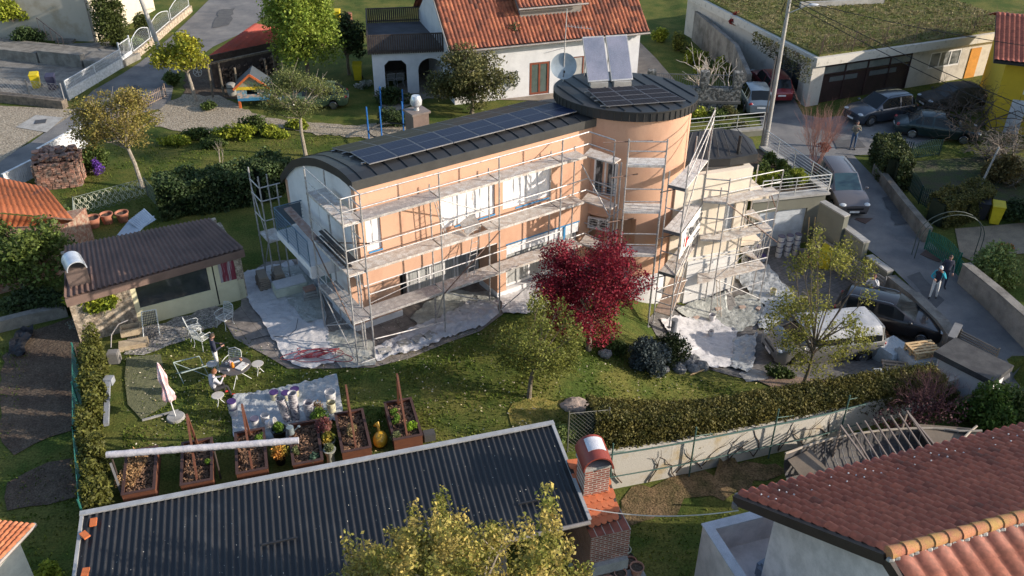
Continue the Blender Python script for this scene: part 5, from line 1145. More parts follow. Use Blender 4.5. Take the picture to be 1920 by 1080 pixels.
# ================= RETAINING WALLS, RAILINGS, FENCES =================
def wallrun(name,label,cat,pts,z0s,z1s,th,m,cap=None,capm=None,group=None):
    t=thing(name,label,cat,(pts[0][0],pts[0][1],z0s[0]),0,group); w=MB(); c=MB()
    for i in range(len(pts)-1):
        a,b=Vector((*pts[i],0)),Vector((*pts[i+1],0)); d=(b-a).normalized(); n=Vector((-d.y,d.x,0))*th/2; e=d*(th*.0)
        def q(zA,zB,k=1.0): return [(p.x,p.y) for p in(a-n*k,b-n*k,b+n*k,a+n*k)]
        w.prism(q(0,0),[z0s[i],z0s[i+1],z0s[i+1],z0s[i]],[z1s[i],z1s[i+1],z1s[i+1],z1s[i]])
        if cap: c.prism(q(0,0,1.25),[z1s[i]+.001,z1s[i+1]+.001,z1s[i+1]+.001,z1s[i]+.001],[z1s[i]+cap,z1s[i+1]+cap,z1s[i+1]+cap,z1s[i]+cap])
    w.build('wall_body',m,t)
    if cap: c.build('coping',capm or CONC,t)
    return t
OM=OLIVE
p0=at(1290,250,1.0)
# garage front wall (olive) with white garage door, terrace planter above
gA,gB=Vector((12.05,39.62,0)),Vector((15.95,40.56,0))
gt=thing('garage','olive rendered garage front with a white sectional door below the planted terrace','garage',(gA.x,gA.y,-2.5),ang(gA,gB)); M=fr(gA,gB); Lg=(gB-gA).length
w=MB(); holed(w,0,Lg,-2.55,.33,[(.45,3.1,-2.5,-.35)],0,.3,M); w.build('wall',OLIVE,gt)
w=MB(); 
for k in range(5): mbx(w,.45,3.1,.12,.16,-2.49+k*.43,-2.49+k*.43+.42,M)
w.build('garage_door',mat('door_white',(.62,.66,.70),.5,fine=.03),gt)
w=MB(); mbx(w,-.1,Lg+.15,-.12,.5,.331,.44,M); w.build('coping',CONC,gt)
w=MB(); pa=[(11.2,40.1),(15.8,41.1),(14.0,46.3),(11.0,46.2),(9.9,41)]; w.prism(pa,-.2,.3); w.build('planter_soil',SOIL,gt)
# long side wall along road with coping
sidew=wallrun('wall','olive wall with pale coping and steel railing along the lane above the planted terrace','wall',[(16.0,41.1),(14.05,46.4)],[-1.2,-.5],[.35,.35],.35,OLIVE,.12)
backw=wallrun('wall','olive wall topped by a railing behind the low curved wing roof','wall',[(14.8,49.1),(9.6,47.9)],[-1.5,-1.5],[.35,.3],.3,OLIVE,.12)
def railing(label,pts,z0,h=.95,nb=5,m=None,extra=0,group='tubular steel railings',post=1.6):
    m=m or mat('white_tube_rail',(.52,.53,.52),.45,metal=.3)
    t=thing('railing',label,'railing',(pts[0][0],pts[0][1],z0[0]),0,group)
    for i in range(len(pts)-1):
        a,b=Vector((*pts[i],z0[i])),Vector((*pts[i+1],z0[i+1])); L=(b-a).length; n=max(1,round(L/post))
        for k in range(n+1):
            w=MB(); p=a.lerp(b,k/n); w.tube([p,p+Vector((0,0,h))],.025,6); w.build('post',m,t)
        for k in range(nb):
            w=MB(); z=Vector((0,0,h*(k+1)/nb-.0)); w.tube([a+z,b+z],.027 if k==nb-1 else .014,6); w.build('rail',m,t)
    return t
railing('white tubular railing above the olive garage wall',[(12.4,39.75),(16.0,40.6)],[.45,.45])
railing('white tubular railing sloping beside the lane over the planted terrace',[(16.05,40.65),(14.05,46.5)],[.45,.45],nb=6)
railing('white tubular railing on the wall behind the low curved wing roof',[(14.7,49.05),(9.8,47.9)],[.45,.42],nb=4)
# stepped driveway walls
wallrun('wall','tall olive wall block with white coping beside the garage and the parked grey car','wall',[(15.5,39.7),(16.25,38.15)],[-2.6,-2.6],[.3,.3],.3,OLIVE,.08,CONC)
wallrun('wall','middle stepped olive wall block with white coping between driveway and lane','wall',[(16.35,38.45),(16.9,36.8)],[-2.6,-2.6],[-.4,-.4],.3,OLIVE,.08,CONC)
wallrun('wall','lowest stepped olive wall block where the person in white leans','wall',[(17.15,36.75),(17.65,35.3)],[-2.6,-2.6],[-1.1,-1.1],.3,OLIVE,.08,CONC)
wallrun('wall','low grey kerb wall between lane and sunken drive behind the dark estate car','wall',[(17.72,35.2),(18.2,33.6),(18.62,31.6),(18.75,30.2),(18.85,28.8)],[-2.6]*5,[-1.22,-1.2,-1.25,-1.4,-1.62],.5,CONCD)
# slatted grey fence below the walls
t=thing('slatted_fence','grey horizontal slat fence standing below the stepped olive walls','fence',(15.6,39.2,-2.5)); fa,fb=Vector((15.55,39.1,0)),Vector((17.55,35.0,0)); M=fr(fa,fb); Lf=(fb-fa).length; SL=mat('grey_slats',(.22,.215,.21),.6)
w=MB()
for k in range(8): mbx(w,0,Lf,-.30,-.27,-2.4+k*.16,-2.3+k*.16,M)
w.build('slats',SL,t)
for k in range(5): w=MB(); mbx(w,Lf*k/4-.03,Lf*k/4+.03,-.27,-.22,-2.5,-1.1,M); w.build('post',SL,t)
# gate piers at the drive exit, slat gate
g=at(1770,640,-1.6); 
wallrun('gate_pier','dark grey rendered gate pier behind the parked dark estate car','gate pier',[tuple(G(1768,682).xy),tuple(G(1787,640).xy)],[-2.1,-2.1],[-.75,-.75],.25,mat('dark_render',(.10,.10,.10),.8),.05,mat('dark_cap',(.2,.2,.2),.7))
t=thing('gate','dark horizontal slatted driveway gate lying open by the hedge end','gate',(18.0,28,-1.7)); w=MB(); gtA=G(1792,645); M=fr(gtA,G(1838,668))
for k in range(9): mbx(w,0,1.7,0,.03,-1.95+k*.12,-1.88+k*.12,M)
w.build('slats',mat('dark_slat',(.12,.115,.11),.6),t); w=MB(); mbx(w,0,.06,-.01,.05,-2.0,-.85,M); mbx(w,1.64,1.7,-.01,.05,-2.0,-.85,M); w.build('frame',mat('dark_slat2',(.10,.10,.1),.6),t)
bxp=at(1826,672,-.6); bx=thing('bin_store','low flat roofed white walled utility box at the hedge end by the lane','bin store',(bxp.x,bxp.y,-2.0)); M=Matrix.Translation((bxp.x,bxp.y,0))@Matrix.Rotation(R(-52),4,'Z')
w=MB(); mbx(w,-1.05,1.05,-.65,.65,-2.4,-.85,M); w.build('walls',WHITEW,bx); w=MB(); mbx(w,-1.2,1.2,-.8,.8,-.849,-.6,M); w.build('roof',mat('felt_roof',(.045,.045,.048),.85,(.08,.08,.08),scale=2),bx)
# white garden edge wall with vines
WLP=[p for p in WL if p[0]<19]; WLP=[(3.2,22.65)]+WLP
ww=wallrun('wall','weathered white concrete retaining wall with bare vines below the clipped hedge','wall',WLP,[-2.6]*len(WLP),[-.72,-.74,-.85,-1.05,-1.15,-1.3],.28,mat('white_stained_wall',(.56,.53,.47),.9,(.46,.35,.18),scale=.8,lo=.55,hi=.75,fine=.08,bump=.5))
w=MB(); rr=random.Random(8)
for x in np.arange(3.9,12.,1.0):
    y=wally(x)-.2; p=Vector((x,y,-2.45)); d=Vector((rr.uniform(-.4,.4),0,1))
    for br_ in range(2):
        pts=[p+Vector((0,0,rr.uniform(0,.3)))]; dd=Vector((rr.uniform(-.8,.8),0,1)).normalized()
        for k in range(5):
            q=pts[-1]+dd*rr.uniform(.2,.38); q.y=wally(q.x)-.18+rr.uniform(-.04,.03); pts.append(q); dd=(dd+Vector((rr.uniform(-.8,.8),0,rr.uniform(-.3,.4)))).normalized()
        w.tube(pts,[.025,.02,.017,.013,.01,.006],5)
tag(w.build('vine',mat('vine_bark',(.10,.065,.045),.9)),'bare brown vine branches trained over the white retaining wall','vine')
# green trellis tubes along the wall
GT=mat('green_tube',(.07,.14,.12),.5)
t=thing('trellis','grey-green tube trellis rail running along the top of the white retaining wall','trellis',(4,22.9,-2.4))
w=MB(); xs_=np.arange(3.4,14.2,.9); w.tube([Vector((x,wally(x)-.32,lerp(-.6,-1.0,(x-3.4)/10))) for x in xs_],.03,6); w.build('rail',GT,t)
w=MB(); w.tube([Vector((x,wally(x)-.34,lerp(-1.65,-1.95,(x-3.4)/10))) for x in xs_],.02,6); w.build('rail',GT,t)
for x in (3.45,6.4,9.5,12.4): w=MB(); y=wally(x)-.32; w.tube([(x,y,-2.45),(x,y,-.1 if x<12 else -.3)],.03,6); w.tube([(x,y,-.5),(x+.9,wally(x+.9)+.1,-1.0)],.015,5); w.build('post',GT,t)
# left chain link fence with hedge
def mesh_fence(name,label,pts,h,m,step=.22,posts=2.4,z=None,top=True,lean=0.):
    t=thing(name,label,'fence',(pts[0][0],pts[0][1],0))
    w=MB()
    for a,b in zip(pts,pts[1:]):
        a=Vector((*a,T(*a) if z is None else z));b=Vector((*b,T(*b) if z is None else z)); d=b-a; L=d.length; n=int(L/step); k=int(h/step); u=d/L
        for i in range(-k,n):
            for s in(1,-1):
                x0=max(0,i*step) ; 
                aa=i*step; bb=aa+h
                # clipped diagonal
                ta=0 if aa>=0 else -aa; tb=h if bb<=L else h-(bb-L)
                if tb>ta:
                    if s>0: w.tube([a+u*(aa+ta)+Vector((0,0,ta)),a+u*(aa+tb)+Vector((0,0,tb))],.006,3)
                    else: w.tube([a+u*(aa+ta)+Vector((0,0,h-ta)),a+u*(aa+tb)+Vector((0,0,h-tb))],.006,3)
        if top: w.tube([a+Vector((0,0,h)),b+Vector((0,0,h))],.012,4)
    w.build('mesh',m,t)
    for a,b in zip(pts,pts[1:]):
        L=math.dist(a,b); n=max(1,round(L/posts))
        for i in range(n+1): x,y=lerp(a[0],b[0],i/n),lerp(a[1],b[1],i/n); w=MB(); zb=T(x,y) if z is None else z; w.tube([(x,y,zb),(x,y,zb+h+.1)],.032,6); w.build('post',m,t)
    return t
GF=mat('green_fence_wire',(.03,.16,.13),.5)
def xy(px,py): g=G(px,py); return (g.x,g.y)
mesh_fence('mesh_fence','green wire mesh fence between the vegetable patch and the clipped thuja row',[xy(152,700),xy(155,860),xy(168,1000)],1.3,GF,step=.16)
mesh_fence('mesh_fence','wire mesh fence between the hedge end and the brick oven chimney',[(1.9,22.3),(3.3,22.9)],1.7,mat('dark_wire',(.12,.12,.1),.6),step=.16)
# white gate and mesh fences in top left
GW=mat('white_gate_paint',(.62,.64,.66),.5,(.4,.42,.43),scale=6,fine=.05)
a,b=G(130,190),G(232,128); d=(b-a); M=fr(a,b); L_=d.length
t=thing('gate','wide white metal gate with lattice top across the yard entrance by the lane','gate',a,ang(a,b))
w=MB(); mbx(w,0,L_,-.02,.02,.08,.65,M); w.build('panel',GW,t); w=MB()
for z in(.66,1.3): mbx(w,0,L_,-.03,.03,z,z+.05,M)
for x in(0,L_/2,L_-.05): mbx(w,x,x+.05,-.035,.035,.05,1.35,M)
n=int(L_/.13)
for i in range(n): x=i*.13; w.tube([tf(M,x,0,.7),tf(M,min(L_,x+.22),0,1.3)],.011,4); w.tube([tf(M,min(x+.22,L_),.015,.7),tf(M,x,.015,1.3)],.011,4)
w.build('lattice',GW,t)
a,b=G(231,126),G(250,112); M=fr(a,b); L_=(b-a).length; t=thing('gate','narrow white garden gate beside the conical conifer','gate',a,ang(a,b)); w=MB(); mbx(w,.05,L_,-.02,.02,.08,.7,M); w.build('panel',GW,t); w=MB()
for x in(0,L_): mbx(w,x-.04,x+.04,-.04,.04,0,1.75,M)
mbx(w,0,L_,-.02,.02,1.55,1.6,M)
for i in range(8): w.tube([tf(M,L_*i/8,0,.7),tf(M,L_*min(1,(i+2)/8),0,1.55)],.011,4)
w.build('lattice',GW,t)
# arched mesh fence on stone kerb wall
cs_=[G(252,112),G(285,85),G(322,52),G(358,22)]
swl=wallrun('wall','low fieldstone kerb wall under the white arched mesh fence','wall',[(p.x,p.y) for p in cs_],[0]*4,[.5]*4,.3,FLDS)
t=thing('mesh_fence','white framed arched mesh fence along the lane on the low stone wall','fence',cs_[0])
for a,b in zip(cs_,cs_[1:]):
    M=fr(a,b); L_=(b-a).length; w=MB(); n=10
    top=[tf(M,L_*(.04+.92*i/n),0,1.35+.35*math.sin(PI*i/n)) for i in range(n+1)]; w.tube(top,.03,5); w.tube([tf(M,.04*L_,0,.58),top[0]],.03,5); w.tube([tf(M,.96*L_,0,.58),top[-1]],.03,5); w.tube([tf(M,.04*L_,0,.58),tf(M,.96*L_,0,.58)],.03,5); w.build('frame',GW,t)
    w=MB()
    for i in range(int(L_/.12)): x=.04*L_+i*.12; w.tube([tf(M,x,0,.6),tf(M,x,0,1.3+.35*math.sin(PI*min(1,x/L_)))],.004,3)
    for k in range(9): w.tube([tf(M,.05*L_,0,.65+k*.1),tf(M,.95*L_,0,.65+k*.1)],.004,3)
    w.build('mesh',GW,t)
ga=[G(-30,150),G(55,160),G(118,178)]
wallrun('wall','rough dark rubble wall holding up the paved yard at the left edge','wall',[(p.x,p.y-.3) for p in [G(-60,172),G(0,186),G(60,192),G(128,200)]],[-.1]*4,[.55]*4,.5,mat('rubble_dark',(.20,.16,.12),.95,(.10,.085,.07),scale=4,bump=2,bs=8))
mesh_fence('mesh_fence','thin wire fence on the rubble wall in front of the yellow lidded bin',[(p.x,p.y) for p in [G(-40,182),G(5,187),G(60,194),G(125,202)]],1.0,mat('grey_wire',(.3,.3,.3),.5),step=.3,z=.5)
# white wall/polycarbonate strip by the road
t=thing('fence','white ribbed sheet fence beside the lane behind the stacked roof tiles','fence',G(90,300))
for (a,b,h) in((G(15,358),G(92,318),.9),(G(84,322),G(165,275),1.3)):
    M=fr(a,b); L_=(b-a).length; patch('panel',[tf(M,0,0,h),tf(M,L_,0,h),tf(M,L_,-.02,0),tf(M,0,-.02,0)],int(L_/.12),1,.02,0,mat('white_ribbed',(.66,.67,.70),.5,fine=.03),t,prof='trap',su=8)
    w=MB(); mbx(w,0,L_,-.03,.12,h,h+.04,M); w.build('cap',WFRAME,t)
# rusty picket fence
def picket(name,label,pts,h,m,step=.13,wave=0.,z=None,th=.02,pw=.03,rails=(.15,.75)):
    t=thing(name,label,'fence',pts[0]); w=MB(); r=MB()
    for a,b in zip(pts,pts[1:]):
        M=fr(a,b); L_=(b-a).length; n=max(1,int(L_/step))
        for i in range(n+1):
            x=L_*i/n; z=T(*tf(M,x,0,0).xy) if z is None or True else z; hh=h+wave*math.sin(PI*((x/2.2)%1)); mbx(w,x-pw/2,x+pw/2,-th/2,th/2,z+.05,z+hh,M)
        za,zb=T(a.x,a.y),T(b.x,b.y)
        for f in rails: r.bar(Vector((a.x,a.y,za+h*f)),Vector((b.x,b.y,zb+h*f)),.03,.035)
    w.build('pickets',m,t); r.build('rails',m,t)
    for p in pts: q=MB(); z=T(p.x,p.y); q.box((p.x,p.y,z+h/2+.05),(.06,.06,h+.1)); q.build('post',m,t)
    return t
picket('picket_fence','old rusty bar fence by the lane behind the yellowing tree',[G(205,240),G(255,212),G(312,182)],.8,mat('rusty_bars',(.30,.22,.17),.85),step=.16)
DG=mat('dark_green_fence',(.012,.04,.035),.5); DG2=mat('gate_green',(.012,.12,.085),.5)
picket('picket_fence','dark green wavy topped picket fence above the lane wall',[G(1690,345),G(1722,382),G(1752,402)],.95,DG,step=.12,wave=.25,pw=.05)
picket('picket_fence','dark green picket fence at the far garden beside the parked old car',[G(1655,295),G(1705,300),G(1760,292)],.9,DG,step=.12,wave=.2,pw=.05)
picket('garden_gate','green picket garden gate opening on the lane by the yellow bin',[G(1733,468),G(1792,512)],1.0,DG2,step=.11,wave=.25,pw=.06)
picket('garden_gate','small low green gate leaf beside the mottled concrete wall',[G(1790,512),G(1808,532)],.85,DG2,step=.11,pw=.06)
# lane-side retaining walls (right)
def lw_(pts): return [(p.x,p.y) for p in pts]
MOT=mat('mottled_wall',(.20,.18,.15),.95,(.11,.10,.085),scale=1.6,bump=1.2,bs=12)
wallrun('wall','mossy brown retaining wall along the right side of the lane under the pickets','wall',lw_([G(1640,325),G(1690,395),G(1735,455)]),[-1.5]*3,[.15,-.05,-.15],.35,MOT)
wallrun('wall','long mottled concrete garden wall at the right edge of the lane','wall',lw_([G(1800,530),G(1860,585),G(1960,690)]),[-2.6]*3,[-.2,-.25,-.3],.35,mat('mottled_concrete',(.27,.25,.22),.95,(.17,.155,.135),scale=1.1,bump=.8,bs=14),.06,CONCD)
G_=[G(1310,35),G(1392,100),G(1372,150)]
wallrun('wall','tall stained concrete retaining wall left of the grass roofed garage','wall',lw_([G(1300,75),G(1372,142),G(1398,190)]),[-.3]*3,[2.2,2.2,1.8],.3,mat('stained_concrete',(.26,.24,.215),.95,(.13,.12,.105),scale=1,bump=.8,bs=15))
wallrun('wall','old low retaining wall bordering the vegetable patch','wall',lw_([G(-40,630),G(60,605),G(128,590)]),[-.1]*3,[.5]*3,.35,CONCD)
wallrun('wall','low concrete kerb wall in the grass above the garage roof','wall',[(p.x,p.y) for p in [at(1500,12,3.4),at(1655,5,3.4),at(1655,-2,3.4)]],[3.36]*3,[3.7]*3,.25,CONC)
# ================= DUST SHEETS =================
def tarp(poly,m,label,dz=.05,wr=.065,wf=1.6,res=.10,jag=.12,cat='dust sheet',group=None):
    o=sheet('dust_sheet',poly,m,dz,res,wr=wr,wf=wf,jag=jag); tag(o,label,cat,group); return o
tarp([(449,516),(500,503),(548,492),(566,520),(604,548),(612,600),(618,640),(636,668),(626,684),(600,690),(566,694),(540,680),(520,650),(495,612),(462,560)],SHEETW,'white dust sheet spread left of the gable end with a tangle of red cord',wr=.058)
tarp([(500,512),(560,500),(600,545),(610,600),(575,610),(545,575)],SHEETP,'dusty clear sheet lying between the foam blocks and the house corner',dz=.09,wr=.043)
tarp([(612,628),(660,618),(700,648),(705,690),(640,692),(624,672)],SHEETP,'clear plastic sheet under the corner scaffold feet',dz=.06,wr=.050)
tarp([(700,655),(735,640),(780,615),(830,598),(880,570),(935,566),(935,590),(910,612),(868,626),(830,640),(800,655),(765,668),(735,672),(706,680)],SHEETW,'long crumpled white dust sheet rolled along the lawn edge of the patio',wr=.108,wf=2.0)
tarp([(770,600),(800,570),(850,548),(920,552),(935,570),(880,582),(820,600),(785,615)],SHEETP,'clear plastic sheet on the patio in front of the ground floor windows',dz=.05,wr=.058)
tarp([(935,560),(985,540),(1050,535),(1110,548),(1090,575),(1010,590),(945,590)],SHEETW,'pale dust sheet under the windows left of the red maple',wr=.050)
tarp([(432,762),(440,745),(520,732),(632,706),(644,770),(640,790),(590,800),(560,825),(440,832)],SHEETG,'grey plastic sheet on the lawn under the paint buckets beside the planters',wr=.079,wf=2.2,jag=.06)
tarp([(1238,602),(1276,596),(1340,602),(1382,625),(1376,655),(1368,690),(1318,694),(1285,678),(1268,650)],SHEETW,'large white cotton sheet in front of the cream wing',wr=.058,wf=1.5,dz=.07)
tarp([(1262,580),(1300,568),(1360,545),(1420,548),(1432,585),(1420,610),(1380,625),(1330,608),(1290,600)],SHEETP,'dusty clear plastic sheet under the wing scaffold',wr=.065)
tarp([(1372,518),(1412,500),(1440,500),(1468,535),(1490,560),(1482,590),(1440,622),(1420,618),(1432,575),(1400,545)],SHEETG,'blue-grey plastic sheet draped from the wing towards the drive',wr=.086,wf=2)
tarp([(1374,640),(1420,628),(1412,690),(1400,702),(1368,690)],SHEETG,'small dark plastic sheet at the nose of the covered grey van',wr=.101,wf=2.5)
def cord(name,label,pts,r,m,cat='cord'):
    w=MB(); w.tube(pts,r,5); tag(w.build(name,m,smooth=True),label,cat)
RC=mat('red_cord',(.35,.05,.06),.6)
rr=random.Random(4); pts=[]
g=G(592,672)
for k in range(260): a=k*.16; r_=.42+.28*math.sin(a*.37)+.12*math.sin(a*1.7); pts.append((g.x+math.cos(a)*r_*1.5+.25*math.sin(a*.21),g.y+math.sin(a*1.1)*r_*.6,g.z+.2))
cord('cord','tangled red cord lying on the white dust sheet',pts,.014,RC)
pts=[G(560,606)+Vector((0,0,.22)),G(556,625)+Vector((0,0,.2)),G(540,640)+Vector((0,0,.2)),G(500,632)+Vector((0,0,.06)),G(470,640)+Vector((0,0,.06))]
cord('cable','thin black cable running from the white sheet over the patio',pts,.012,BLACKP,'cable')
# ================= CARS =================
def car(label,loc,rz,paint,L=4.4,W=1.8,H_=1.48,kind='suv',cat='car',glassc=None,group='cars parked round the houses',pitch=0.):
    """nose points to local +x"""
    t=thing('car',label,cat,loc,rz,group); M=Matrix.Translation(Vector(loc))@Matrix.Rotation(rz,4,'Z')@Matrix.Rotation(pitch,4,'Y')
    hL,hW=L/2,W/2; wr=.238 if H_<1.55 else .35; wb=L*.6; xf=hL-L*.19; xr=xf-wb
    # stations x, half width, hood/belt z, roof z (None outside cabin), roof half width
    cab={'suv':(-.90,-.74,.10,.46),'wagon':(-.93,-.80,.08,.44),'hatch':(-.86,-.66,.10,.48),'sedan':(-.70,-.42,.12,.48),'van':(-.97,-.90,.28,.66)}[kind]
    rr0,rr1,rf1,rf0=[c*hL for c in cab] # rear base, rear roof, front roof, windscreen base
    belt=H_*.615; hood=H_*.60 if kind!='van' else H_*.58; nose=H_*.46; tail=H_*.60
    xs=sorted(set([round(v,3) for v in [-hL,-hL+.06,-hL+.25,rr0,lerp(rr0,rr1,.5),rr1,rr1+.09,lerp(rr1,rf1,.5)-.06,lerp(rr1,rf1,.5)+.04,rf1-.1,rf1,lerp(rf1,rf0,.5),rf0,lerp(rf0,hL,.5),hL-.35,hL-.12,hL-.03,hL]+[c+d for c in(xf,xr) for d in(-wr-.05,-wr*.8,-wr*.35,wr*.35,wr*.8,wr+.05)] if -hL<=v<=hL]))
    rows=[]
    for x in xs:
        e=abs(x)/hL; w_=hW*(1-.02*e-.20*max(0,(e-.80)/.2)**2.2)
        if x>rf0: zb=lerp(hood+.02,nose,max(0,(x-rf0)/(hL-rf0))**2.0)
        elif x<rr0: zb=lerp(tail+.02,tail-.18,max(0,(rr0-x)/max(.01,hL+rr0))**1.6)
        else: zb=lerp(tail+.05,hood+.02,(x-rr0)/(rf0-rr0))
        if rr1<=x<=rf1: u=(x-rr1)/(rf1-rr1); zr=H_-.03*(2*u-1)**2-.03*(1-u); incab=1
        elif rf1<x<rf0: u=(rf0-x)/(rf0-rf1); zr=lerp(zb+.015,H_-.03,u); incab=1
        elif rr0<x<rr1: u=(x-rr0)/(rr1-rr0); zr=lerp(zb+.015,H_-.06,u); incab=1
        else: zr=zb+.02; incab=0
        wt=w_*.76 if zr>zb+.03 else w_*.80
        wt=lerp(w_*.86,w_*.74,min(1,(zr-zb)/(H_-zb-.05))) if incab else w_*.80
        bot=.2+ (.10*max(0,(e-.88)/.12))
        for c in(xf,xr):
            d=abs(x-c)
            if d<wr+.055: bot=max(bot,math.sqrt(max(0,(wr+.05)**2-d*d))+.33)
        sill=max(bot+.02,.42); mid=max(sill+.02,min(zb-.08,.62))
        prof=[(w_*.93,bot),(w_*.99,sill),(w_,mid),(w_*.975,zb-.05),(w_*.93,zb),(wt,zr-.03 if incab else zr-.005),(wt*.9,zr),(0,zr+(.03 if incab else .035))]
        rows.append((x,prof,incab,zr,zb))
    n=len(rows[0][1]); V=[];
    for x,prof,_,_,_ in rows:
        for (y,z) in prof: V.append((x,y,z))
        for (y,z) in prof[:-1][::-1]: V.append((x,-y,z))
    m=2*n-1; body=[];gl={'side':[],'side2':[],'front':[],'rear':[]}
    mid=lerp(rr1,rf1,.5)
    for i in range(len(rows)-1):
        xa,xb=rows[i][0],rows[i+1][0]; xc=(xa+xb)/2
        for j in range(m-1):
            q=(i*m+j,(i+1)*m+j,(i+1)*m+j+1,i*m+j+1); jj=j if j<n-1 else m-2-j
            if jj==4 and rr0+.0<xc<rf0 and not(abs(xc-mid)<.08) and not(rr1<xc<rr1+.09) and not (rf1-.1<xc<rf1 and 0) : 
                if xc>rf1 and (xb-rf1)>(rf0-rf1)*.75: body.append(q)
                elif xc<rr1 and xc<lerp(rr0,rr1,.5): body.append(q)
                else: gl['side' if j<n else 'side2'].append(q)
            elif jj in(5,6) and rf1<xc<rf0: (gl['front'] if jj==6 else body).append(q)
            elif jj in(5,6) and rr0<xc<rr1: (gl['rear'] if jj==6 else body).append(q)
            else: body.append(q)
    for i,s in((0,1),(len(rows)-1,-1)): body.append(tuple(i*m+k for k in range(m))[::s])
    def sub(fs,name,mt,parent=t,smooth=True,off=0.):
        if not fs: return None
        used=sorted({k for f in fs for k in f}); mp={k:i for i,k in enumerate(used)}; w=MB(M); w.add([V[k] for k in used],[tuple(mp[k] for k in f) for f in fs]); return w.build(name,mt,parent,smooth=smooth,norm=(name=='body'))
    b=sub(body,'body',paint); CG=glassc or mat('car_glass',(.012,.015,.018),.12,fine=0,spec=.4)
    sub(gl['side'],'side_glass',CG); sub(gl['side2'],'side_glass',CG); sub(gl['front'],'windscreen',CG); sub(gl['rear'],'rear_window',CG)
    w=MB(M); w.b2(xr-.5,xf+.5,-hW*.85,hW*.85,.16,.5); w.b2(-hL+.1,hL-.1,-hW*.8,hW*.8,.2,.45); w.build('underbody',BLACKP,t)
    for sx in(xf,xr):
        for sy in(-1,1):
            y=sy*(hW-.10); w=MB(M); Rm=Matrix.Rotation(R(90),3,'X')
            w.lathe([(.19,-.1),(wr-.03,-.1),(wr,-.07),(wr,.07),(wr-.03,.1),(.19,.1)],(sx,y,wr),22,Rm); wh_=w.build('wheel',RUBBER,t,smooth=True)
            r_=MB(M); r_.lathe([(.001,sy*-.075),(.06,sy*-.085),(.075,sy*-.05),(.2,sy*-.055),(.225,sy*-.1),(.235,sy*-.09),(.235,sy*.09)],(sx,y,wr),22,Rm)
            for k in range(5): a=2*PI*k/5; r_.bar((sx,y+sy*.075,wr),(sx+math.cos(a)*.21,y+sy*.085,wr+math.sin(a)*.21),.035,.045)
            r_.build('rim',CHROME,wh_)
    HLm=mat('headlamp',(.55,.58,.6),.1,fine=0,spec=.9); TLm=mat('taillamp',(.30,.012,.015),.2,fine=0,spec=.8); GR=mat('grille',(.02,.02,.022),.4)
    for s in(-1,1):
        w=MB(M); w.sph((hL-.17,s*hW*.68,nose+.03),(.16,.2,.075),10,6); w.build('headlight',HLm,t,smooth=True)
        w=MB(M); w.sph((-hL+.12,s*hW*.74,tail-.12),(.1,.14,.1),10,6); w.build('taillight',TLm,t,smooth=True)
        w=MB(M); w.sph((rf0-.12,s*(hW+.09),belt+.07),(.09,.1,.07),8,6); w.build('wing_mirror',paint,t,smooth=True)
    w=MB(M); w.box((hL-.02,0,nose-.14),(.07,W*.5,.14)); w.box((hL-.02,0,.33),(.09,W*.62,.12)); w.build('grille',GR,t,bevel=.02)
    w=MB(M); w.box((hL+.02,0,.40),(.02,.5,.1)); w.build('number_plate',WFRAME,t); w=MB(M); w.box((-hL-.005,0,tail-.3),(.02,.5,.1)); w.build('number_plate',WFRAME,t)
    if kind in('wagon','van','suv'):
        for s in(-1,1): w=MB(M); w.tube([(rr1+.1,s*hW*.66,H_+.0),(rr1+.25,s*hW*.67,H_+.045),(rf1-.25,s*hW*.67,H_+.045),(rf1-.1,s*hW*.66,H_+.0)],.018,5); w.build('roof_rail',CHROME if kind=='wagon' else BLACKP,t)
    w=MB(M)
    for s in(-1,1):
        for xx in(rf0-.25,mid,rr1-.1): w.box((xx,s*(hW*.985),.62),(.012,.02,.42))
        for xx in(mid+.18,rr1+.1): w.box((xx,s*(hW+.0),belt-.13),(.16,.03,.03))
    w.build('door_seams',GR,t)
    return t
def paintm(n,c,r=.28,metal=.35,coat=.8,dust=None): return mat(n,c,r,dust or tuple(x*.9 for x in c),scale=1.2,fine=.02,metal=metal,coat=coat,spec=.5)
def gp(px,py): g=G(px,py); return (g.x,g.y,g.z+.03)
def car_at(label,pf,pr,paint,**k):
    """pf, pr: pixel of the nose-end and tail-end ground points, centre line"""
    a,b=G(*pf),G(*pr); c=(a+b)/2; d=a-b; return car(label,(c.x,c.y,c.z+.03),math.atan2(d.y,d.x),paint,pitch=-math.atan2(d.z,math.hypot(d.x,d.y)),**k)
car_at('dark brown-black estate car parked at the driveway gate beside the pallets',(1752,628),(1585,592),paintm('brown_black_paint',(.028,.024,.025)),L=4.75,W=1.83,H_=1.47,kind='wagon')
car_at('grey people carrier parked under a leafy tree with white sheeting on its roof',(1422,672),(1650,655),paintm('warm_grey_paint',(.22,.215,.205),.35),L=4.9,W=1.9,H_=1.72,kind='van')
car_at('taupe grey car parked nose down in the lane against the olive wall',(1603,418),(1540,322),paintm('taupe_paint',(.14,.125,.125)),L=4.5,W=1.8,H_=1.52,kind='suv',glassc=mat('teal_glass',(.03,.065,.08),.05,fine=0,spec=.9))
car_at('blue-grey crossover facing the lane before the dark slatted garage doors',(1592,232),(1700,214),paintm('blue_grey_paint',(.045,.055,.075)),L=4.4,W=1.83,H_=1.58,kind='suv')
car_at('old dark green-blue saloon car with its tail to the lane, beside the crossover',(1810,262),(1692,248),paintm('petrol_paint',(.015,.032,.036),.35,.3,.4),L=4.7,W=1.75,H_=1.38,kind='sedan')
car_at('stripped dusty black car under bare branches by the garage house wall',(1722,205),(1840,196),paintm('dull_black_paint',(.03,.028,.027),.7,.0,.0,(.07,.06,.05)),L=4.2,W=1.7,H_=1.45,kind='hatch',glassc=mat('dusty_glass',(.05,.05,.05),.4))
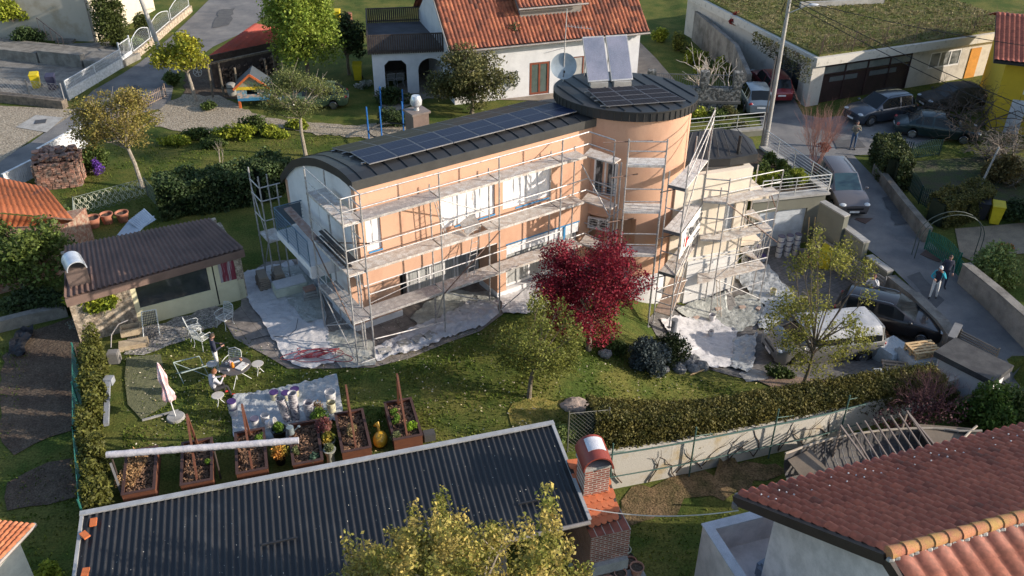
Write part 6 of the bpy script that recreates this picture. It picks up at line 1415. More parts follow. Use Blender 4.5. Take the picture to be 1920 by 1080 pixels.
car_at('pale blue-silver hatchback seen from behind beside the rubble stone wall',(1400,176),(1425,222),paintm('pale_blue_silver',(.17,.22,.27)),L=4.1,W=1.7,H_=1.5,kind='hatch')
car_at('dark red car parked alongside the pale blue hatchback',(1425,152),(1462,196),paintm('wine_red_paint',(.22,.012,.02)),L=4.5,W=1.78,H_=1.5,kind='suv')
car_at('old olive green hatchback standing in the back garden under a tree',(520,200),(660,196),paintm('olive_green_paint',(.075,.12,.07),.45,.1,.3),L=4.3,W=1.68,H_=1.42,kind='hatch')
# white crumpled cover on people carrier roof
c=(G(1422,672)+G(1650,655))/2; d=G(1422,672)-G(1650,655); a=math.atan2(d.y,d.x); M=Matrix.Translation((c.x,c.y,c.z))@Matrix.Rotation(a,4,'Z')
vs=[];nx,ny=26,16
for j in range(ny+1):
    for i in range(nx+1):
        x=lerp(-2.05,1.25,i/nx); y=lerp(-.98,.98,j/ny); e=max(0,abs(y)-.66)/.32; z=1.79-.36*e*e-(.1*max(0,-x-1.7))-.3*max(0,x-1.0)**1.0*1.2+.035*mnoise.noise(Vector((x*3,y*3,2)))+.02*mnoise.noise(Vector((x*8,y*8,5))); vs.append((x,y*(1-.06*e),z))
w=MB(M); w.add(vs,[(j*(nx+1)+i,j*(nx+1)+i+1,(j+1)*(nx+1)+i+1,(j+1)*(nx+1)+i) for j in range(ny) for i in range(nx)]); tag(w.build('car_cover',mat('cover_grey',(.40,.41,.43),.5,(.33,.34,.36),scale=2,bump=.8,bs=14,spec=.5),smooth=True,norm=False),'crumpled white sheeting thrown over the roof of the grey people carrier','sheeting')
# ================= PEOPLE =================
SKIN=mat('skin',(.48,.27,.20),.6,fine=.03); 
def person(label,loc,rz,pose,mats,hair=(.05,.03,.02),cap=None,h=1.74,group=None,glasses=True,scale=1.):
    """pose: dict joint->(x,y,z) in metres, facing +y; mats: dict region->material"""
    t=thing('person',label,'person',loc,rz,group); M=Matrix.Translation(Vector(loc))@Matrix.Rotation(rz,4,'Z')@Matrix.Scale(scale,4)
    J={'pelvis':(0,0,.95),'waist':(0,.0,1.08),'chest':(0,0,1.30),'neck0':(0,0,1.46),'neck':(0,.01,1.52),'head':(0,.03,1.63),
       'shL':(-.17,0,1.42),'shR':(.17,0,1.42),'elL':(-.25,-.02,1.14),'elR':(.25,-.02,1.14),'wrL':(-.24,.12,.92),'wrR':(.24,.12,.92),
       'hipL':(-.09,0,.91),'hipR':(.09,0,.91),'knL':(-.10,.02,.5),'knR':(.10,.02,.5),'anL':(-.11,0,.09),'anR':(.11,0,.09),'toL':(-.13,.17,.03),'toR':(.13,.17,.03)}
    J.update(pose); rad={'pelvis':.135,'waist':.125,'chest':.145,'neck0':.075,'neck':.055,'shL':.075,'shR':.075,'elL':.046,'elR':.046,'wrL':.031,'wrR':.031,'hipL':.088,'hipR':.088,'knL':.058,'knR':.058,'anL':.042,'anR':.042,'toL':.036,'toR':.036}
    E=[('pelvis','waist'),('waist','chest'),('chest','neck0'),('neck0','neck'),('chest','shL'),('chest','shR'),('shL','elL'),('elL','wrL'),('shR','elR'),('elR','wrR'),('pelvis','hipL'),('hipL','knL'),('knL','anL'),('anL','toL'),('pelvis','hipR'),('hipR','knR'),('knR','anR'),('anR','toR')]
    names=list(rad); pos=[Vector(J[k]) for k in names]; rr_=[rad[k] for k in names]; E=[(names.index(a),names.index(b)) for a,b in E]; reg={}
    # hands: palm and five bent fingers
    for s in 'LR':
        wr=Vector(J['wr'+s]); el=Vector(J['el'+s]); d=(wr-el).normalized(); side=Vector((1 if s=='L' else -1,0,0)); side=(side-d*side.dot(d)).normalized(); nrm=d.cross(side)
        pm=len(pos); pos.append(wr+d*.07); rr_.append(.028); names.append('palm'+s); E.append((names.index('wr'+s),pm))
        for k in range(4):
            o=side*(-.028+.019*k); L=[.06,.075,.08,.068][k]; a=len(pos); pos.append(wr+d*.10+o); rr_.append(.010); names.append('f'); E.append((pm,a))
            b=len(pos); c_=nrm*(.02 if s=='L' else -.02); pos.append(wr+d*(.10+L*.55)+o*1.1+c_); rr_.append(.009); names.append('f'); E.append((a,b))
            e_=len(pos); pos.append(wr+d*(.10+L*.85)+o*1.15+c_*2.4); rr_.append(.008); names.append('f'); E.append((b,e_))
        a=len(pos); pos.append(wr+d*.045+side*.045); rr_.append(.012); names.append('f'); E.append((pm,a)); b=len(pos); pos.append(wr+d*.085+side*.062); rr_.append(.010); names.append('f'); E.append((a,b))
    me=bpy.data.meshes.new('b'); me.from_pydata([tuple(p) for p in pos],E,[]); o=bpy.data.objects.new('b',me); COL.objects.link(o)
    sk=o.modifiers.new('s','SKIN'); 
    for i,v in enumerate(me.skin_vertices[0].data): v.radius=(rr_[i]*(1.25 if names[i] in('chest','waist','pelvis') else 1),rr_[i]*(.85 if names[i] in('chest','waist','pelvis') else 1)); v.use_root=(i==0)
    sk.use_smooth_shade=True; sb_=o.modifiers.new('u','SUBSURF'); sb_.levels=1; sb_.render_levels=1
    bpy.context.view_layer.update(); ev=o.evaluated_get(bpy.context.evaluated_depsgraph_get()); m2=bpy.data.meshes.new_from_object(ev); bpy.data.objects.remove(o)
    # add head into the same surface mesh
    hd=Vector(J['head']); w=MB(); tlt=pose.get('tilt',0.); Hm=Matrix.Rotation(pose.get('turn',0.),3,'Z')@Matrix.Rotation(tlt,3,'X')
    vs=[]
    bm=bmesh.new(); bm.from_mesh(m2)
    hb=bmesh.new(); bmesh.ops.create_uvsphere(hb,u_segments=20,v_segments=14,radius=1)
    for v in hb.verts:
        x,y,z=v.co; y2=y; 
        jaw=max(0,-z); q=Vector((x*.074*(1-.28*jaw),y*.094*(1-.10*jaw),z*.118))
        if y>.5 and abs(x)<.28 and -.35<z<.15: q.y+=.020*(1-abs(x)/.28)   # nose
        if y>.5 and abs(abs(x)-.38)<.16 and .0<z<.25: q.y-=.007            # eye sockets
        if y>.5 and abs(x)<.4 and -.62<z<-.42: q.y+=.006
        v.co=hd+Hm@q
    tmp=bpy.data.meshes.new('h'); hb.to_mesh(tmp); hb.free(); nb0=len(bm.verts); bm.from_mesh(tmp); bm.verts.ensure_lookup_table()
    for s in(-1,1):
        r=bmesh.ops.create_uvsphere(bm,u_segments=8,v_segments=5,radius=1)
        for v in r['verts']: q=Vector((v.co.x*.012+s*.076,v.co.y*.02-.005,v.co.z*.03+.0)); v.co=hd+Hm@q
    fm=bpy.data.meshes.new('body'); bm.to_mesh(fm); bm.free()
    regions=list(mats.items()); 
    for k,mt in regions: fm.materials.append(mt)
    idx={k:i for i,(k,_) in enumerate(regions)}
    segs={'top':[('waist','chest'),('chest','neck0'),('shL','elL'),('elL','wrL'),('shR','elR'),('elR','wrR'),('chest','shL'),('chest','shR'),('waist','pelvis')],'legs':[('pelvis','hipL'),('pelvis','hipR'),('hipL','knL'),('knL','anL'),('hipR','knR'),('knR','anR')],'shoes':[('anL','toL'),('anR','toR')],'skin':[('neck','head')]}
    SG=[(Vector(J[a]) if a in J else None,Vector(J[b]),k,a,b) for k,l in segs.items() for a,b in l]
    for s in 'LR': i=names.index('palm'+s); SG.append((Vector(J['wr'+s])+(pos[i]-Vector(J['wr'+s]))*.3,pos[i]+(pos[i]-Vector(J['wr'+s])),'skin','',''))
    for p in fm.polygons:
        c=p.center; best=None
        for a,b,k,na,nb in SG:
            d=b-a; u=max(0,min(1,(c-a).dot(d)/d.length_squared)); dd=(c-(a+d*u)).length
            if k=='skin' and na=='neck': dd=(c-hd).length*.62 if (c-hd).length<.14 else dd
            if best is None or dd<best[0]: best=(dd,k,na,nb)
        k=best[1]
        if k=='top' and 'arm' in idx and (best[2][:2] in('sh','el')): k='arm'
        p.material_index=idx.get(k,0)
    fm.polygons.foreach_set('use_smooth',[True]*len(fm.polygons)); fm.transform(Matrix.Scale(scale,4)); ob=bpy.data.objects.new('body',fm); COL.objects.link(ob); ob.parent=t
    def loc_(q): return M@(hd+Hm@Vector(q))
    # hair / cap
    w=MB(); n,mm=18,9; vs=[];fs=[]
    for i in range(mm+1):
        ph=PI/2*(1-i/mm*1.25)
        for k in range(n):
            a=2*PI*k/n; back=-math.sin(a); r=math.cos(ph); z=math.sin(ph)
            z2=z if z>0 else z*(1.0 if back>.1 else .2)
            fr_=1.0+.05*math.sin(5*a+i); q=Vector((r*math.cos(a)*.082*fr_,r*math.sin(a)*.100*fr_-.006-(.012 if math.sin(a)>0 and z<.35 else 0),z2*.124+.008)); vs.append(M@(hd+Hm@q))
    for i in range(mm):
        for k in range(n): fs.append((i*n+k,i*n+(k+1)%n,(i+1)*n+(k+1)%n,(i+1)*n+k))
    w.add(vs,fs); w.build('hair' if not cap else 'cap',cap or mat('hair_%d'%int(hair[0]*1000),hair,.7,fine=.2),t,smooth=True)
    if cap: w=MB(); w.sph(loc_((0,.095,.05)),(.07*scale,.06*scale,.012),12,5,M=Matrix.Rotation(rz,3,'Z')@Hm); w.build('cap_peak',cap,t,smooth=True)
    w=MB()
    for s in(-1,1): w.sph(loc_((s*.028,.084,.012)),(.013*scale if not glasses else .02*scale,.008*scale,.009 if not glasses else .014),8,5,M=Matrix.Rotation(rz,3,'Z')@Hm)
    w.build('sunglasses' if glasses else 'eyes',mat('dark_eye',(.02,.015,.015),.3),t)
    w=MB(); w.sph(loc_((0,.088,-.058)),(.022*scale,.006*scale,.005),8,4,M=Matrix.Rotation(rz,3,'Z')@Hm); w.build('mouth',mat('lips',(.35,.12,.10),.6),t)
    return t
cl=lambda n,c: mat('cloth_'+n,c,.9,tuple(x*.8 for x in c),scale=8,fine=.08,bump=.4,bs=30)
NAVY,WHT,BLK_,TEAL,DKV,LGR,RED_,KH,JEAN=cl('navy',(.03,.035,.06)),cl('white',(.70,.69,.68)),cl('black',(.03,.03,.033)),cl('teal',(.03,.32,.42)),cl('darkvest',(.03,.03,.05)),cl('lightgrey',(.52,.52,.56)),cl('red',(.55,.04,.03)),cl('khaki',(.18,.17,.14)),cl('jeans',(.05,.10,.19))
hold={'elL':(-.27,.02,1.16),'elR':(.27,.02,1.16),'wrL':(-.10,.25,1.17),'wrR':(.10,.25,1.15),'tilt':R(-28)}
g=G(410,698); person('man in navy jacket and white trousers standing at the table looking at his phone',g,R(-62),hold,{'top':NAVY,'legs':WHT,'shoes':BLK_,'skin':SKIN},hair=(.07,.045,.03))
pm=thing('phone','dark smartphone in the hands of the man in the navy jacket','phone',g+Vector((.22,.13,1.2))); w=MB(); w.box(g+Matrix.Rotation(R(-62),3,'Z')@Vector((0,.345,1.185)),(.08,.15,.012),R(-62)); w.build('body',BLACKP,pm)
sit=dict(pelvis=(0,0,.52),waist=(0,.02,.66),chest=(0,.06,.87),neck0=(0,.10,1.02),neck=(0,.13,1.07),head=(0,.17,1.18),shL=(-.17,.07,.98),shR=(.17,.07,.98),elL=(-.24,.18,.76),elR=(.24,.20,.76),wrL=(-.10,.40,.80),wrR=(.12,.38,.86),hipL=(-.09,.04,.50),hipR=(.09,.04,.50),knL=(-.12,.44,.50),knR=(.14,.45,.50),anL=(-.10,.42,.10),anR=(.22,.52,.10),toL=(-.11,.58,.04),toR=(.25,.68,.04),tilt=R(-20))
g=G(404,750); person('woman with brown hair and red shoes sitting on a round stool, back turned',g,R(-48),sit,{'top':LGR,'legs':BLK_,'shoes':RED_,'skin':SKIN},hair=(.22,.09,.035))
phn=dict(elL=(-.30,.08,1.20),wrL=(-.12,.14,1.48),elR=(.28,.04,1.14),wrR=(.14,.28,1.18),tilt=R(-8),turn=R(20)); phn['anL']=(-.14,-.16,.10); phn['toL']=(-.15,.0,.03); phn['knL']=(-.12,-.03,.5)
g=G(1747,561); person('person in white cap, dark vest, turquoise sleeves and white trousers telephoning in the lane',g,R(150),phn,{'top':DKV,'arm':TEAL,'legs':WHT,'shoes':BLK_,'skin':SKIN},cap=mat('white_cap',(.75,.75,.76),.8,fine=.03),glasses=False)
g=G(1765,540); person('dark clothed person standing just behind the one in the white cap',g,R(170),{'tilt':R(-5)},{'top':NAVY,'legs':NAVY,'shoes':BLK_,'skin':SKIN},hair=(.09,.06,.05),glasses=False)
g=at(1649,487,.0); g.z=T(g.x,g.y); person('person in white top raising hands to the face behind the lowest olive wall block',g,R(140),dict(elL=(-.28,.1,1.2),wrL=(-.08,.16,1.52),elR=(.28,.10,1.2),wrR=(.07,.18,1.50)),{'top':WHT,'legs':KH,'shoes':BLK_,'skin':SKIN},hair=(.30,.12,.10),glasses=False)
g=G(1597,280); person('person in khaki top and blue jeans standing by the nose of the crossover',g,R(175),dict(elL=(-.26,.08,1.18),wrL=(-.08,.22,1.34),elR=(.26,.08,1.18),wrR=(.07,.22,1.36)),{'top':KH,'legs':JEAN,'shoes':BLK_,'skin':SKIN},hair=(.06,.05,.05),glasses=False)
# ================= GARDEN FURNITURE =================
IRON=WMETAL
def ichair(loc,rz,label,seatm=None,arms=True,tip=None,group='white wrought iron garden chairs'):
    t=thing('garden_chair',label,'garden chair',loc,rz,group); M=Matrix.Translation(Vector(loc))@Matrix.Rotation(rz,4,'Z')@(tip or Matrix())
    w=MB(M); w.prism([( -.24,-.22),(.24,-.22),(.22,.22),(-.22,.22)],.435,.455) if not(M and 0) else 0; 
    w2=MB(M)
    for k in range(9): x=-.22+k*.055; w2.tube([(x,-.22,.45),(x,.2,.45)],.007,4)
    for y in(-.23,.21): w2.tube([(-.24,y,.45),(.24,y,.45)],.013,5)
    for x in(-.24,.24): w2.tube([(x,-.23,.45),(x,.21,.45)],.013,5)
    w2.build('seat',IRON,t)
    b=MB(M); tp=[(-.25,.22,.45),(-.26,.29,.8),(-.23,.32,.93),(0,.34,1.0),(.23,.32,.93),(.26,.29,.8),(.25,.22,.45)]; b.tube(tp,.014,5)
    for k in range(8): x=-.2+k*.057; b.tube([(x,.225,.5),(x,.325,.95-.5*abs(x)*.3)],.008,4)
    for k in range(5): z=.56+k*.09; b.tube([(-.25,.235+.02*k,z),(.25,.235+.02*k,z)],.008,4)
    b.build('backrest',IRON,t)
    for sx in(-1,1):
        for sy in(-1,1): l=MB(M); l.tube([(sx*.22,sy*.2,.45),(sx*.21,sy*.2,.2),(sx*.25,sy*.26,0)],.013,5); l.build('leg',IRON,t)
        if arms: l=MB(M); l.tube([(sx*.25,.26,.68),(sx*.28,.05,.70),(sx*.29,-.18,.68),(sx*.28,-.24,.60),(sx*.25,-.18,.54),(sx*.24,-.2,.45)],.012,5); l.build('armrest',IRON,t)
    if seatm: c=MB(M); c.sph((0,0,.49),(.24,.22,.05),12,6); c.build('cushion',seatm,t,smooth=True)
    return t
CUSH=mat('blue_cushion',(.45,.50,.60),.9,fine=.06)
ichair(G(440,702),R(-12),'white lattice backed garden chair with pale blue cushion beside the standing man',CUSH)
ichair(G(368,632),R(120),'white scrolled garden chair, left one of the pair by the pebble strip',None)
ichair(G(382,650),R(150),'white scrolled garden chair in front of the pair by the pebble strip',None)
ichair(G(424,612),R(-30),'pale scrolled garden chair by the glazed garden house door',None)
def rtable(loc,r,h,label,topm,cat='table',name='garden_table'):
    t=thing(name,label,cat,loc); x,y,z=loc; w=MB(); w.lathe([(.001,h-.02),(r,h-.02),(r+.01,h-.01),(r,h),(.001,h)],(x,y,z),28); w.build('top',topm,t)
    for k in range(3): a=2*PI*k/3+.4; w=MB(); w.tube([(x+math.cos(a)*r*.3,y+math.sin(a)*r*.3,z+h-.02),(x+math.cos(a+.3)*r*.25,y+math.sin(a+.3)*r*.25,z+h*.5),(x+math.cos(a)*r*.85,y+math.sin(a)*r*.85,z)],.014,5); w.build('leg',IRON,t)
    return t
gt_=at(441,686,.72); gt_=Vector((gt_.x,gt_.y,T(gt_.x,gt_.y))); TB=mat('dark_tabletop',(.11,.10,.095),.5,fine=.08)
rtable(gt_,.55,.72,'round dark topped garden table laid with drinks and papers',TB)
def on(dx,dy,dz=.72): return gt_+Vector((dx,dy,dz))
def bottle(p,r,h,m,label,cap=None,cat='bottle',name='bottle'):
    t=thing(name,label,cat,p); w=MB(); w.lathe([(.001,.002),(r,.002),(r,h*.62),(r*.4,h*.8),(r*.36,h*.93),(.001,h*.93)],p,14); w.build('body',m,t,smooth=True); w=MB(); w.cyl(p+Vector((0,0,h*.9)),r*.42,h*.1,10); w.build('cap',cap or WFRAME,t)
bottle(on(-.06,-.08),.055,.28,mat('orange_juice',(.75,.24,.02),.3,spec=.7),'orange juice bottle on the garden table')
bottle(on(-.17,.03),.045,.24,mat('pink_bottle',(.55,.35,.36),.3,spec=.7),'pinkish bottle behind the orange juice')
for i,(dx,dy,lb) in enumerate([(-.33,.08,'white cup nearest the standing man'),(-.24,.16,'white cup beside the pink bottle'),(-.16,-.3,'white mug at the table front edge'),(.12,.33,'orange rimmed cup at the far table edge')]):
    t=thing('cup',lb,'cup',on(dx,dy),0,'cups on the garden table'); w=MB(); w.lathe([(.001,.004),(.032,.004),(.04,.08),(.034,.08),(.028,.015),(.001,.015)],on(dx,dy),12); w.build('bowl',WFRAME if i<3 else mat('orange_cup',(.7,.3,.15),.5),t); w=MB(); w.tube([on(dx+.04,dy,.785),on(dx+.065,dy,.765),on(dx+.04,dy,.74)],.006,5); w.build('handle',WFRAME,t)
w=MB(); w.box(on(.26,-.05,.745),(.30,.42,.035),R(-25)); o=w.build('magazine',mat('magazine_cover',(.68,.66,.62),.5,(.3,.22,.2),scale=7,lo=.56,hi=.6)); tag(o,'white printed magazine stack at the right of the round table','magazine')
w=MB(); w.box(on(-.02,.24,.728),(.24,.1,.008),R(30)); tag(w.build('paper',WFRAME),'white folded paper strip on the table','paper')
for (px,py,lb) in((486,700,'round marble topped low stool standing alone on the lawn'),(402,700,'round pale stool partly behind the seated woman'),(412,758,'round white stool under the seated woman')):
    g=G(px,py); rtable(g,.21,.46 if px!=412 else .42,lb,mat('stone_top',(.55,.52,.48),.7,fine=.06),'stool','stool')
# folded table frame
t=thing('folding_table','folded green tube table frame standing on the grass beside the woman','table frame',G(352,705))
w=MB(); a,b,c_,d_=G(330,700),G(378,688),G(345,720),G(392,706)
for p,q in((a,b),(c_,d_)): w.tube([p+Vector((0,0,.5)),q+Vector((0,0,.5))],.02,6)
for p,q in((a,c_),(b,d_),(a,d_)): w.tube([p+Vector((0,0,.5)),q],.014,5); w.tube([p,q+Vector((0,0,.5))],.014,5)
w.build('tubes',mat('pale_green_tube',(.42,.50,.46),.5),t)
# pink parasol
g=G(330,784); t=thing('parasol','closed pink and white parasol leaning on a round concrete foot','parasol',g)
top=at(295,680,2.25); bs=g+Vector((0,0,.1)); w=MB(); w.tube([bs,bs.lerp(top,1.0)],.02,8); w.build('pole',WFRAME,t)
w=MB(); n=20; vs=[];rw=12; ax=(top-bs)
for j in range(rw+1):
    u=j/rw; c=bs.lerp(top,.32+.68*u); r=[.17,.21,.17,.13,.10,.10,.13,.15,.13,.10,.075,.05,.015][j]
    for k in range(n): a=2*PI*k/n; rr_=r*(1+.22*math.cos(6*a+u*2)); vs.append(c+Vector((math.cos(a)*rr_,math.sin(a)*rr_,0)))
w.add(vs,[(j*n+k,j*n+(k+1)%n,(j+1)*n+(k+1)%n,(j+1)*n+k) for j in range(rw) for k in range(n)])
pk=mat('pink_stripes',(.72,.36,.36),.85,(.75,.62,.60),scale=2.5,stretch=(6,6,.6),lo=.45,hi=.55,fine=.05); w.build('canopy',pk,t,smooth=True)
w=MB(); w.lathe([(.001,.1),(.28,.1),(.3,.08),(.31,.0)],g,24); w.build('foot',CONC,t)
for (px,py,r,lb) in((0,0,0,''),): pass
# grill panel, stone trough, hose on left
t=thing('stone_trough','sandstone trough and slab lying beside the fieldstone wall','trough',G(250,645)); w=MB(); a=G(252,650); w.box((a.x,a.y,a.z+.12),(1.05,.45,.22),.35); w.build('slab',mat('sandstone',(.50,.40,.27),.9,(.38,.29,.19),scale=3,bump=.6),t)
a=G(250,634); w=MB(); M=Matrix.Translation((a.x,a.y,a.z+.25))@Matrix.Rotation(.35,4,'Z'); mbx(w,-.38,.38,-.22,.22,0,.08,M); 
for q in((-.38,.38,-.22,-.17),(-.38,.38,.17,.22),(-.38,-.33,-.17,.17),(.33,.38,-.17,.17)): mbx(w,*q,.08,.3,M)
w.build('trough',MC['sandstone'],t)
a,b=G(270,642),G(300,630); t=thing('folding_lounger','folded lounger with dark grid webbing leaning on the garden house front','lounger',a); e1=at(265,585,1.05); e2=at(292,580,1.05); w=MB(); w.tube([a,e1],.02,5); w.tube([b,e2],.02,5); w.tube([e1,e2],.02,5); w.tube([a,b],.02,5); w.build('frame',IRON,t)
w=MB()
for k in range(1,9): w.tube([a.lerp(b,k/9),e1.lerp(e2,k/9)],.012,4)
for k in range(1,12): w.tube([a.lerp(e1,k/12),b.lerp(e2,k/12)],.012,4)
w.build('webbing',mat('dark_webbing',(.06,.065,.08),.7),t)
pts=[at(208,652,.1),at(209,628,.5),at(222,608,.9),at(240,600,1.0)]; cord('hose','pale hose looping down beside the stone trough',pts,.02,mat('pale_hose',(.5,.45,.42),.6),'hose')
w=MB(); a=G(217,680); w.box((a.x,a.y,a.z+.28),(.42,.34,.5),.1); o=w.build('planter_box',mat('grey_box',(.22,.21,.20),.8),bevel=.03); tag(o,'small rounded grey box beside the clipped thuja row','box')
w=MB(); a,b=G(208,735),G(205,815); w.bar(a+Vector((0,0,.45)),b+Vector((0,0,.45)),.16,.14); w.box(a+Vector((0,.1,.45)),(.3,.3,.25)); tag(w.build('gutter_piece',mat('grey_gutter',(.34,.36,.40),.6,metal=.2)),'loose grey metal gutter box standing at the thuja row','gutter')
w=MB(); pp=[G(60,645),G(35,668),G(22,650)]; o=sheet('plastic_sheet',[(22,650),(30,630),(66,620),(62,640),(48,655),(52,672),(18,675)],mat('black_plastic_sheet',(.02,.02,.023),.35,bump=2,bs=9),.08,.15,wr=.180,wf=2.5); tag(o,'crumpled black plastic sheet on the vegetable patch','plastic sheet')
w=MB(); a=G(298,783); w.bar(a+Vector((-.5,-.2,.05)),a+Vector((.6,.3,.08)),.08,.05); tag(w.build('board',CONC),'weathered pale board lying on the worn mat edge','board')
# ================= BUCKETS =================
PURP=mat('purple_lid',(.07,.035,.14),.4); BKT=mat('white_bucket',(.60,.59,.58),.45,(.45,.42,.46),scale=6,lo=.5,hi=.65,fine=.08); YB=mat('cream_bucket',(.62,.58,.40),.5); OCH=mat('ochre_inside',(.48,.30,.09),.7); GRYL=mat('grey_violet_lid',(.12,.11,.16),.5)
def bucket(p,label,lid=None,body=None,r=.15,h=.32,inside=None,group='paint buckets',tip=None):
    t=thing('bucket',label,'bucket',p,0,group); p=Vector(p); w=MB(Matrix.Translation(p)@(tip or Matrix())); w.lathe([(.001,.0),(r*.86,.0),(r,h*.92),(r*1.04,h*.93),(r*1.04,h),(r*.96,h),(r*.85,.03),(.001,.03)] if not lid else [(.001,0),(r*.86,0),(r,h*.95),(.001,h*.95)],(0,0,0),18); w.build('tub',body or BKT,t,smooth=True)
    if lid: w=MB(Matrix.Translation(p)@(tip or Matrix())); w.lathe([(r*1.05,h*.9),(r*1.07,h),(r*.95,h+.012),(r*.9,h+.004),(.001,h+.004)],(0,0,0),18); w.build('lid',lid,t,smooth=True)
    else: w=MB(Matrix.Translation(p)@(tip or Matrix())); w.cyl((0,0,h*.55),r*.93,.01,16); w.build('contents',inside or mat('paint_white',(.5,.48,.46),.5),t)
    w=MB(Matrix.Translation(p)@(tip or Matrix())); w.tube([(-r*1.05,0,h*.85),(-r*.8,-r*.7,h*.5),(0,-r*1.12,h*.38),(r*.8,-r*.7,h*.5),(r*1.05,0,h*.85)],.006,4); w.build('handle',STEEL,t)
    return t
def gg(px,py,dz=.06): g=G(px,py); return g+Vector((0,0,dz))
for (px,py,lb) in((516,752,'purple lidded bucket, left of the three on the grey sheet'),(538,753,'purple lidded bucket, middle of the three on the grey sheet'),(555,746,'purple lidded bucket, right of the three on the grey sheet')): bucket(gg(px,py,.1),lb,PURP,YB,group='purple lidded buckets')
for k in(0,1): bucket(gg(440,782,.1+k*.3),['lower','upper'][k]+' of two stacked white buckets with purple lid at the sheet corner',PURP if k else GRYL)
bucket(gg(621,752,.1),'open round white bucket with grey paint at the right of the sheet',None,r=.2,h=.34)
bucket(gg(623,775,.1),'open cream bucket with ochre paint beside the round white one',None,YB,inside=OCH,r=.16,h=.4)
bucket(gg(480,802,.1),'dusty pink paint bucket beside the trellis planter',GRYL)
bucket(gg(500,795,.1),'open grey bucket behind the trellis planter',None)
bucket(gg(502,805,.25),'white bucket tipped on its side towards the planter',None,tip=Matrix.Rotation(R(70),4,'Y'))
def stack(px,py,n,label,lean=0,r=.15):
    b=gg(px,py,.08); t=thing('bucket_stack',label,'bucket stack',b,0,'nested bucket stacks')
    for k in range(n):
        w=MB(); z=k*.085; w.lathe([(r*.86,z),(r,z+.28),(r*1.05,z+.29),(r*1.05,z+.33),(r*.95,z+.33),(r*.93,z+.29)],b+Vector((lean*k*.03,0,0)),16); w.build('bucket',mat('dirty_bucket',(.5,.48,.49),.5,(.13,.11,.15),scale=9,lo=.5,hi=.6,fine=.1),t,smooth=True)
stack(540,793,9,'leaning stack of nested dirty buckets, left of three',-.5); stack(556,790,11,'tallest stack of nested dirty buckets, middle of three'); stack(583,789,6,'short wide stack of nested buckets, right of three',r=.17)
for i in range(3):
    for j in range(4):
        p=at(1459+i*15.5,481-i*2,-2.47)+Vector((0,0,j*.3)); bucket(p,'white paint bucket in the %s column, %s, by the garage door'%(['left','middle','right'][i],['bottom','second up','third up','top'][j]),GRYL,r=.17,h=.3,group='paint buckets stacked by the garage door')
for i,(dx,dy,dz) in enumerate([(0,0,0),(.4,.1,0),(.8,.2,0),(.15,.35,.28),(.6,.4,.28),(1.1,.35,0),(.3,.2,.56),(.75,.3,.56)]):
    bucket(at(1398,497,-2.45)+Vector((dx*.95-.1,dy*1.3,dz)),'spattered bucket number %s in the heap behind the wing scaffold'%['one','two','three','four','five','six','seven','eight'][i] if 0 else ['front left','front middle','front right','second row left','second row right','far right','top left','top right'][i]+' spattered bucket of the heap behind the wing scaffold',[None,GRYL,PURP][i%3],group='buckets heaped behind the wing')
bucket(gg(1334,604,.1),'open bucket of dark paint on the sheet below the wing ladder',None,inside=GRYL); bucket(gg(1331,634,.1),'open bucket with dark paint in the middle of the white sheet',None,inside=GRYL,r=.13); bucket(gg(1448,556,.1),'open cream bucket with ochre paint on the blue-grey sheet',None,YB,inside=OCH)
w=MB(); g=gg(1312,614,.12); w.lathe([(.001,.02),(.15,.02),(.16,0),(.17,.03),(.15,.035),(.001,.03)],g,18); tag(w.build('plastic_disc',BKT),'loose white bucket lid lying on the white sheet','lid')
g=gg(1262,628,0); t=thing('pipe_standpipe','short grey drain pipe standing beside the dwarf pine','pipe',g); w=MB(); w.cyl(g,.13,.75,16); w.build('pipe',mat('grey_pipe',(.17,.18,.20),.5),t,smooth=True); w=MB(); w.cyl(g+Vector((0,0,.74)),.15,.08,16); w.build('socket',MC['grey_pipe'],t,smooth=True)
for (px,py,lb) in((1346,583,'orange-pink brick under the ladder foot by the wing'),(1391,580,'pale brick on the dusty plastic sheet'),(1305,600,'pale brick at the top edge of the white sheet'),(1421,582,'pinkish stone beside the bucket on blue-grey sheet')):
    g=gg(px,py,.12); w=MB(); w.box(g,(.28,.16,.1),random.random()*2); tag(w.build('brick',mat('pale_brick',(.50,.37,.30),.9)),lb,'brick',group='loose bricks weighing down sheets')
# insulation boards on the left patio
FOAM=mat('foam_board',(.60,.62,.50),.9,fine=.05)
g=gg(545,548,.08); t=thing('foam_block','pair of thick pale insulation foam blocks left of the house','foam block',g); w=MB(); w.box(g+Vector((0,0,.2)),(1.35,.75,.38),R(28)); w.build('block',FOAM,t,bevel=.02); w=MB(); w.box(g+Vector((.0,.05,.42)),(1.3,.7,.03),R(28)); w.build('wrapping',SHEETW,t)
g=gg(583,561,.08); t=thing('slab_stack','short stack of pale slabs topped by a red-brown one','slab stack',g)
for k in range(4): w=MB(); w.box(g+Vector((0,0,.07+k*.13)),(.62-.05*k,.42-.03*k,.11),R(20+k*4)); w.build('slab',CONC if k<3 else mat('red_slab',(.36,.22,.17),.9),t)
for i,(px,py) in enumerate([(722,663),(758,648),(785,640),(805,634)]): g=gg(px,py,.14); w=MB(); w.box(g,(.5,.36,.06),R(20+i*13)); tag(w.build('paving_slab',CONC),['first','second','third','rightmost'][i]+' loose beige slab from the corner scaffold foot, holding down the crumpled sheet','slab',group='loose slabs on the crumpled sheet')
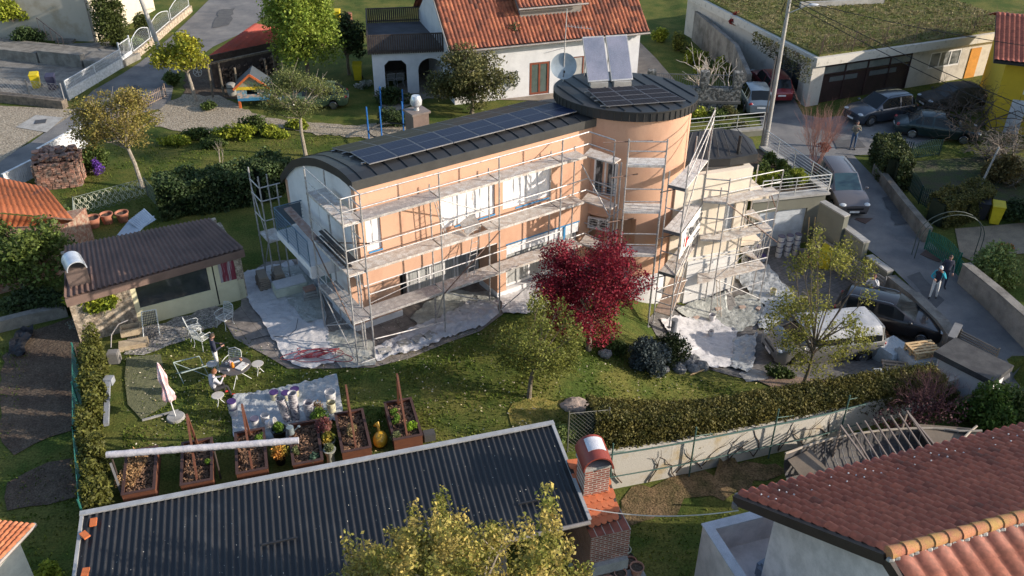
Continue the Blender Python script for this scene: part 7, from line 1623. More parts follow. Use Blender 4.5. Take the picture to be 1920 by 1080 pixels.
for i,(x,y) in enumerate([(-10.6,31.9),(-10.0,32.2)]):
    t=thing('wood_stack',['left','right'][i]+' little stack of weathered boards between garden house and hedge','wood stack',(x,y,0)); 
    for k in range(7): w=MB(); w.box((x,y,.06+k*.1),(.5-.02*k,.75,.08),R(30+random.uniform(-6,6))); w.build('board',WOODL if 0 else mat('weathered_board',(.27,.22,.17),.9),t)
# ================= PLANTERS =================
M0=Matrix.Translation(at(600,860,0)); 
PA=R(16.4)
def planter(px,py,label,w_=.95,l_=2.0,h=.55,soil=None,trellis=True,tl=1.,rz=None):
    g=G(px,py); rz=PA if rz is None else rz; t=thing('planter',label,'planter',g,rz,'raised wooden planter boxes'); M=Matrix.Translation(g)@Matrix.Rotation(rz,4,'Z'); w=MB()
    for q in((-w_/2,w_/2,-l_/2,-l_/2+.05),(-w_/2,w_/2,l_/2-.05,l_/2),(-w_/2,-w_/2+.05,-l_/2+.051,l_/2-.051),(w_/2-.05,w_/2,-l_/2+.051,l_/2-.051)): mbx(w,*q,0,h,M)
    w.build('box',WOODR,t); w=MB()
    for q in((-w_/2-.02,w_/2+.02,-l_/2-.02,-l_/2+.07),(-w_/2-.02,w_/2+.02,l_/2-.07,l_/2+.02),(-w_/2-.02,-w_/2+.07,-l_/2+.071,l_/2-.071),(w_/2-.07,w_/2+.02,-l_/2+.071,l_/2-.071)): mbx(w,*q,h+.001,h+.03,M)
    w.build('rim',mat('dark_rim',(.075,.04,.035),.7),t); w=MB(); mbx(w,-w_/2+.05,w_/2-.05,-l_/2+.05,l_/2-.05,.1,h-.12,M); so_=w.build('soil',soil or mat('dark_compost',(.035,.025,.02),.95,(.09,.055,.035),scale=5,bump=2,bs=12,fine=.3,fs=18),t)
    # litter of stems
    P=[];n=700
    X=RNG.uniform(-w_/2+.1,w_/2-.1,n); Y=RNG.uniform(-l_/2+.1,l_/2-.1,n); P=np.array([tuple(M@Vector((x,y,h-.10+.03*random.random()))) for x,y in zip(X,Y)])
    leaves(P,.03+.045*RNG.random(n),None,'litter',t,mat('dry_litter',(.26,.15,.09),.9,(.12,.07,.045),scale=4,island=.5,fine=0),up=1.0,asp=2.5)
    if trellis:
        for s in(-1,1):
            w=MB(); a=tf(M,0,s*(l_/2+.04) if s<0 else (l_/2+.0),.0); b=tf(M,-.02,s*.02+.35,2.15*tl); w.bar(tf(M,0,s*(l_/2+.03),.0),b,.06,.10); w.build('trellis_post',WOODR,t)
    return t
PLN=[(270,905,'leftmost raised planter with straw-coloured litter and no trellis',False),(375,888,'second raised planter from the left, mulched, with a red trellis beam',True),(475,868,'raised planter with a lettuce and the tall trellis under the white tube',True),(576,852,'raised planter in the middle with herbs and a watering can beside it',False),(664,830,'raised planter with dry brown stems between the white pots and yellow sack',True),(757,808,'rightmost raised planter with green herb rows and trellis',True)]
for px,py,lb,tr_ in PLN: planter(px,py,lb,trellis=tr_)
STRAW=mat('straw',(.42,.26,.12),.9,(.25,.14,.07),scale=6,island=.4,fine=0)
g=G(262,900); P=np.array([(g.x-.1+random.uniform(-.28,.28),g.y+.1+random.uniform(-.85,.75),g.z+.47+.06*random.random()) for _ in range(1500)]); o=leaves(P,.05+.04*RNG.random(len(P)),None,'straw_mulch',None,STRAW,up=.6,asp=3); tag(o,'heap of straw mulch in the leftmost planter','straw',kind='stuff'); o['category']=None; del o['category']
# white rolled tube lying across
a,b=at(200,853,1.35),at(560,826,1.35); t=thing('rolled_awning','long white plastic wrapped tube lying across the planter trellises','tube',a); w=MB(); n=40
w.tube([a.lerp(b,k/n)+Vector((0,0,.006*(k%2))) for k in range(n+1)],[.105+.005*(k%3) for k in range(n+1)],12); w.build('tube',mat('wrapped_white',(.60,.58,.60),.4,(.48,.46,.49),scale=3,bump=1,bs=9,fine=.08),t,smooth=True)
for p,q in((a.lerp(b,.02),0),(a.lerp(b,.55),0)): w=MB(); w.tube([Vector((p.x,p.y,T(p.x,p.y))),p-Vector((0,0,.13))],.03,6); w.build('support',WOODD,t)
p=at(215,885,0); w=MB(); w.bar(G(233,940)+Vector((0,0,.1)),at(207,868,1.2),.07,.07); tag(w.build('leaning_post',mat('grey_post',(.13,.13,.14),.7)),'dark grey post leaning beside the leftmost planter','post')
# pots, watering can, sack
def pot(px,py,label,r=.2,h=.45,m=None,fol=None,fc=None,gz=None,group=None,prof=None):
    g=Vector(gz) if gz is not None else G(px,py); t=thing('flower_pot',label,'flower pot',g,0,group); w=MB(); w.lathe(prof or [(.001,.0),(r*.7,.0),(r,h*.93),(r*1.08,h*.93),(r*1.08,h),(r*.92,h),(r*.88,h*.8),(.001,h*.8)],g,18); w.build('pot',m or mat('terracotta_pot',(.36,.16,.10),.8,(.45,.27,.2),scale=5,fine=.08),t,smooth=True)
    if fol: P=blobpts([(g.x,g.y,g.z+h+fol*.5)],[fol],900,.4); leaves(P,.045*(.6+.8*RNG.random(len(P))),None,'plant',t,fc)
    else: w=MB(); w.cyl(g+Vector((0,0,h*.78)),r*.88,.02,16); w.build('earth',SOIL,t)
    return t
GP=mat('stone_pot',(.40,.40,.34),.8,fine=.06); LG=leafmat('lf_fresh',(.16,.26,.03),(.08,.16,.03)); LP=leafmat('lf_heuchera',(.20,.07,.07),(.28,.13,.09)); LY=leafmat('lf_yellow',(.45,.32,.05),(.16,.22,.04)); LV=leafmat('lf_sage',(.20,.22,.10),(.12,.15,.06))
pot(610,826,'tall pale pot with a dark purplish plant behind the planters',.19,.55,GP,.28,LP); pot(618,842,'pale tub with yellow-green flowers, middle of the three',.21,.4,GP,.2,LY); pot(621,866,'pale waisted pot with small succulent, nearest the black roof',.17,.55,GP,.14,LV,prof=[(.001,0),(.14,0),(.12,.25),(.19,.5),(.21,.55),(.17,.55),(.001,.5)])
pot(527,868,'dark pot with an orange and yellow flowering plant between planters',.2,.35,BLACKP,.27,leafmat('lf_orange',(.60,.27,.06),(.30,.30,.05))); pot(526,825,'big glossy black pot with a thin climbing stem',.25,.5,mat('glazed_black',(.02,.02,.022),.15,spec=.8),.16,LG); pot(602,800,'pot of lime green and bronze leaves beside the bucket stacks',.2,.3,BLACKP,.3,LG)
bush('shrub','brown seedhead plant standing among the buckets',gg(598,785,.05),(.28,.28,.7),700,.045,leafmat('lf_brown',(.25,.15,.07),(.35,.25,.15)),'plant')
for (px,py,r,lm,lb) in((486,826,.2,LG,'pale green lettuce growing in the trellis planter'),(553,850,.18,LV,'grey-green herb tuft at the left of the middle planter'),(588,860,.2,leafmat('lf_bluegreen',(.06,.12,.09),(.1,.16,.1)),'bluish herb clump at the right of the middle planter'),(745,792,.22,LG,'green herb row in the rightmost planter'),(770,805,.25,leafmat('lf_lime',(.28,.42,.03),(.16,.3,.03)),'lime green leafy row at the right of the rightmost planter'),(742,818,.2,LV,'tufted grey-green herb at the front of the rightmost planter'),(662,812,.25,leafmat('lf_strawy',(.40,.30,.15),(.22,.18,.08)),'pale dry grass tuft in the planter beside the yellow sack'),(390,870,.15,LG,'small green weed in the second planter'),(738,775,.15,LG,'green tuft at the back of the rightmost planter')):
    g=at(px,py,.45); bush('plant',lb,(g.x,g.y,.42),(r,r*1.3,r*1.3),420,.045,lm,'plant',nb=5,stem=False)
g=G(548,818); t=thing('watering_can','grey metal watering can between the planters','watering can',g+Vector((0,0,.42))); b=at(545,812,.6); w=MB(); w.lathe([(.001,0),(.13,0),(.12,.26),(.001,.27)],b,16); w.build('body',mat('can_grey',(.30,.36,.38),.5,metal=.4),t,smooth=True); w=MB(); w.tube([b+Vector((.1,0,.08)),b+Vector((.3,.02,.28))],.02,6); w.cyl(b+Vector((.3,.02,.26)),.05,.03,10); w.build('spout',MC['can_grey'],t); w=MB(); w.tube([b+Vector((-.1,0,.25)),b+Vector((-.05,0,.38)),b+Vector((.08,0,.3))],.012,5); w.build('handle',MC['can_grey'],t)
w=MB(); b2p=gg(548,822,-.02); 
g=G(712,830); t=thing('sack','tied yellow-orange plastic sack between the last two planters','sack',g); YS=mat('yellow_sack',(.62,.34,.02),.35,(.5,.26,.02),bump=1.5,bs=9,spec=.6); w=MB(); w.sph(g+Vector((.05,-.1,.24)),(.25,.33,.25),16,10); o=w.build('body',YS,t,smooth=True); w=MB(); w.tube([g+Vector((-.02,.18,.36)),g+Vector((-.05,.28,.46)),g+Vector((-.13,.36,.5))],[.05,.05,.12],8); w.build('neck',YS,t,smooth=True)
w=MB(); g=gg(805,825,.05); w.box(g+Vector((0,0,.15)),(.4,.32,.3),PA); tag(w.build('crate',mat('dark_crate',(.07,.07,.07),.7),bevel=.02),'small dark lidded crate right of the last planter','crate')
# pots on the brick oven ledges
for (x,y,z,r,h,m_,lb) in((.45,-1.15,.3,.2,.24,None,'largest clay pot on the brick oven ledge'),(.85,-1.0,.3,.17,.28,None,'clay pot right of the largest one on the brick ledge'),(.68,-1.42,.3,.11,.2,mat('purple_pot',(.12,.10,.14),.7),'little dark pot at the edge of the brick ledge'),(1.36,-.55,.1,.17,.28,None,'clay pot at the left on the side ledge'),(1.4,-.1,.1,.15,.26,mat('cream_pot',(.5,.52,.38),.7),'cream pot at the top of the side ledge'),(1.42,-.3,.1,.12,.2,mat('green_pot',(.05,.09,.04),.7),'small green pot on the side ledge')):
    p=Mb@Vector((x,y,z+.002)); pot(0,0,lb,r,h,m_,gz=p,group='pots on the brick oven ledges')
for (px,py,r,h,m_,lb) in((1116,1078,.34,.42,None,'wide clay tub lined with plastic below the brick ledge'),(1136,1066,.24,.34,None,'clay pot half behind the wide tub'),(1074,1062,.24,.42,mat('grey_bin',(.38,.40,.38),.6),'pale grey lidded tub at the shed opening')): g=at(px,py,-.8); pot(0,0,lb,r,h,m_,gz=g)
pot(0,0,'clay pot on the side ledge nearest the lawn',.19,.3,gz=Mb@Vector((1.36,-.95,.302)),group='pots on the brick oven ledges')
# ================= PALLETS, BINS, MISC RIGHT =================
def pallet(c,rz,label,tilt=None,m=None):
    t=thing('pallet',label,'pallet',c,rz,'wooden pallets by the driveway'); M=Matrix.Translation(Vector(c))@Matrix.Rotation(rz,4,'Z')@(tilt or Matrix()); m=m or WOODL
    for k in range(5): w=MB(); y=-.35+k*.175; mbx(w,-.6,.6,y-.05,y+.05,.12,.142,M); w.build('deck_board',m,t)
    for x in(-.52,0,.52):
        w=MB(); mbx(w,x-.05,x+.05,-.4,.4,.1,.119,M)
        for y in(-.35,0,.35): mbx(w,x-.06,x+.06,y-.06,y+.06,.02,.099,M)
        w.build('bearer',m,t)
    for y in(-.35,0,.35): w=MB(); mbx(w,-.6,.6,y-.05,y+.05,0,.019,M); w.build('bottom_board',m,t)
g=G(1720,688); pg=(g.x,g.y,g.z+.75)
sb2=MB(); g2=Vector((g.x,g.y,g.z)); M=Matrix.Translation(g2)@Matrix.Rotation(R(10),4,'Z')
def cloth_box(c,sx,sy,sz,rz,m,label,seed=1):
    vs=[];n=14; M=Matrix.Translation(Vector(c))@Matrix.Rotation(rz,4,'Z')
    for j in range(n+1):
        for i in range(n+1):
            x=lerp(-1,1,i/n)*1.25;y=lerp(-1,1,j/n)*1.25; e=max(abs(x),abs(y)); 
            if e<=.8: z=sz; X,Y=x/.8*sx/2,y/.8*sy/2
            else: u=(e-.8)/.45; z=sz*(1-u); s=.8/e*1.0; X,Y=x*s/.8*sx/2*(1+.12*u),y*s/.8*sy/2*(1+.12*u); k=.05*mnoise.noise(Vector((X*4+seed,Y*4,z*1.2))); X+=k;Y+=k
            vs.append(M@Vector((X,Y,max(0,z)+.03*mnoise.noise(Vector((x*2,y*2,seed))))))
    w=MB(); w.add(vs,[(j*(n+1)+i,j*(n+1)+i+1,(j+1)*(n+1)+i+1,(j+1)*(n+1)+i) for j in range(n) for i in range(n)]); o=w.build('covered_stack',m,smooth=True); tag(o,label,'covered stack'); return o
cloth_box((g.x,g.y,g.z),1.5,1.3,.75,R(12),SHEETG,'grey foil covered stack carrying the bright wooden pallets',3)
pallet(pg,R(12),'upper bright pallet on the foil covered stack',Matrix.Translation((0,0,.15))); pallet((pg[0],pg[1],pg[2]),R(16),'lower bright pallet on the foil covered stack')
g=G(1668,672); cloth_box((g.x,g.y,g.z),1.3,1.1,.7,R(30),SHEETG,'grey plastic covered heap between people carrier and estate car',7)
g=G(1680,702); pallet((g.x,g.y,g.z+.2),R(-10),'weathered pallet leaning on the drive beside the hedge',Matrix.Rotation(R(14),4,'X'),mat('grey_pallet_wood',(.30,.23,.17),.9,fine=.1))
g=G(1650,712); cloth_box((g.x,g.y,g.z),.6,.5,.4,0,SHEETG,'small blue-grey bag heap at the hedge foot',9)
t=thing('cable_reel','brown cable drum standing beside the estate car','cable reel',G(1655,640)); g=G(1655,640); w=MB()
for s in(-1,1): w.lathe([(.001,s*.12),(.24,s*.12),(.24,s*.15),(.001,s*.15)],g+Vector((0,0,.26)),18,Matrix.Rotation(R(90),3,'X'))
w.build('flange',mat('drum_brown',(.22,.10,.05),.7),t); w=MB(); w.lathe([(.16,-.119),(.16,.119)],g+Vector((0,0,.26)),18,Matrix.Rotation(R(90),3,'X')); w.build('winding',mat('orange_cable',(.35,.12,.04),.6),t)
def bin_(px,py,label,col,rz=0,g=None,s=1.,group='wheeled rubbish bins'):
    g=g or G(px,py); t=thing('wheelie_bin',label,'wheelie bin',g,rz,group); M=Matrix.Translation(g)@Matrix.Rotation(rz,4,'Z')@Matrix.Scale(s,4); m=mat('bin_%d_%d'%(int(col[0]*99),int(col[2]*99)),col,.5,fine=.04)
    w=MB(M); w.add([(-.2,-.22,.04),(.2,-.22,.04),(.2,.22,.04),(-.2,.22,.04),(-.27,-.3,.92),(.27,-.3,.92),(.27,.28,.92),(-.27,.28,.92)],[(0,3,2,1),(4,5,6,7),(0,1,5,4),(1,2,6,5),(2,3,7,6),(3,0,4,7)]); w.build('body',m,t,bevel=.02)
    w=MB(M); w.add([(-.29,-.34,.93),(.29,-.34,.93),(.29,.3,.93),(-.29,.3,.93),(-.27,-.3,.97),(.27,-.3,.97),(.27,.26,1.06),(-.27,.26,1.06)],[(0,3,2,1),(4,5,6,7),(0,1,5,4),(1,2,6,5),(2,3,7,6),(3,0,4,7)]); w.build('lid',m,t,bevel=.015)
    for x in(-.24,.24): w=MB(M); w.lathe([(.001,-.03),(.1,-.03),(.1,.03),(.001,.03)],(x,.24,.1),14,Matrix.Rotation(R(90),3,'Y')); w.build('wheel',RUBBER,t)
    w=MB(M); w.tube([(-.25,.33,.98),(.25,.33,.98)],.018,6); w.build('handle',m,t); return t
YL=(.62,.48,.02)
bin_(1862,418,'yellow wheelie bin on the paved yard right of the juniper arch',YL,R(-20),s=1.1); bin_(1836,410,'black wheelie bin with blue lid beside the yellow one on the right',(.02,.02,.025),R(-20),s=1.05)
bin_(672,150,'yellow wheelie bin by the white arched house behind',YL,R(5),s=1.15); bin_(70,165,'yellow wheelie bin behind the wire fence at the top left',YL,R(15)); bin_(100,168,'dark bin beside the yellow one at the top left',(.05,.05,.09),R(15)); bin_(1545,502,'yellow wheelie bin behind the leafy drive tree',YL,R(-30),s=1.15); bin_(633,42,'yellow wheelie bin half hidden behind the bright green tree',YL,0); 
t=thing('barrel','rusty brown barrel beside the half hidden yellow bin','barrel',G(655,45)); g=G(655,45); w=MB(); w.lathe([(.001,0),(.28,0),(.3,.3),(.28,.6),(.3,.85),(.26,.9),(.001,.9)],g,16); w.build('body',mat('rusty_barrel',(.22,.09,.05),.7),t,smooth=True); w=MB(); w.lathe([(.305,.3),(.31,.32),(.305,.34)],g,16); w.build('band',RUST,t)
# tools and boxes by the garage
for i,(x,lb) in enumerate(((15.15,'broom leaning against the olive wall corner'),(15.45,'shovel leaning against the olive wall corner'))):
    t=thing('broom' if i==0 else 'shovel',lb,'tool',(x,39.6,-2.5)); w=MB(); w.tube([(x,39.5,-2.4),(x+.05,40.2,-.8)],.02,6); w.build('shaft',WOODL,t); w=MB(); w.box((x,39.45,-2.42),(.35,.08,.1) if i==0 else (.22,.03,.28)); w.build('head',BLACKP,t)
t=thing('barrow','old wheelbarrow with rubble beside the stepped olive wall','wheelbarrow',(14.6,37.1,-1.7)); w=MB(); w.M=Matrix.Translation((.3,1.3,-.8)); w.add([(14.3,36.8,-1.45),(14.9,36.8,-1.45),(14.9,37.4,-1.45),(14.3,37.4,-1.45),(14.15,36.6,-1.1),(15.05,36.6,-1.1),(15.05,37.6,-1.1),(14.15,37.6,-1.1)],[(0,1,2,3),(0,4,5,1),(1,5,6,2),(2,6,7,3),(3,7,4,0)]); w.build('tray',mat('barrow_grey',(.2,.17,.15),.8),t); w=MB(Matrix.Translation((.3,1.3,-.8))); w.tube([(14.3,36.2,-1.3),(14.35,37.9,-1.35)],.02,5); w.tube([(14.9,36.2,-1.3),(14.8,37.9,-1.35)],.02,5); w.build('handle',BARKL,t); w=MB(Matrix.Translation((.3,1.3,-.8))); w.lathe([(.001,-.04),(.17,-.04),(.17,.04),(.001,.04)],(14.6,37.8,-1.52),14,Matrix.Rotation(R(90),3,'Y')); w.build('wheel',RUBBER,t)
pot(0,0,'terracotta tub beside the yellow bin on the drive',.28,.4,gz=G(1522,492))
# satellite dish and aerial behind tower
sp=at(1056,150,7.5); t=thing('satellite_dish','grey-blue satellite dish on a mast with an aerial, behind the tower','satellite dish',(sp.x,sp.y,7.45)); D=Matrix.Rotation(R(78),3,'X'); c=sp+Vector((0,0,.95)); c=at(1057,124,8.25)
w=MB(); w.lathe([(.001,-.1),(.2,-.088),(.4,-.05),(.55,.0)],c,24,Matrix.Scale(1.0,3)@D); w.build('reflector',mat('dish_grey',(.30,.36,.42),.5,fine=.03),t,smooth=True)
w=MB(); w.tube([Vector((c.x,c.y+.1,7.5)),Vector((c.x+.05,c.y+.12,10.6))],.025,6); w.build('mast',STEEL,t); w=MB(); w.tube([c+Vector((0,-.05,-.45)),c+Vector((0,-.45,-.1))],.015,5); w.box(c+Vector((0,-.47,-.08)),(.07,.1,.07)); w.build('receiver_arm',BLACKP,t)
w=MB(); m_=Vector((c.x+.05,c.y+.12,0)); w.tube([m_+Vector((-.0,0,9.9)),m_+Vector((1.1,-.1,9.8))],.012,4)
for k in range(8): x=.1+k*.13; w.tube([m_+Vector((x,-.22,9.9-.01*k)),m_+Vector((x,.2,9.9-.01*k))],.008,4)
w.tube([m_+Vector((-.9,0,8.75)),m_+Vector((.0,0,9.0))],.01,4); w.build('aerial',STEEL,t)
# ================= POLES, LAMP, CABLES =================
def pole(a,h,r,label,m=None,lean=(0,0),name='utility_pole'):
    t=thing(name,label,'pole',a); w=MB(); w.tube([Vector(a),Vector(a)+Vector((lean[0],lean[1],h))],[r,r*.65],10); w.build('mast',m or CONC,t,smooth=True); return t
g=Vector((14.2,46.4,.4)); lp=pole(g,8.3,.14,'tall concrete pole with a street lamp beside the railing and lane'); top=g+Vector((0,0,8.3)); w=MB(); w.tube([top+Vector((0,0,-.9)),top+Vector((.9,-.35,-.35))],.03,6); w.build('lamp_arm',STEEL,lp); w=MB(); w.sph(top+Vector((1.15,-.4,-.33)),(.28,.12,.07),12,6); w.build('lamp_head',mat('lamp_head',(.55,.57,.62),.4),lp,smooth=True)
w=MB(); w.tube([top+Vector((-.2,0,-.3)),top+Vector((-.3,.1,-.9)),top+Vector((-.1,0,-1.2)),top+Vector((.0,-.1,-.5))],.025,5); w.build('cable_loop',BLACKP,lp)
w=MB(); w.bar(g+Vector((-.25,-.1,0)),g+Vector((-.25,-.1,5.2)),.14,.05); w.build('timber_stay',mat('grey_timber',(.16,.14,.13),.8),lp)
CB=BLACKP
def cable(a,b,sag,label,r=.018): 
    a=Vector(a);b=Vector(b); w=MB(); w.tube([a.lerp(b,k/16)-Vector((0,0,sag*4*(k/16)*(1-k/16))) for k in range(17)],r,4); tag(w.build('overhead_cable',CB),label,'cable',group='overhead cables')
tp=top-Vector((0,0,.1))
cable(tp,(31,22,6.5),.8,'upper black overhead cable crossing the parked cars to the lower right'); cable(tp-Vector((0,0,.2)),(30.5,21,6.2),.9,'lower black overhead cable running just under the other one'); cable(tp,(8,75,8),.6,'black overhead cable leaving the lamp pole uphill'); cable(tp,(33,40,7.2),.5,'overhead cable towards the mustard house')
g=G(318,145); pole(g,9.5,.17,'tall round concrete pole by the lane at the top left',lean=(-1.6,.3)); 
g=G(1832,362); pole(g,2.6,.07,'short pale leaning pole in the shady right garden',lean=(.45,.1))
a,b=at(1000,958,2.6),at(1400,955,3.3); cable(at(1100,953,2.7),at(1385,957,3.2),.25,'pale cable strung from the brick oven to the tiled house',.018); bpy.data.objects['overhead_cable.004'].data.materials[0]=mat('pale_cable',(.55,.52,.48),.6) if 'overhead_cable.004' in bpy.data.objects else CB
# arched trellis over gate on right
t=thing('garden_arch','dark metal arch over the green garden gate','garden arch',G(1835,455)); w=MB()
for off in(0,.35):
    pts=[]
    for k in range(13): a=PI*k/12; c=at(1832,450,0); pts.append(Vector((c.x-1.5+1.5*(-math.cos(a))+1.5*1-1.2,c.y+off,T(c.x,c.y)+1.1+1.3*math.sin(a))))
    w.tube([pts[0]-Vector((0,0,1.1))]+pts+[pts[-1]-Vector((0,0,1.3))],.022,5)
w.build('hoop',mat('arch_iron',(.06,.08,.07),.6),t)
# ================= WOODEN BOAT =================
bo=thing('boat','old wooden boat hull stored between the retaining wall and the tiled house','boat',(11,22.5,-2.4),R(12)); bA,bB=at(1488,868,-.9),at(1830,792,-.9); bC=(bA+bB)/2; M=Matrix.Translation((bC.x,bC.y-.35,-2.42))@Matrix.Rotation(math.atan2((bB-bA).y,(bB-bA).x),4,'Z')@Matrix.Scale(.88,4)
def hull(u): # u 0..1 stern->bow ; returns half beam
    return 1.35*(math.sin(PI*min(1,.16+u*.92)))**.6 if u<.97 else .15
vs=[];fs=[];ns=20;kk_=9
for i in range(ns+1):
    u=i/ns; hb=hull(u) if 0<i else .9; x=lerp(-4.2,4.2,u)
    for k in range(kk_+1): a=PI*k/kk_; vs.append((x,hb*math.cos(a),1.5-1.15*math.sin(a)**.7+.25*(2*u-1)**2))
for i in range(ns):
    for k in range(kk_): fs.append((i*(kk_+1)+k,(i+1)*(kk_+1)+k,(i+1)*(kk_+1)+k+1,i*(kk_+1)+k+1))
w=MB(M); w.add(vs,fs); w.build('hull',mat('hull_planks',(.12,.11,.10),.85,(.07,.07,.08),scale=2,stretch=(.5,6,6),fine=.15),bo,smooth=True,norm=False)
w=MB(M); 
for s in(-1,1): w.tube([(lerp(-4.2,4.2,i/ns),s*(hull(i/ns) if i else .9),1.52+.25*(2*i/ns-1)**2) for i in range(ns+1)],.05,6)
w.build('gunwale',mat('gunwale_wood',(.42,.36,.29),.8),bo)
w=MB(M)
for i in range(2,ns-1): 
    u=i/ns; hb=hull(u)*.95; x=lerp(-4.2,4.2,u); w.tube([(x,hb*math.cos(PI*k/8),1.52-1.1*math.sin(PI*k/8)**.7+.25*(2*u-1)**2) for k in range(9)],.022,4)
w.build('ribs',mat('pale_ribs',(.34,.33,.32),.8),bo)
w=MB(M); w.prism([(-4.1,-.8),(-2.9,-1.1),(-2.9,1.1),(-4.1,.8)],1.45,1.5); w.prism([(2.0,-1.2),(4.1,-.3),(4.1,.3),(2.0,1.2)],1.5,1.56); w.build('deck',mat('boat_deck',(.20,.16,.12),.8),bo)
t=thing('timber_frame','pale timber batten frame standing inside the old boat','timber frame',(11,22.5,-1.4)); WB2=mat('greyed_batten',(.27,.22,.19),.8)
w=MB(M)
for k in range(8): w.bar((-1.6+k*.4,-.9,2.1),(-1.4+k*.4,1.1,2.4),.05,.07)
w.build('battens',WB2,t); w=MB(M)
for x in(-1.7,1.4): w.bar((x,-.95,.6),(x,-.95,2.2),.07,.07); w.bar((x,1.1,.7),(x,1.1,2.45),.07,.07); w.bar((x,-.95,2.1),(x,1.1,2.4),.07,.07)
w.bar((-1.7,-.95,2.15),(1.4,-.95,2.15),.07,.07); w.build('frame',WB2,t)
# ================= LEFT: LOGS, TILES, GREENHOUSE =================
t=thing('tile_stack','big square stack of old red roof tiles and stones behind the white fence','tile stack',G(118,335)); 
b=G(118,340); rr=random.Random(9); M=Matrix.Translation(b)@Matrix.Rotation(.25,4,'Z'); OT=mat('old_tiles',(.34,.17,.12),.9,(.22,.17,.14),scale=4,island=.45,fine=.15)
w=MB()
for l in range(13):
    for i in range(9):
        for (x,y,a) in((-.85+i*.21,-.75,0),(-.85+i*.21,.75,0),(-.9,-.75+i*.19,PI/2),(.9,-.75+i*.19,PI/2)):
            c=M@Vector((x+rr.uniform(-.03,.03),y+rr.uniform(-.03,.03),.06+l*.105)); w.box(c,(.2,.38,.085),rz=.25+a+rr.uniform(-.1,.1))
w.build('tiles',OT,t); w=MB()
for k in range(110): c=M@Vector((rr.uniform(-.95,.95),rr.uniform(-.8,.8),1.42+rr.uniform(0,.35)*(1-rr.random()*.3))); w.box(c,(.34,.2,.09),M=Matrix.Rotation(rr.uniform(0,6),3,'Z')@Matrix.Rotation(rr.uniform(-.5,.5),3,'X'))
w.build('rubble_top',OT,t)
w=MB(M); w.b2(-.98,.98,-.84,.84,.75,.79); w.b2(-.98,-.9,-.86,-.8,0,1.4); w.b2(.9,.98,-.86,-.8,0,1.4); w.build('pallet_frame',WOODD,t)
# wire pen with scalloped white edging, terracotta tubs, corrugated sheets
mesh_fence('wire_pen','wire mesh pen with white scalloped wire edging beside the garden house',[xy(148,448),xy(146,405),xy(278,368),xy(302,395)],1.0,mat('grey_wire2',(.28,.32,.28),.5),step=.25)
t=thing('scallop_edging','white scalloped wire ornament on the pen fence','edging',G(200,395)); a,b=G(146,408),G(277,371); w=MB(); n=12
for row in(.85,.45):
    for k in range(n):
        p0=a.lerp(b,k/n);p1=a.lerp(b,(k+1)/n); w.tube([p0.lerp(p1,i/6)+Vector((0,-.03,row-.18+.36*math.sin(PI*i/6))) for i in range(7)],.012,4); w.tube([p0.lerp(p1,i/6)+Vector((0,-.03,row+.1-.3*math.sin(PI*i/6))) for i in range(7)],.012,4)
w.build('wire',mat('cream_wire',(.62,.63,.48),.6),t)
for i,(px,py,r) in enumerate(((176,425,.36),(203,418,.3),(232,415,.3))): pot(px,py,['large terracotta tub lying low in the wire pen','middle terracotta tub in the wire pen','terracotta tub nearest the white sheets in the pen'][i],r,.5,mat('salmon_tub',(.46,.19,.12),.8))
t=thing('corrugated_sheets','leaning white translucent corrugated sheets beside the garden house roof','plastic sheets',G(248,440)); q=[at(272,392,1.3),at(296,402,1.1),at(262,440,1.0),at(212,446,1.0)]; PC=mat('polycarbonate',(.52,.58,.64),.35,(.42,.48,.54),scale=2,fine=.05,spec=.6); patch('sheet',[at(240,415,1.1),at(271,391,1.5),at(293,412,1.2),at(262,432,1.0)],10,1,.03,0,PC,t,prof='sin'); patch('sheet',[at(243,412,1.0),at(290,405,1.3),at(262,434,1.0),at(212,450,.6)],14,1,.03,0,PC,t,prof='sin')
# stones
def rock(c,s,label,m,seed=1,group=None,name='rock'):
    w=MB(); w.sph(c,s,14,10); 
    for i,v in enumerate(w.v):
        d=(v-Vector(c)); k=1+.28*mnoise.noise(d*1.9/ max(s)+Vector((seed,seed*2,0)))+.12*mnoise.noise(d*5/max(s)+Vector((seed,0,0))); w.v[i]=Vector(c)+d*k
    tag(w.build(name,m,smooth=False),label,'rock',group)
RK=mat('pale_rock',(.40,.31,.26),.95,(.24,.20,.18),scale=5,bump=1.2,bs=14); RG=mat('grey_rock',(.22,.22,.22),.95,(.12,.12,.12),scale=6,bump=1.2,bs=14)
g=G(1081,765); rock(g+Vector((0,0,.12)),(.62,.4,.24),'long pale pinkish boulder on the lawn above the hedge',RK,3); g=G(1134,668); rock(g+Vector((0,0,.1)),(.28,.22,.2),'small grey stone between the maple and the blue dwarf spruce',RG,5)
rr=random.Random(21)
for i,(px,py,s) in enumerate(((1268,690,.3),(1285,684,.34),(1300,676,.28),(1312,690,.35),(1275,697,.25),(1298,694,.3),(1245,696,.22),(1222,697,.2))): g=G(px,py); rock(g+Vector((0,0,.08)),(s,s*.8,s*.7),['leftward','upper','top','rightmost and largest','lower left','front middle','small left','smallest far left'][i]+' grey rock of the rockery at the corner of the white sheet',RG,i+11,'rockery stones')
w=MB(); a,b=gg(1268,678,.42),gg(1306,666,.42); w.bar(a,b,.14,.04); tag(w.build('board',WFRAME),'white board lying on the rockery stones','board'); w=MB(); w.bar(gg(1294,706,.08),gg(1322,695,.08),.04,.04); tag(w.build('stick',WOODL),'pale stick on the grass below the rockery','stick')
w=MB(); g=G(1850,399); 
t=thing('play_frame','blue posts of a children play frame behind the main roof','play frame',G(700,275)); 
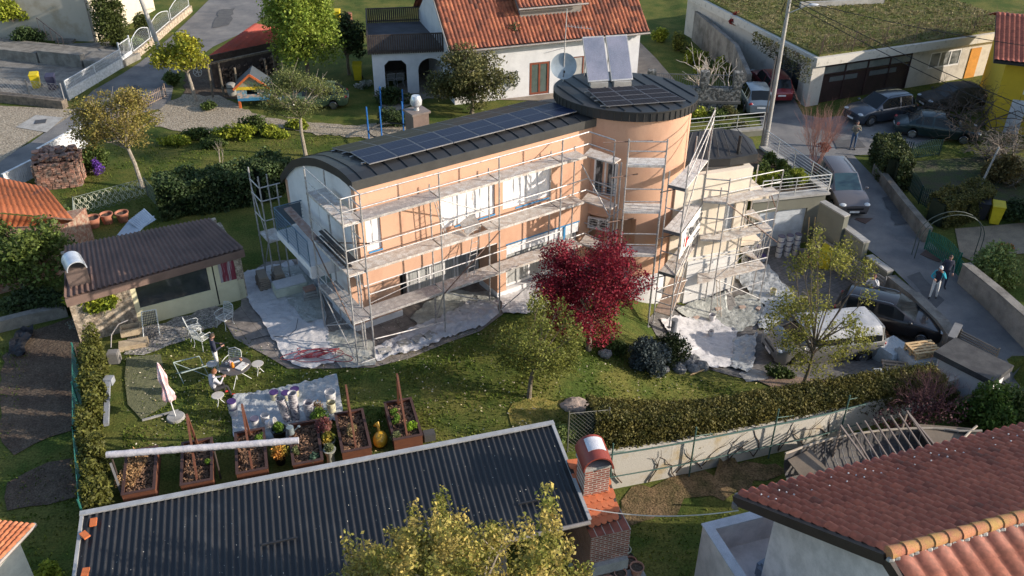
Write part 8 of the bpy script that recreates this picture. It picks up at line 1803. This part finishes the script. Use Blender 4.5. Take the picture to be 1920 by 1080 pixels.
for (px,py,h) in((692,262,2.0),(716,258,1.9),(757,248,1.9),(716,215,1.8),(757,215,1.6)): g=G(px,py); w=MB(); w.tube([g,g+Vector((0,0,h))],.05,6); w.build('post',mat('blue_post',(.02,.14,.45),.5),t)
g=G(733,262); w=MB(); w.lathe([(1.2,.5),(1.25,.55),(1.2,.6)],g,26); w.build('ring',mat('dark_ring',(.05,.05,.05),.8),t)
# white chairs inside the arcade & table
for i,(x,y) in enumerate(((1.1,1.6),(1.7,1.6))): ichair(tf(MT,x,y,.02),ang(eL,eR)+PI,['left','right'][i]+' white chair under the roof terrace arch',None,arms=False,group='white chairs under the arches')
t=thing('table','wooden table under the roof terrace arch','table',tf(MT,1.4,2.2,0)); w=MB(); w.box(tf(MT,1.4,2.2,.74),(1.3,.7,.05),ang(eL,eR)); w.build('top',BARKL,t)
for dx in(-.55,.55):
    for dy in(-.28,.28): w=MB(); p=tf(MT,1.4+dx,2.2+dy,0); w.tube([p,p+Vector((0,0,.72))],.03,5); w.build('leg',BARKL,t)
# ================= TREES, HEDGES, SHRUBS =================
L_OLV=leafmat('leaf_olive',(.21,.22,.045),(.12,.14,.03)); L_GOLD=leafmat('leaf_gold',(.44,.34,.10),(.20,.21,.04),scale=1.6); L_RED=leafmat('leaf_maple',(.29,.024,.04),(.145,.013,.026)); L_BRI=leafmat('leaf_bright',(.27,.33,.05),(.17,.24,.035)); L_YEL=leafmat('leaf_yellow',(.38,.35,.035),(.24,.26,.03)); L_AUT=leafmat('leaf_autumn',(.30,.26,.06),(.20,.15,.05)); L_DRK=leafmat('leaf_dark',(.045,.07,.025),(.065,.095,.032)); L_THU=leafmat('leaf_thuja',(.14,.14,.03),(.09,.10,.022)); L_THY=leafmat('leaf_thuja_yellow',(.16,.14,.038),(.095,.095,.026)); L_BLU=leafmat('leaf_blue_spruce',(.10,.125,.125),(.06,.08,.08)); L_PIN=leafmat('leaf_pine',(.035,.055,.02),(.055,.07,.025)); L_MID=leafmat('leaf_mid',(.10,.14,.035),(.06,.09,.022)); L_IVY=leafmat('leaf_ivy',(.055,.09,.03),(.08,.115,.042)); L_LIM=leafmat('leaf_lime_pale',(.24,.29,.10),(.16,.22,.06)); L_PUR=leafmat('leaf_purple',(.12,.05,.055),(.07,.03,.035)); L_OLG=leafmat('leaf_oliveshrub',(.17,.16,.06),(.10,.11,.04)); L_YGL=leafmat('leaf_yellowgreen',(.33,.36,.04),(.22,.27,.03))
tree('spreading_tree','leafy olive-green tree on the lawn left of the red maple',G(992,745),2.5,(1.6,1.45,1.85),36,9500,.062,L_OLV,.085,blob=.26,shell=.15,lean=(.3,.1),lower=-.8)
tree('maple_tree','dark crimson Japanese maple in front of the scaffold',G(1103,655),2.7,(2.45,2.1,2.2),52,28000,.068,L_RED,.11,blob=.26,shell=.25,lean=(.05,.3),asp=1.3,lower=-.8)
tree('young_tree','thin yellow-green tree rising in front of the grey people carrier',G(1506,724),3.7,(2.4,2.0,3.3),44,7500,.065,leafmat('leaf_youngtree',(.27,.26,.05),(.17,.18,.035)),.085,blob=.17,shell=.1,lean=(.3,.3),lower=-.9)
tree('fruit_tree','yellowing autumnal tree on the lawn by the white ribbed fence',G(267,352),3.5,(2.45,2.2,1.75),44,12000,.075,L_AUT,.12,blob=.3,shell=.2,lean=(-.9,.6),bm=BARKL,lower=-.6)
tree('fruit_tree','small leafed spreading tree in front of the olive green hatchback',G(573,292),3.5,(2.6,2.3,1.35),40,10000,.065,leafmat('leaf_plum',(.17,.19,.06),(.11,.13,.04)),.11,blob=.28,shell=.15,bm=BARKL,lower=-.5)
tree('maple_tree','dense bright lime-green tree between the lane and the roof terrace house',G(578,165),4.6,(2.6,2.5,3.2),60,22000,.13,L_BRI,.16,blob=.34,shell=.5,lower=-.85)
tree('maple_tree','small yellow-leafed tree leaning by the concrete pole',G(367,190),3.1,(1.9,1.7,1.4),20,4200,.13,L_YEL,.13,blob=.36,shell=.3,lean=(-.5,.2),bm=BARKL)
tree('blossom_tree','tall golden leafed tree with upright shoots rising over the black shed roof',Vector((-1.05,12.85,-2.)),6.15,(3.0,1.9,1.85),58,42000,.058,L_GOLD,.16,blob=.23,shell=.2,spiky=46,bm=BARKL,lower=-.8)
tree('conifer','dense cone shaped green conifer by the narrow white gate',G(216,85),1.9,(1.25,1.2,2.2),30,7500,.12,leafmat('leaf_conifer',(.09,.11,.03),(.06,.08,.02)),.1,blob=.42,shell=.5,lower=-.95)
bush('shrub','round dark conifer shrub behind the arched mesh fence',G(268,62),(.9,.9,1.6),2200,.12,leafmat('leaf_conifer',(.09,.11,.03),(.06,.08,.02)))
bush('shrub','leafy pale green shrub between the lane fence panels',G(258,92),(.8,.8,.9),1500,.1,L_LIM)
tree('large_shrub','broad grey-olive shrub against the white house wall behind the main roof',G(885,212),2.3,(2.9,1.8,1.9),34,12000,.11,L_OLG,.12,blob=.3,shell=.35,lower=-.9)
tree('large_shrub','taller dark green shrub right of the broad olive one by the white house',G(962,180),2.4,(1.0,1.0,2.0),14,4500,.10,leafmat('leaf_darkolive',(.08,.10,.045),(.05,.065,.03)),.1,lower=-.9)
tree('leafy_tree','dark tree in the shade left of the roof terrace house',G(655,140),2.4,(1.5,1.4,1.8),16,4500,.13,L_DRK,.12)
# clipped hedges
hp=[(2.7,23.1),(5.6,23.9),(8.9,25.0),(11.2,25.75),(14.3,26.75),(17.4,27.5)]
hp=[(x,interp(x,[p[0] for p in hp],[p[1] for p in hp])) for x in np.linspace(2.7,17.4,25)]
hedge('hedge','long clipped yellow-green thuja hedge above the white retaining wall',hp,.95,lambda x:interp(x,[2.7,9,13,17.4],[1.5,1.3,1.0,.85]),64000,.062,L_THY,rough=.10)
hedge('hedge','ragged dark hedge row standing behind the house gable and garden house',[tuple(G(300,400).xy),tuple(G(400,385).xy),tuple(G(480,372).xy),tuple(G(535,345).xy)],1.5,1.7,14000,.12,L_IVY,rough=.3)
tp_=[(192,700),(188,745),(182,790),(176,835),(180,880),(188,925),(192,962)]
for i,(px,py) in enumerate([(188,690),(186,730),(183,770),(178,812),(176,855),(182,895),(190,935),(197,968)]):
    g=G(px,py); bush('thuja',['farthest','second','third','fourth','fifth','sixth','seventh','nearest'][i]+' thuja of the row along the green mesh fence',g,(.62,.72,1.85-.04*i),3200,.075,L_THU,'thuja',group='thuja row',nb=11,blob=.42)
bush('shrub','yellow-green ivy mound climbing over the fieldstone wall',at(185,580,1.2),(1.3,.5,.9),3200,.10,L_YGL,'climber',stem=False); bush('shrub','silvery herb patch under the yellow-green climber',G(185,618),(1.2,.5,.8),1800,.06,leafmat('leaf_silver',(.25,.27,.23),(.16,.18,.14)))
bush('dwarf_conifer','rounded blue-grey dwarf spruce beside the maple',G(1205,690),(1.15,1.0,1.25),9000,.07,L_BLU,nb=16,blob=.4); bush('dwarf_conifer','dark green dwarf pine between the spruce and the sheet',G(1252,680),(.85,.8,1.25),5500,.07,L_PIN,nb=12)
bush('shrub','low green shrub under the red maple',G(1150,655),(1.0,.6,.6),2200,.07,L_MID); bush('shrub','pale green sprawling shrub on the drive edge under the thin tree',G(1462,706),(.8,.5,.4),1500,.08,L_MID); bush('shrub','yellow-green weeds by the end of the long hedge and boulder',G(1045,825),(.7,.9,.7),2000,.07,L_LIM)
# shrubs beyond the wall end, bottom right
bush('shrub','fresh green shrub below the hedge end by the utility box',at(1845,790,-2.2),(1.3,1.1,1.5),4500,.11,leafmat('leaf_freshdark',(.12,.19,.035),(.07,.12,.025))); bush('shrub','dark green shrub in the bottom right corner of the lane',at(1900,790,-2.2),(1.3,1.2,1.4),3800,.11,L_MID)
twigs('shrub','purple-brown twiggy shrub leaning over the retaining wall end',at(1725,790,-2.0),2.2,.8,14,mat('purple_twig',(.17,.08,.085),.9),r=.02,depth=4,seed=5); P=blobpts([tuple(at(1725,765,-.9)),tuple(at(1690,790,-1.3)),tuple(at(1760,770,-1.0))],[(1.2,.7,.6)]*3,1300,.2)
o=leaves(P,.07*(.6+.8*RNG.random(len(P))),None,'purple_leaves',[t_ for t_ in bpy.data.objects if t_.get('label','').startswith('purple-brown twiggy')][0],L_PUR)
# terrace planting
for i,(px,py) in enumerate(((1428,330),(1445,345),(1465,322),(1485,338),(1440,312),(1420,345),(1470,350),(1500,345))):
    g=at(px,py,.3); bush('shrub',['leftmost','second','third','fourth','back left','front left','front middle','rightmost'][i]+' yellow-green shrub planted in the garage terrace',(g.x,g.y,.28),(.6,.5,.75),1100,.08,L_YGL if i%2 else L_MID,group='terrace planting')
twigs('bare_shrub','bare reddish twiggy shrub behind the terrace railing corner',at(1528,322,.3),3.4,.42,22,mat('red_twig',(.32,.17,.14),.9),r=.016,depth=4,seed=3,up=1)
for i,(px,py,s) in enumerate(((1238,78,.8),(1272,95,.95),(1297,120,.8),(1318,125,.7),(1350,132,.8),(1362,145,.7),(1310,150,.6))): g=G(px,py); bush('shrub',['topmost','second from the top','third from the top','fourth','fifth','lowest','front'][i]+' rounded yellow-green shrub in the border above the stone terrace',g,(s,s*.9,s*1.4),1500,.11,[L_YGL,L_OLV][i%2],group='border shrubs')
twigs('bare_tree','pale bare fig tree with upcurved branches beside the stone terrace',(12.8,53.5,0),3.6,.9,7,mat('fig_bark',(.55,.48,.40),.85),'tree',r=.07,depth=3,seed=12,up=1.2)
for i,(px,py) in enumerate(((1320,200),(1345,195),(1370,200),(1310,225),(1340,225),(1365,222),(1320,262),(1350,255),(1385,248))): g=G(px,py); bush('shrub',['upper left','upper middle','upper right','middle left','centre','middle right','lower left','lower middle','lower right'][i]+' low shrub in the bed below the stone terrace',g,(.8,.6,.7),900,.10,[L_YGL,L_MID,L_OLG][i%3],group='bed shrubs below the stone terrace')
bush('shrub','small red-leafed shrub on the stained concrete wall top',at(1378,45,2.6),(.7,.6,.8),900,.1,leafmat('leaf_redsmall',(.35,.04,.04),(.2,.03,.03)))
bush('shrub','rust coloured leafy bit caught in the bare red shrub',at(1545,282,1.6),(.45,.4,.4),400,.06,leafmat('leaf_rust',(.30,.08,.05),(.2,.06,.04)),stem=False)
# right gardens
hedge('hedge','dark broad leafed hedge block at the lane corner',[tuple(G(1652,302).xy),tuple(G(1672,345).xy),tuple(G(1700,348).xy)],1.3,1.6,8000,.11,leafmat('leaf_laurel',(.09,.11,.035),(.04,.055,.02)))
hedge('hedge','juniper hedge arching over the green garden gate',[tuple(G(1748,420).xy),tuple(G(1790,408).xy),tuple(G(1840,392).xy)],1.2,1.4,9000,.08,L_THY,rough=.35)
bush('shrub','pale lime green rounded shrub behind the concrete lane wall',G(1855,520),(1.5,1.3,1.6),6500,.10,L_LIM,nb=14); bush('shrub','ochre-brown shrub in the shady right garden',G(1885,345),(1.5,1.3,1.6),4200,.10,leafmat('leaf_ochre',(.20,.15,.05),(.12,.10,.04))); 
bush('plant','clump of orange tulips by the paved yard',G(1885,470),(.5,.4,.4),500,.07,leafmat('leaf_tulip',(.60,.16,.04),(.08,.14,.03)),'flowers'); bush('shrub','dark green bush at the far right of the lane gardens',G(1900,410),(1.3,1.2,1.1),2600,.10,L_DRK)
VB=mat('bare_vine',(.10,.075,.06),.9)
twigs('bare_tree','tangled bare dark tree hanging over the old parked cars',Vector((27.6,50.2,-.3)),5.0,1.3,12,VB,'tree',r=.05,depth=4,seed=22,hang=.5)
twigs('bare_tree','pale twisted bare tree in the shady right garden',Vector((27.8,44.6,-.6)),4.5,1.4,10,mat('pale_bare',(.30,.25,.20),.9),'tree',r=.05,depth=4,seed=31,hang=.6)
twigs('bare_tree','low bare bush before the old saloon car',G(1850,300),2.6,1.2,10,VB,'tree',r=.035,depth=4,seed=41,hang=.4)
S2=lambda *a,**k: struct(sheet(*a,**k))
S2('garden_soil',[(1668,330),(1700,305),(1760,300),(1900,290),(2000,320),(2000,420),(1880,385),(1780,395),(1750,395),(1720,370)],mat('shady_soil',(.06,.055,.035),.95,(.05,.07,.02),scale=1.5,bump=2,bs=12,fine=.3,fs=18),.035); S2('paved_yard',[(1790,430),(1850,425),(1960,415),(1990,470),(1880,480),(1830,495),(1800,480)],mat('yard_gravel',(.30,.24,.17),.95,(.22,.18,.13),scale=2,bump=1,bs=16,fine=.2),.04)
# climbers hanging over the garage roof edge
a_,b_=at(1535,112,3.3),at(1425,57,3.3); P=[]
for k in range(1500): u=random.random(); p=a_.lerp(b_,u); d=random.random()**1.7*1.6*(1-.5*u); P.append((p.x-.45+random.uniform(-.15,.15),p.y-.25,3.3-d))
o=leaves(np.array(P),.09*(.6+.8*RNG.random(len(P))),None,'climber',None,leafmat('leaf_hang',(.12,.13,.05),(.08,.07,.04))); tag(o,'thin climber hanging down the side wall of the grass roofed garage','climber')
w=MB(); rr=random.Random(33)
a_,b_=at(1540,105,3.4),at(1930,50,3.4)
for k in range(260):
    p=a_.lerp(b_,rr.random()**1.4)+Vector((0,rr.uniform(.0,2.2),0)); q=p+Vector((rr.uniform(-.6,.6),rr.uniform(-.5,.5),rr.uniform(.2,1.1))); w.tube([p,p.lerp(q,.5)+Vector((rr.uniform(-.2,.2),0,rr.uniform(-.2,.2))),q],.010,3)
tag(w.build('bramble',mat('bramble',(.17,.12,.07),.9)),'tangle of dry brambles along the front of the grassed garage roof','bramble')
t=thing('wire_fence','old wire fence posts on the grassed garage roof','fence',a_)
for k in range(8): w=MB(); p=a_.lerp(b_,k/7)+Vector((0,.3,-.1)); w.tube([p,p+Vector((.1,0,1.3))],.025,5); w.build('post',RUST,t)
for z in(.5,1.1): w=MB(); w.tube([a_+Vector((0,.3,z)),b_+Vector((0,.3,z))],.006,3); w.build('wire',RUST,t)
# left edge
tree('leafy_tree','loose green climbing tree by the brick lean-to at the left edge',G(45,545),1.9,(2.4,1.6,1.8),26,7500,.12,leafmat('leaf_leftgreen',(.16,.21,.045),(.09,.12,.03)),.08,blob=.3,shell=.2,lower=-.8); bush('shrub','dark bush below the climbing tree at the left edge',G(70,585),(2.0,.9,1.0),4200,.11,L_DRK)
bush('shrub','sunlit leafy shrub beside the orange roof',G(120,440),(.9,.9,1.5),2600,.11,L_LIM); bush('shrub','bushy green shrub behind the stack of roof tiles',G(172,322),(1.3,1.0,1.3),3600,.10,L_MID)
bush('plant','violet flowering clump on the lawn beside the yellowing tree',G(186,328),(.4,.35,.9),500,.07,leafmat('leaf_violet',(.20,.08,.45),(.14,.06,.35)),'flowers'); bush('shrub','small shrub sprouting at the bottom left by the white house',G(97,1085),(.5,.5,.6),900,.09,L_YGL)
bush('shrub','leafy tree crown corner at the top left edge',at(25,40,1.5),(1.5,1.2,1.6),4200,.13,L_YGL); bush('shrub','dark climber beside the outside stairs',G(55,85),(1.6,.9,1.3),3000,.12,L_IVY)
for i,(px,py,rx,h) in enumerate(((330,272,1.2,.6),(370,262,1.3,.7),(440,262,1.5,.9),(480,250,1.3,1.1),(515,255,1.0,.7),(400,275,.9,.5),(560,240,1.1,.6))): g=G(px,py); bush('plant',['leftmost','second','third','tall fourth','fifth','low front','rightmost'][i]+' tuft of green perennials between gravel path and lawn',g,(rx,.7,h),1700,.10,[L_YGL,L_MID][i%2],'plant',group='perennials along the path')
t=twigs('sapling','thin bare sapling tied to a stake on the upper lawn',G(414,305),1.7,.3,3,BARKL,r=.02,depth=2,seed=2)
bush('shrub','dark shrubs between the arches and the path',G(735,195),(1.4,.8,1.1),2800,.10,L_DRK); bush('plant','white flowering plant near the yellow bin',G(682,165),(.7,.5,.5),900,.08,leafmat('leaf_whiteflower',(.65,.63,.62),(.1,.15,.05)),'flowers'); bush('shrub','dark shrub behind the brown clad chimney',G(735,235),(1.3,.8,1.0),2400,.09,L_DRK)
bush('shrub','green shrub on the gravel by the red roofed wood store',G(392,205),(.7,.6,.5),900,.09,L_MID); bush('shrub','ivy on the bank at the pole foot',G(322,160),(.7,.9,.9),1500,.10,L_MID)
w_=G(375,160); w=MB(); w.lathe([(.26,-.02),(.3,0),(.26,.02)],w_+Vector((0,0,.9)),18,Matrix.Rotation(R(80),3,'X'))
for k in range(5): a=2*PI*k/5; w.tube([w_+Vector((0,0,.9)),w_+Vector((math.cos(a)*.27,.0,.9+math.sin(a)*.27))],.02,4)
tag(w.build('wagon_wheel',mat('white_wheel',(.55,.53,.5),.7)),'old white spoked wheel hung on the bank by the yellow tree','wheel')
# trees added out of view past the right edge to shade the lane
for i,(x,y,s) in enumerate(((30,24,1.8),(29,39,2.2))): tree('leafy_tree',['broad tree beyond the right edge beside the lane wall','tall tree beyond the right edge by the paved yard'][i],(x,y,-1.0),4.0,(s,s,s*1.1),22,5000,.14,L_MID,.16)
# ---------------- sky, sun, camera ----------------
SUN_EL=20.; SUN_AZ=-8.   # azimuth measured from +X
w=bpy.data.worlds.new('World'); scn.world=w; w.use_nodes=True; nt=w.node_tree; bg=nt.nodes['Background']
sk=nt.nodes.new('ShaderNodeTexSky'); sk.sky_type='NISHITA'; sk.sun_disc=False; sk.sun_elevation=R(SUN_EL); sk.sun_rotation=R(90-SUN_AZ); sk.altitude=150; sk.air_density=1.; sk.dust_density=1.2; sk.ozone_density=1.
nt.links.new(sk.outputs[0],bg.inputs[0]); bg.inputs[1].default_value=.15
sl=bpy.data.lights.new('sun','SUN'); sl.energy=4.1; sl.angle=R(.5); sl.color=(1,.885,.75); so=bpy.data.objects.new('sun',sl); COL.objects.link(so)
sd=Vector((math.cos(R(SUN_AZ))*math.cos(R(SUN_EL)),math.sin(R(SUN_AZ))*math.cos(R(SUN_EL)),math.sin(R(SUN_EL))))
so.rotation_euler=sd.to_track_quat('Z','Y').to_euler(); so.location=(60,0,40)
cd=bpy.data.cameras.new('camera'); cam=bpy.data.objects.new('camera',cd); COL.objects.link(cam); cam.location=CC
cd.sensor_width=36; cd.lens=F/1920*36; cd.clip_end=2000; cd.clip_start=.5
m3=Matrix((CR,CU,-CD)).transposed(); cam.rotation_euler=m3.to_euler(); scn.camera=cam
scn.view_settings.view_transform='Standard'; scn.view_settings.look='None'; scn.view_settings.gamma=1; scn.view_settings.exposure=.68
scn.render.resolution_x=1920; scn.render.resolution_y=1080
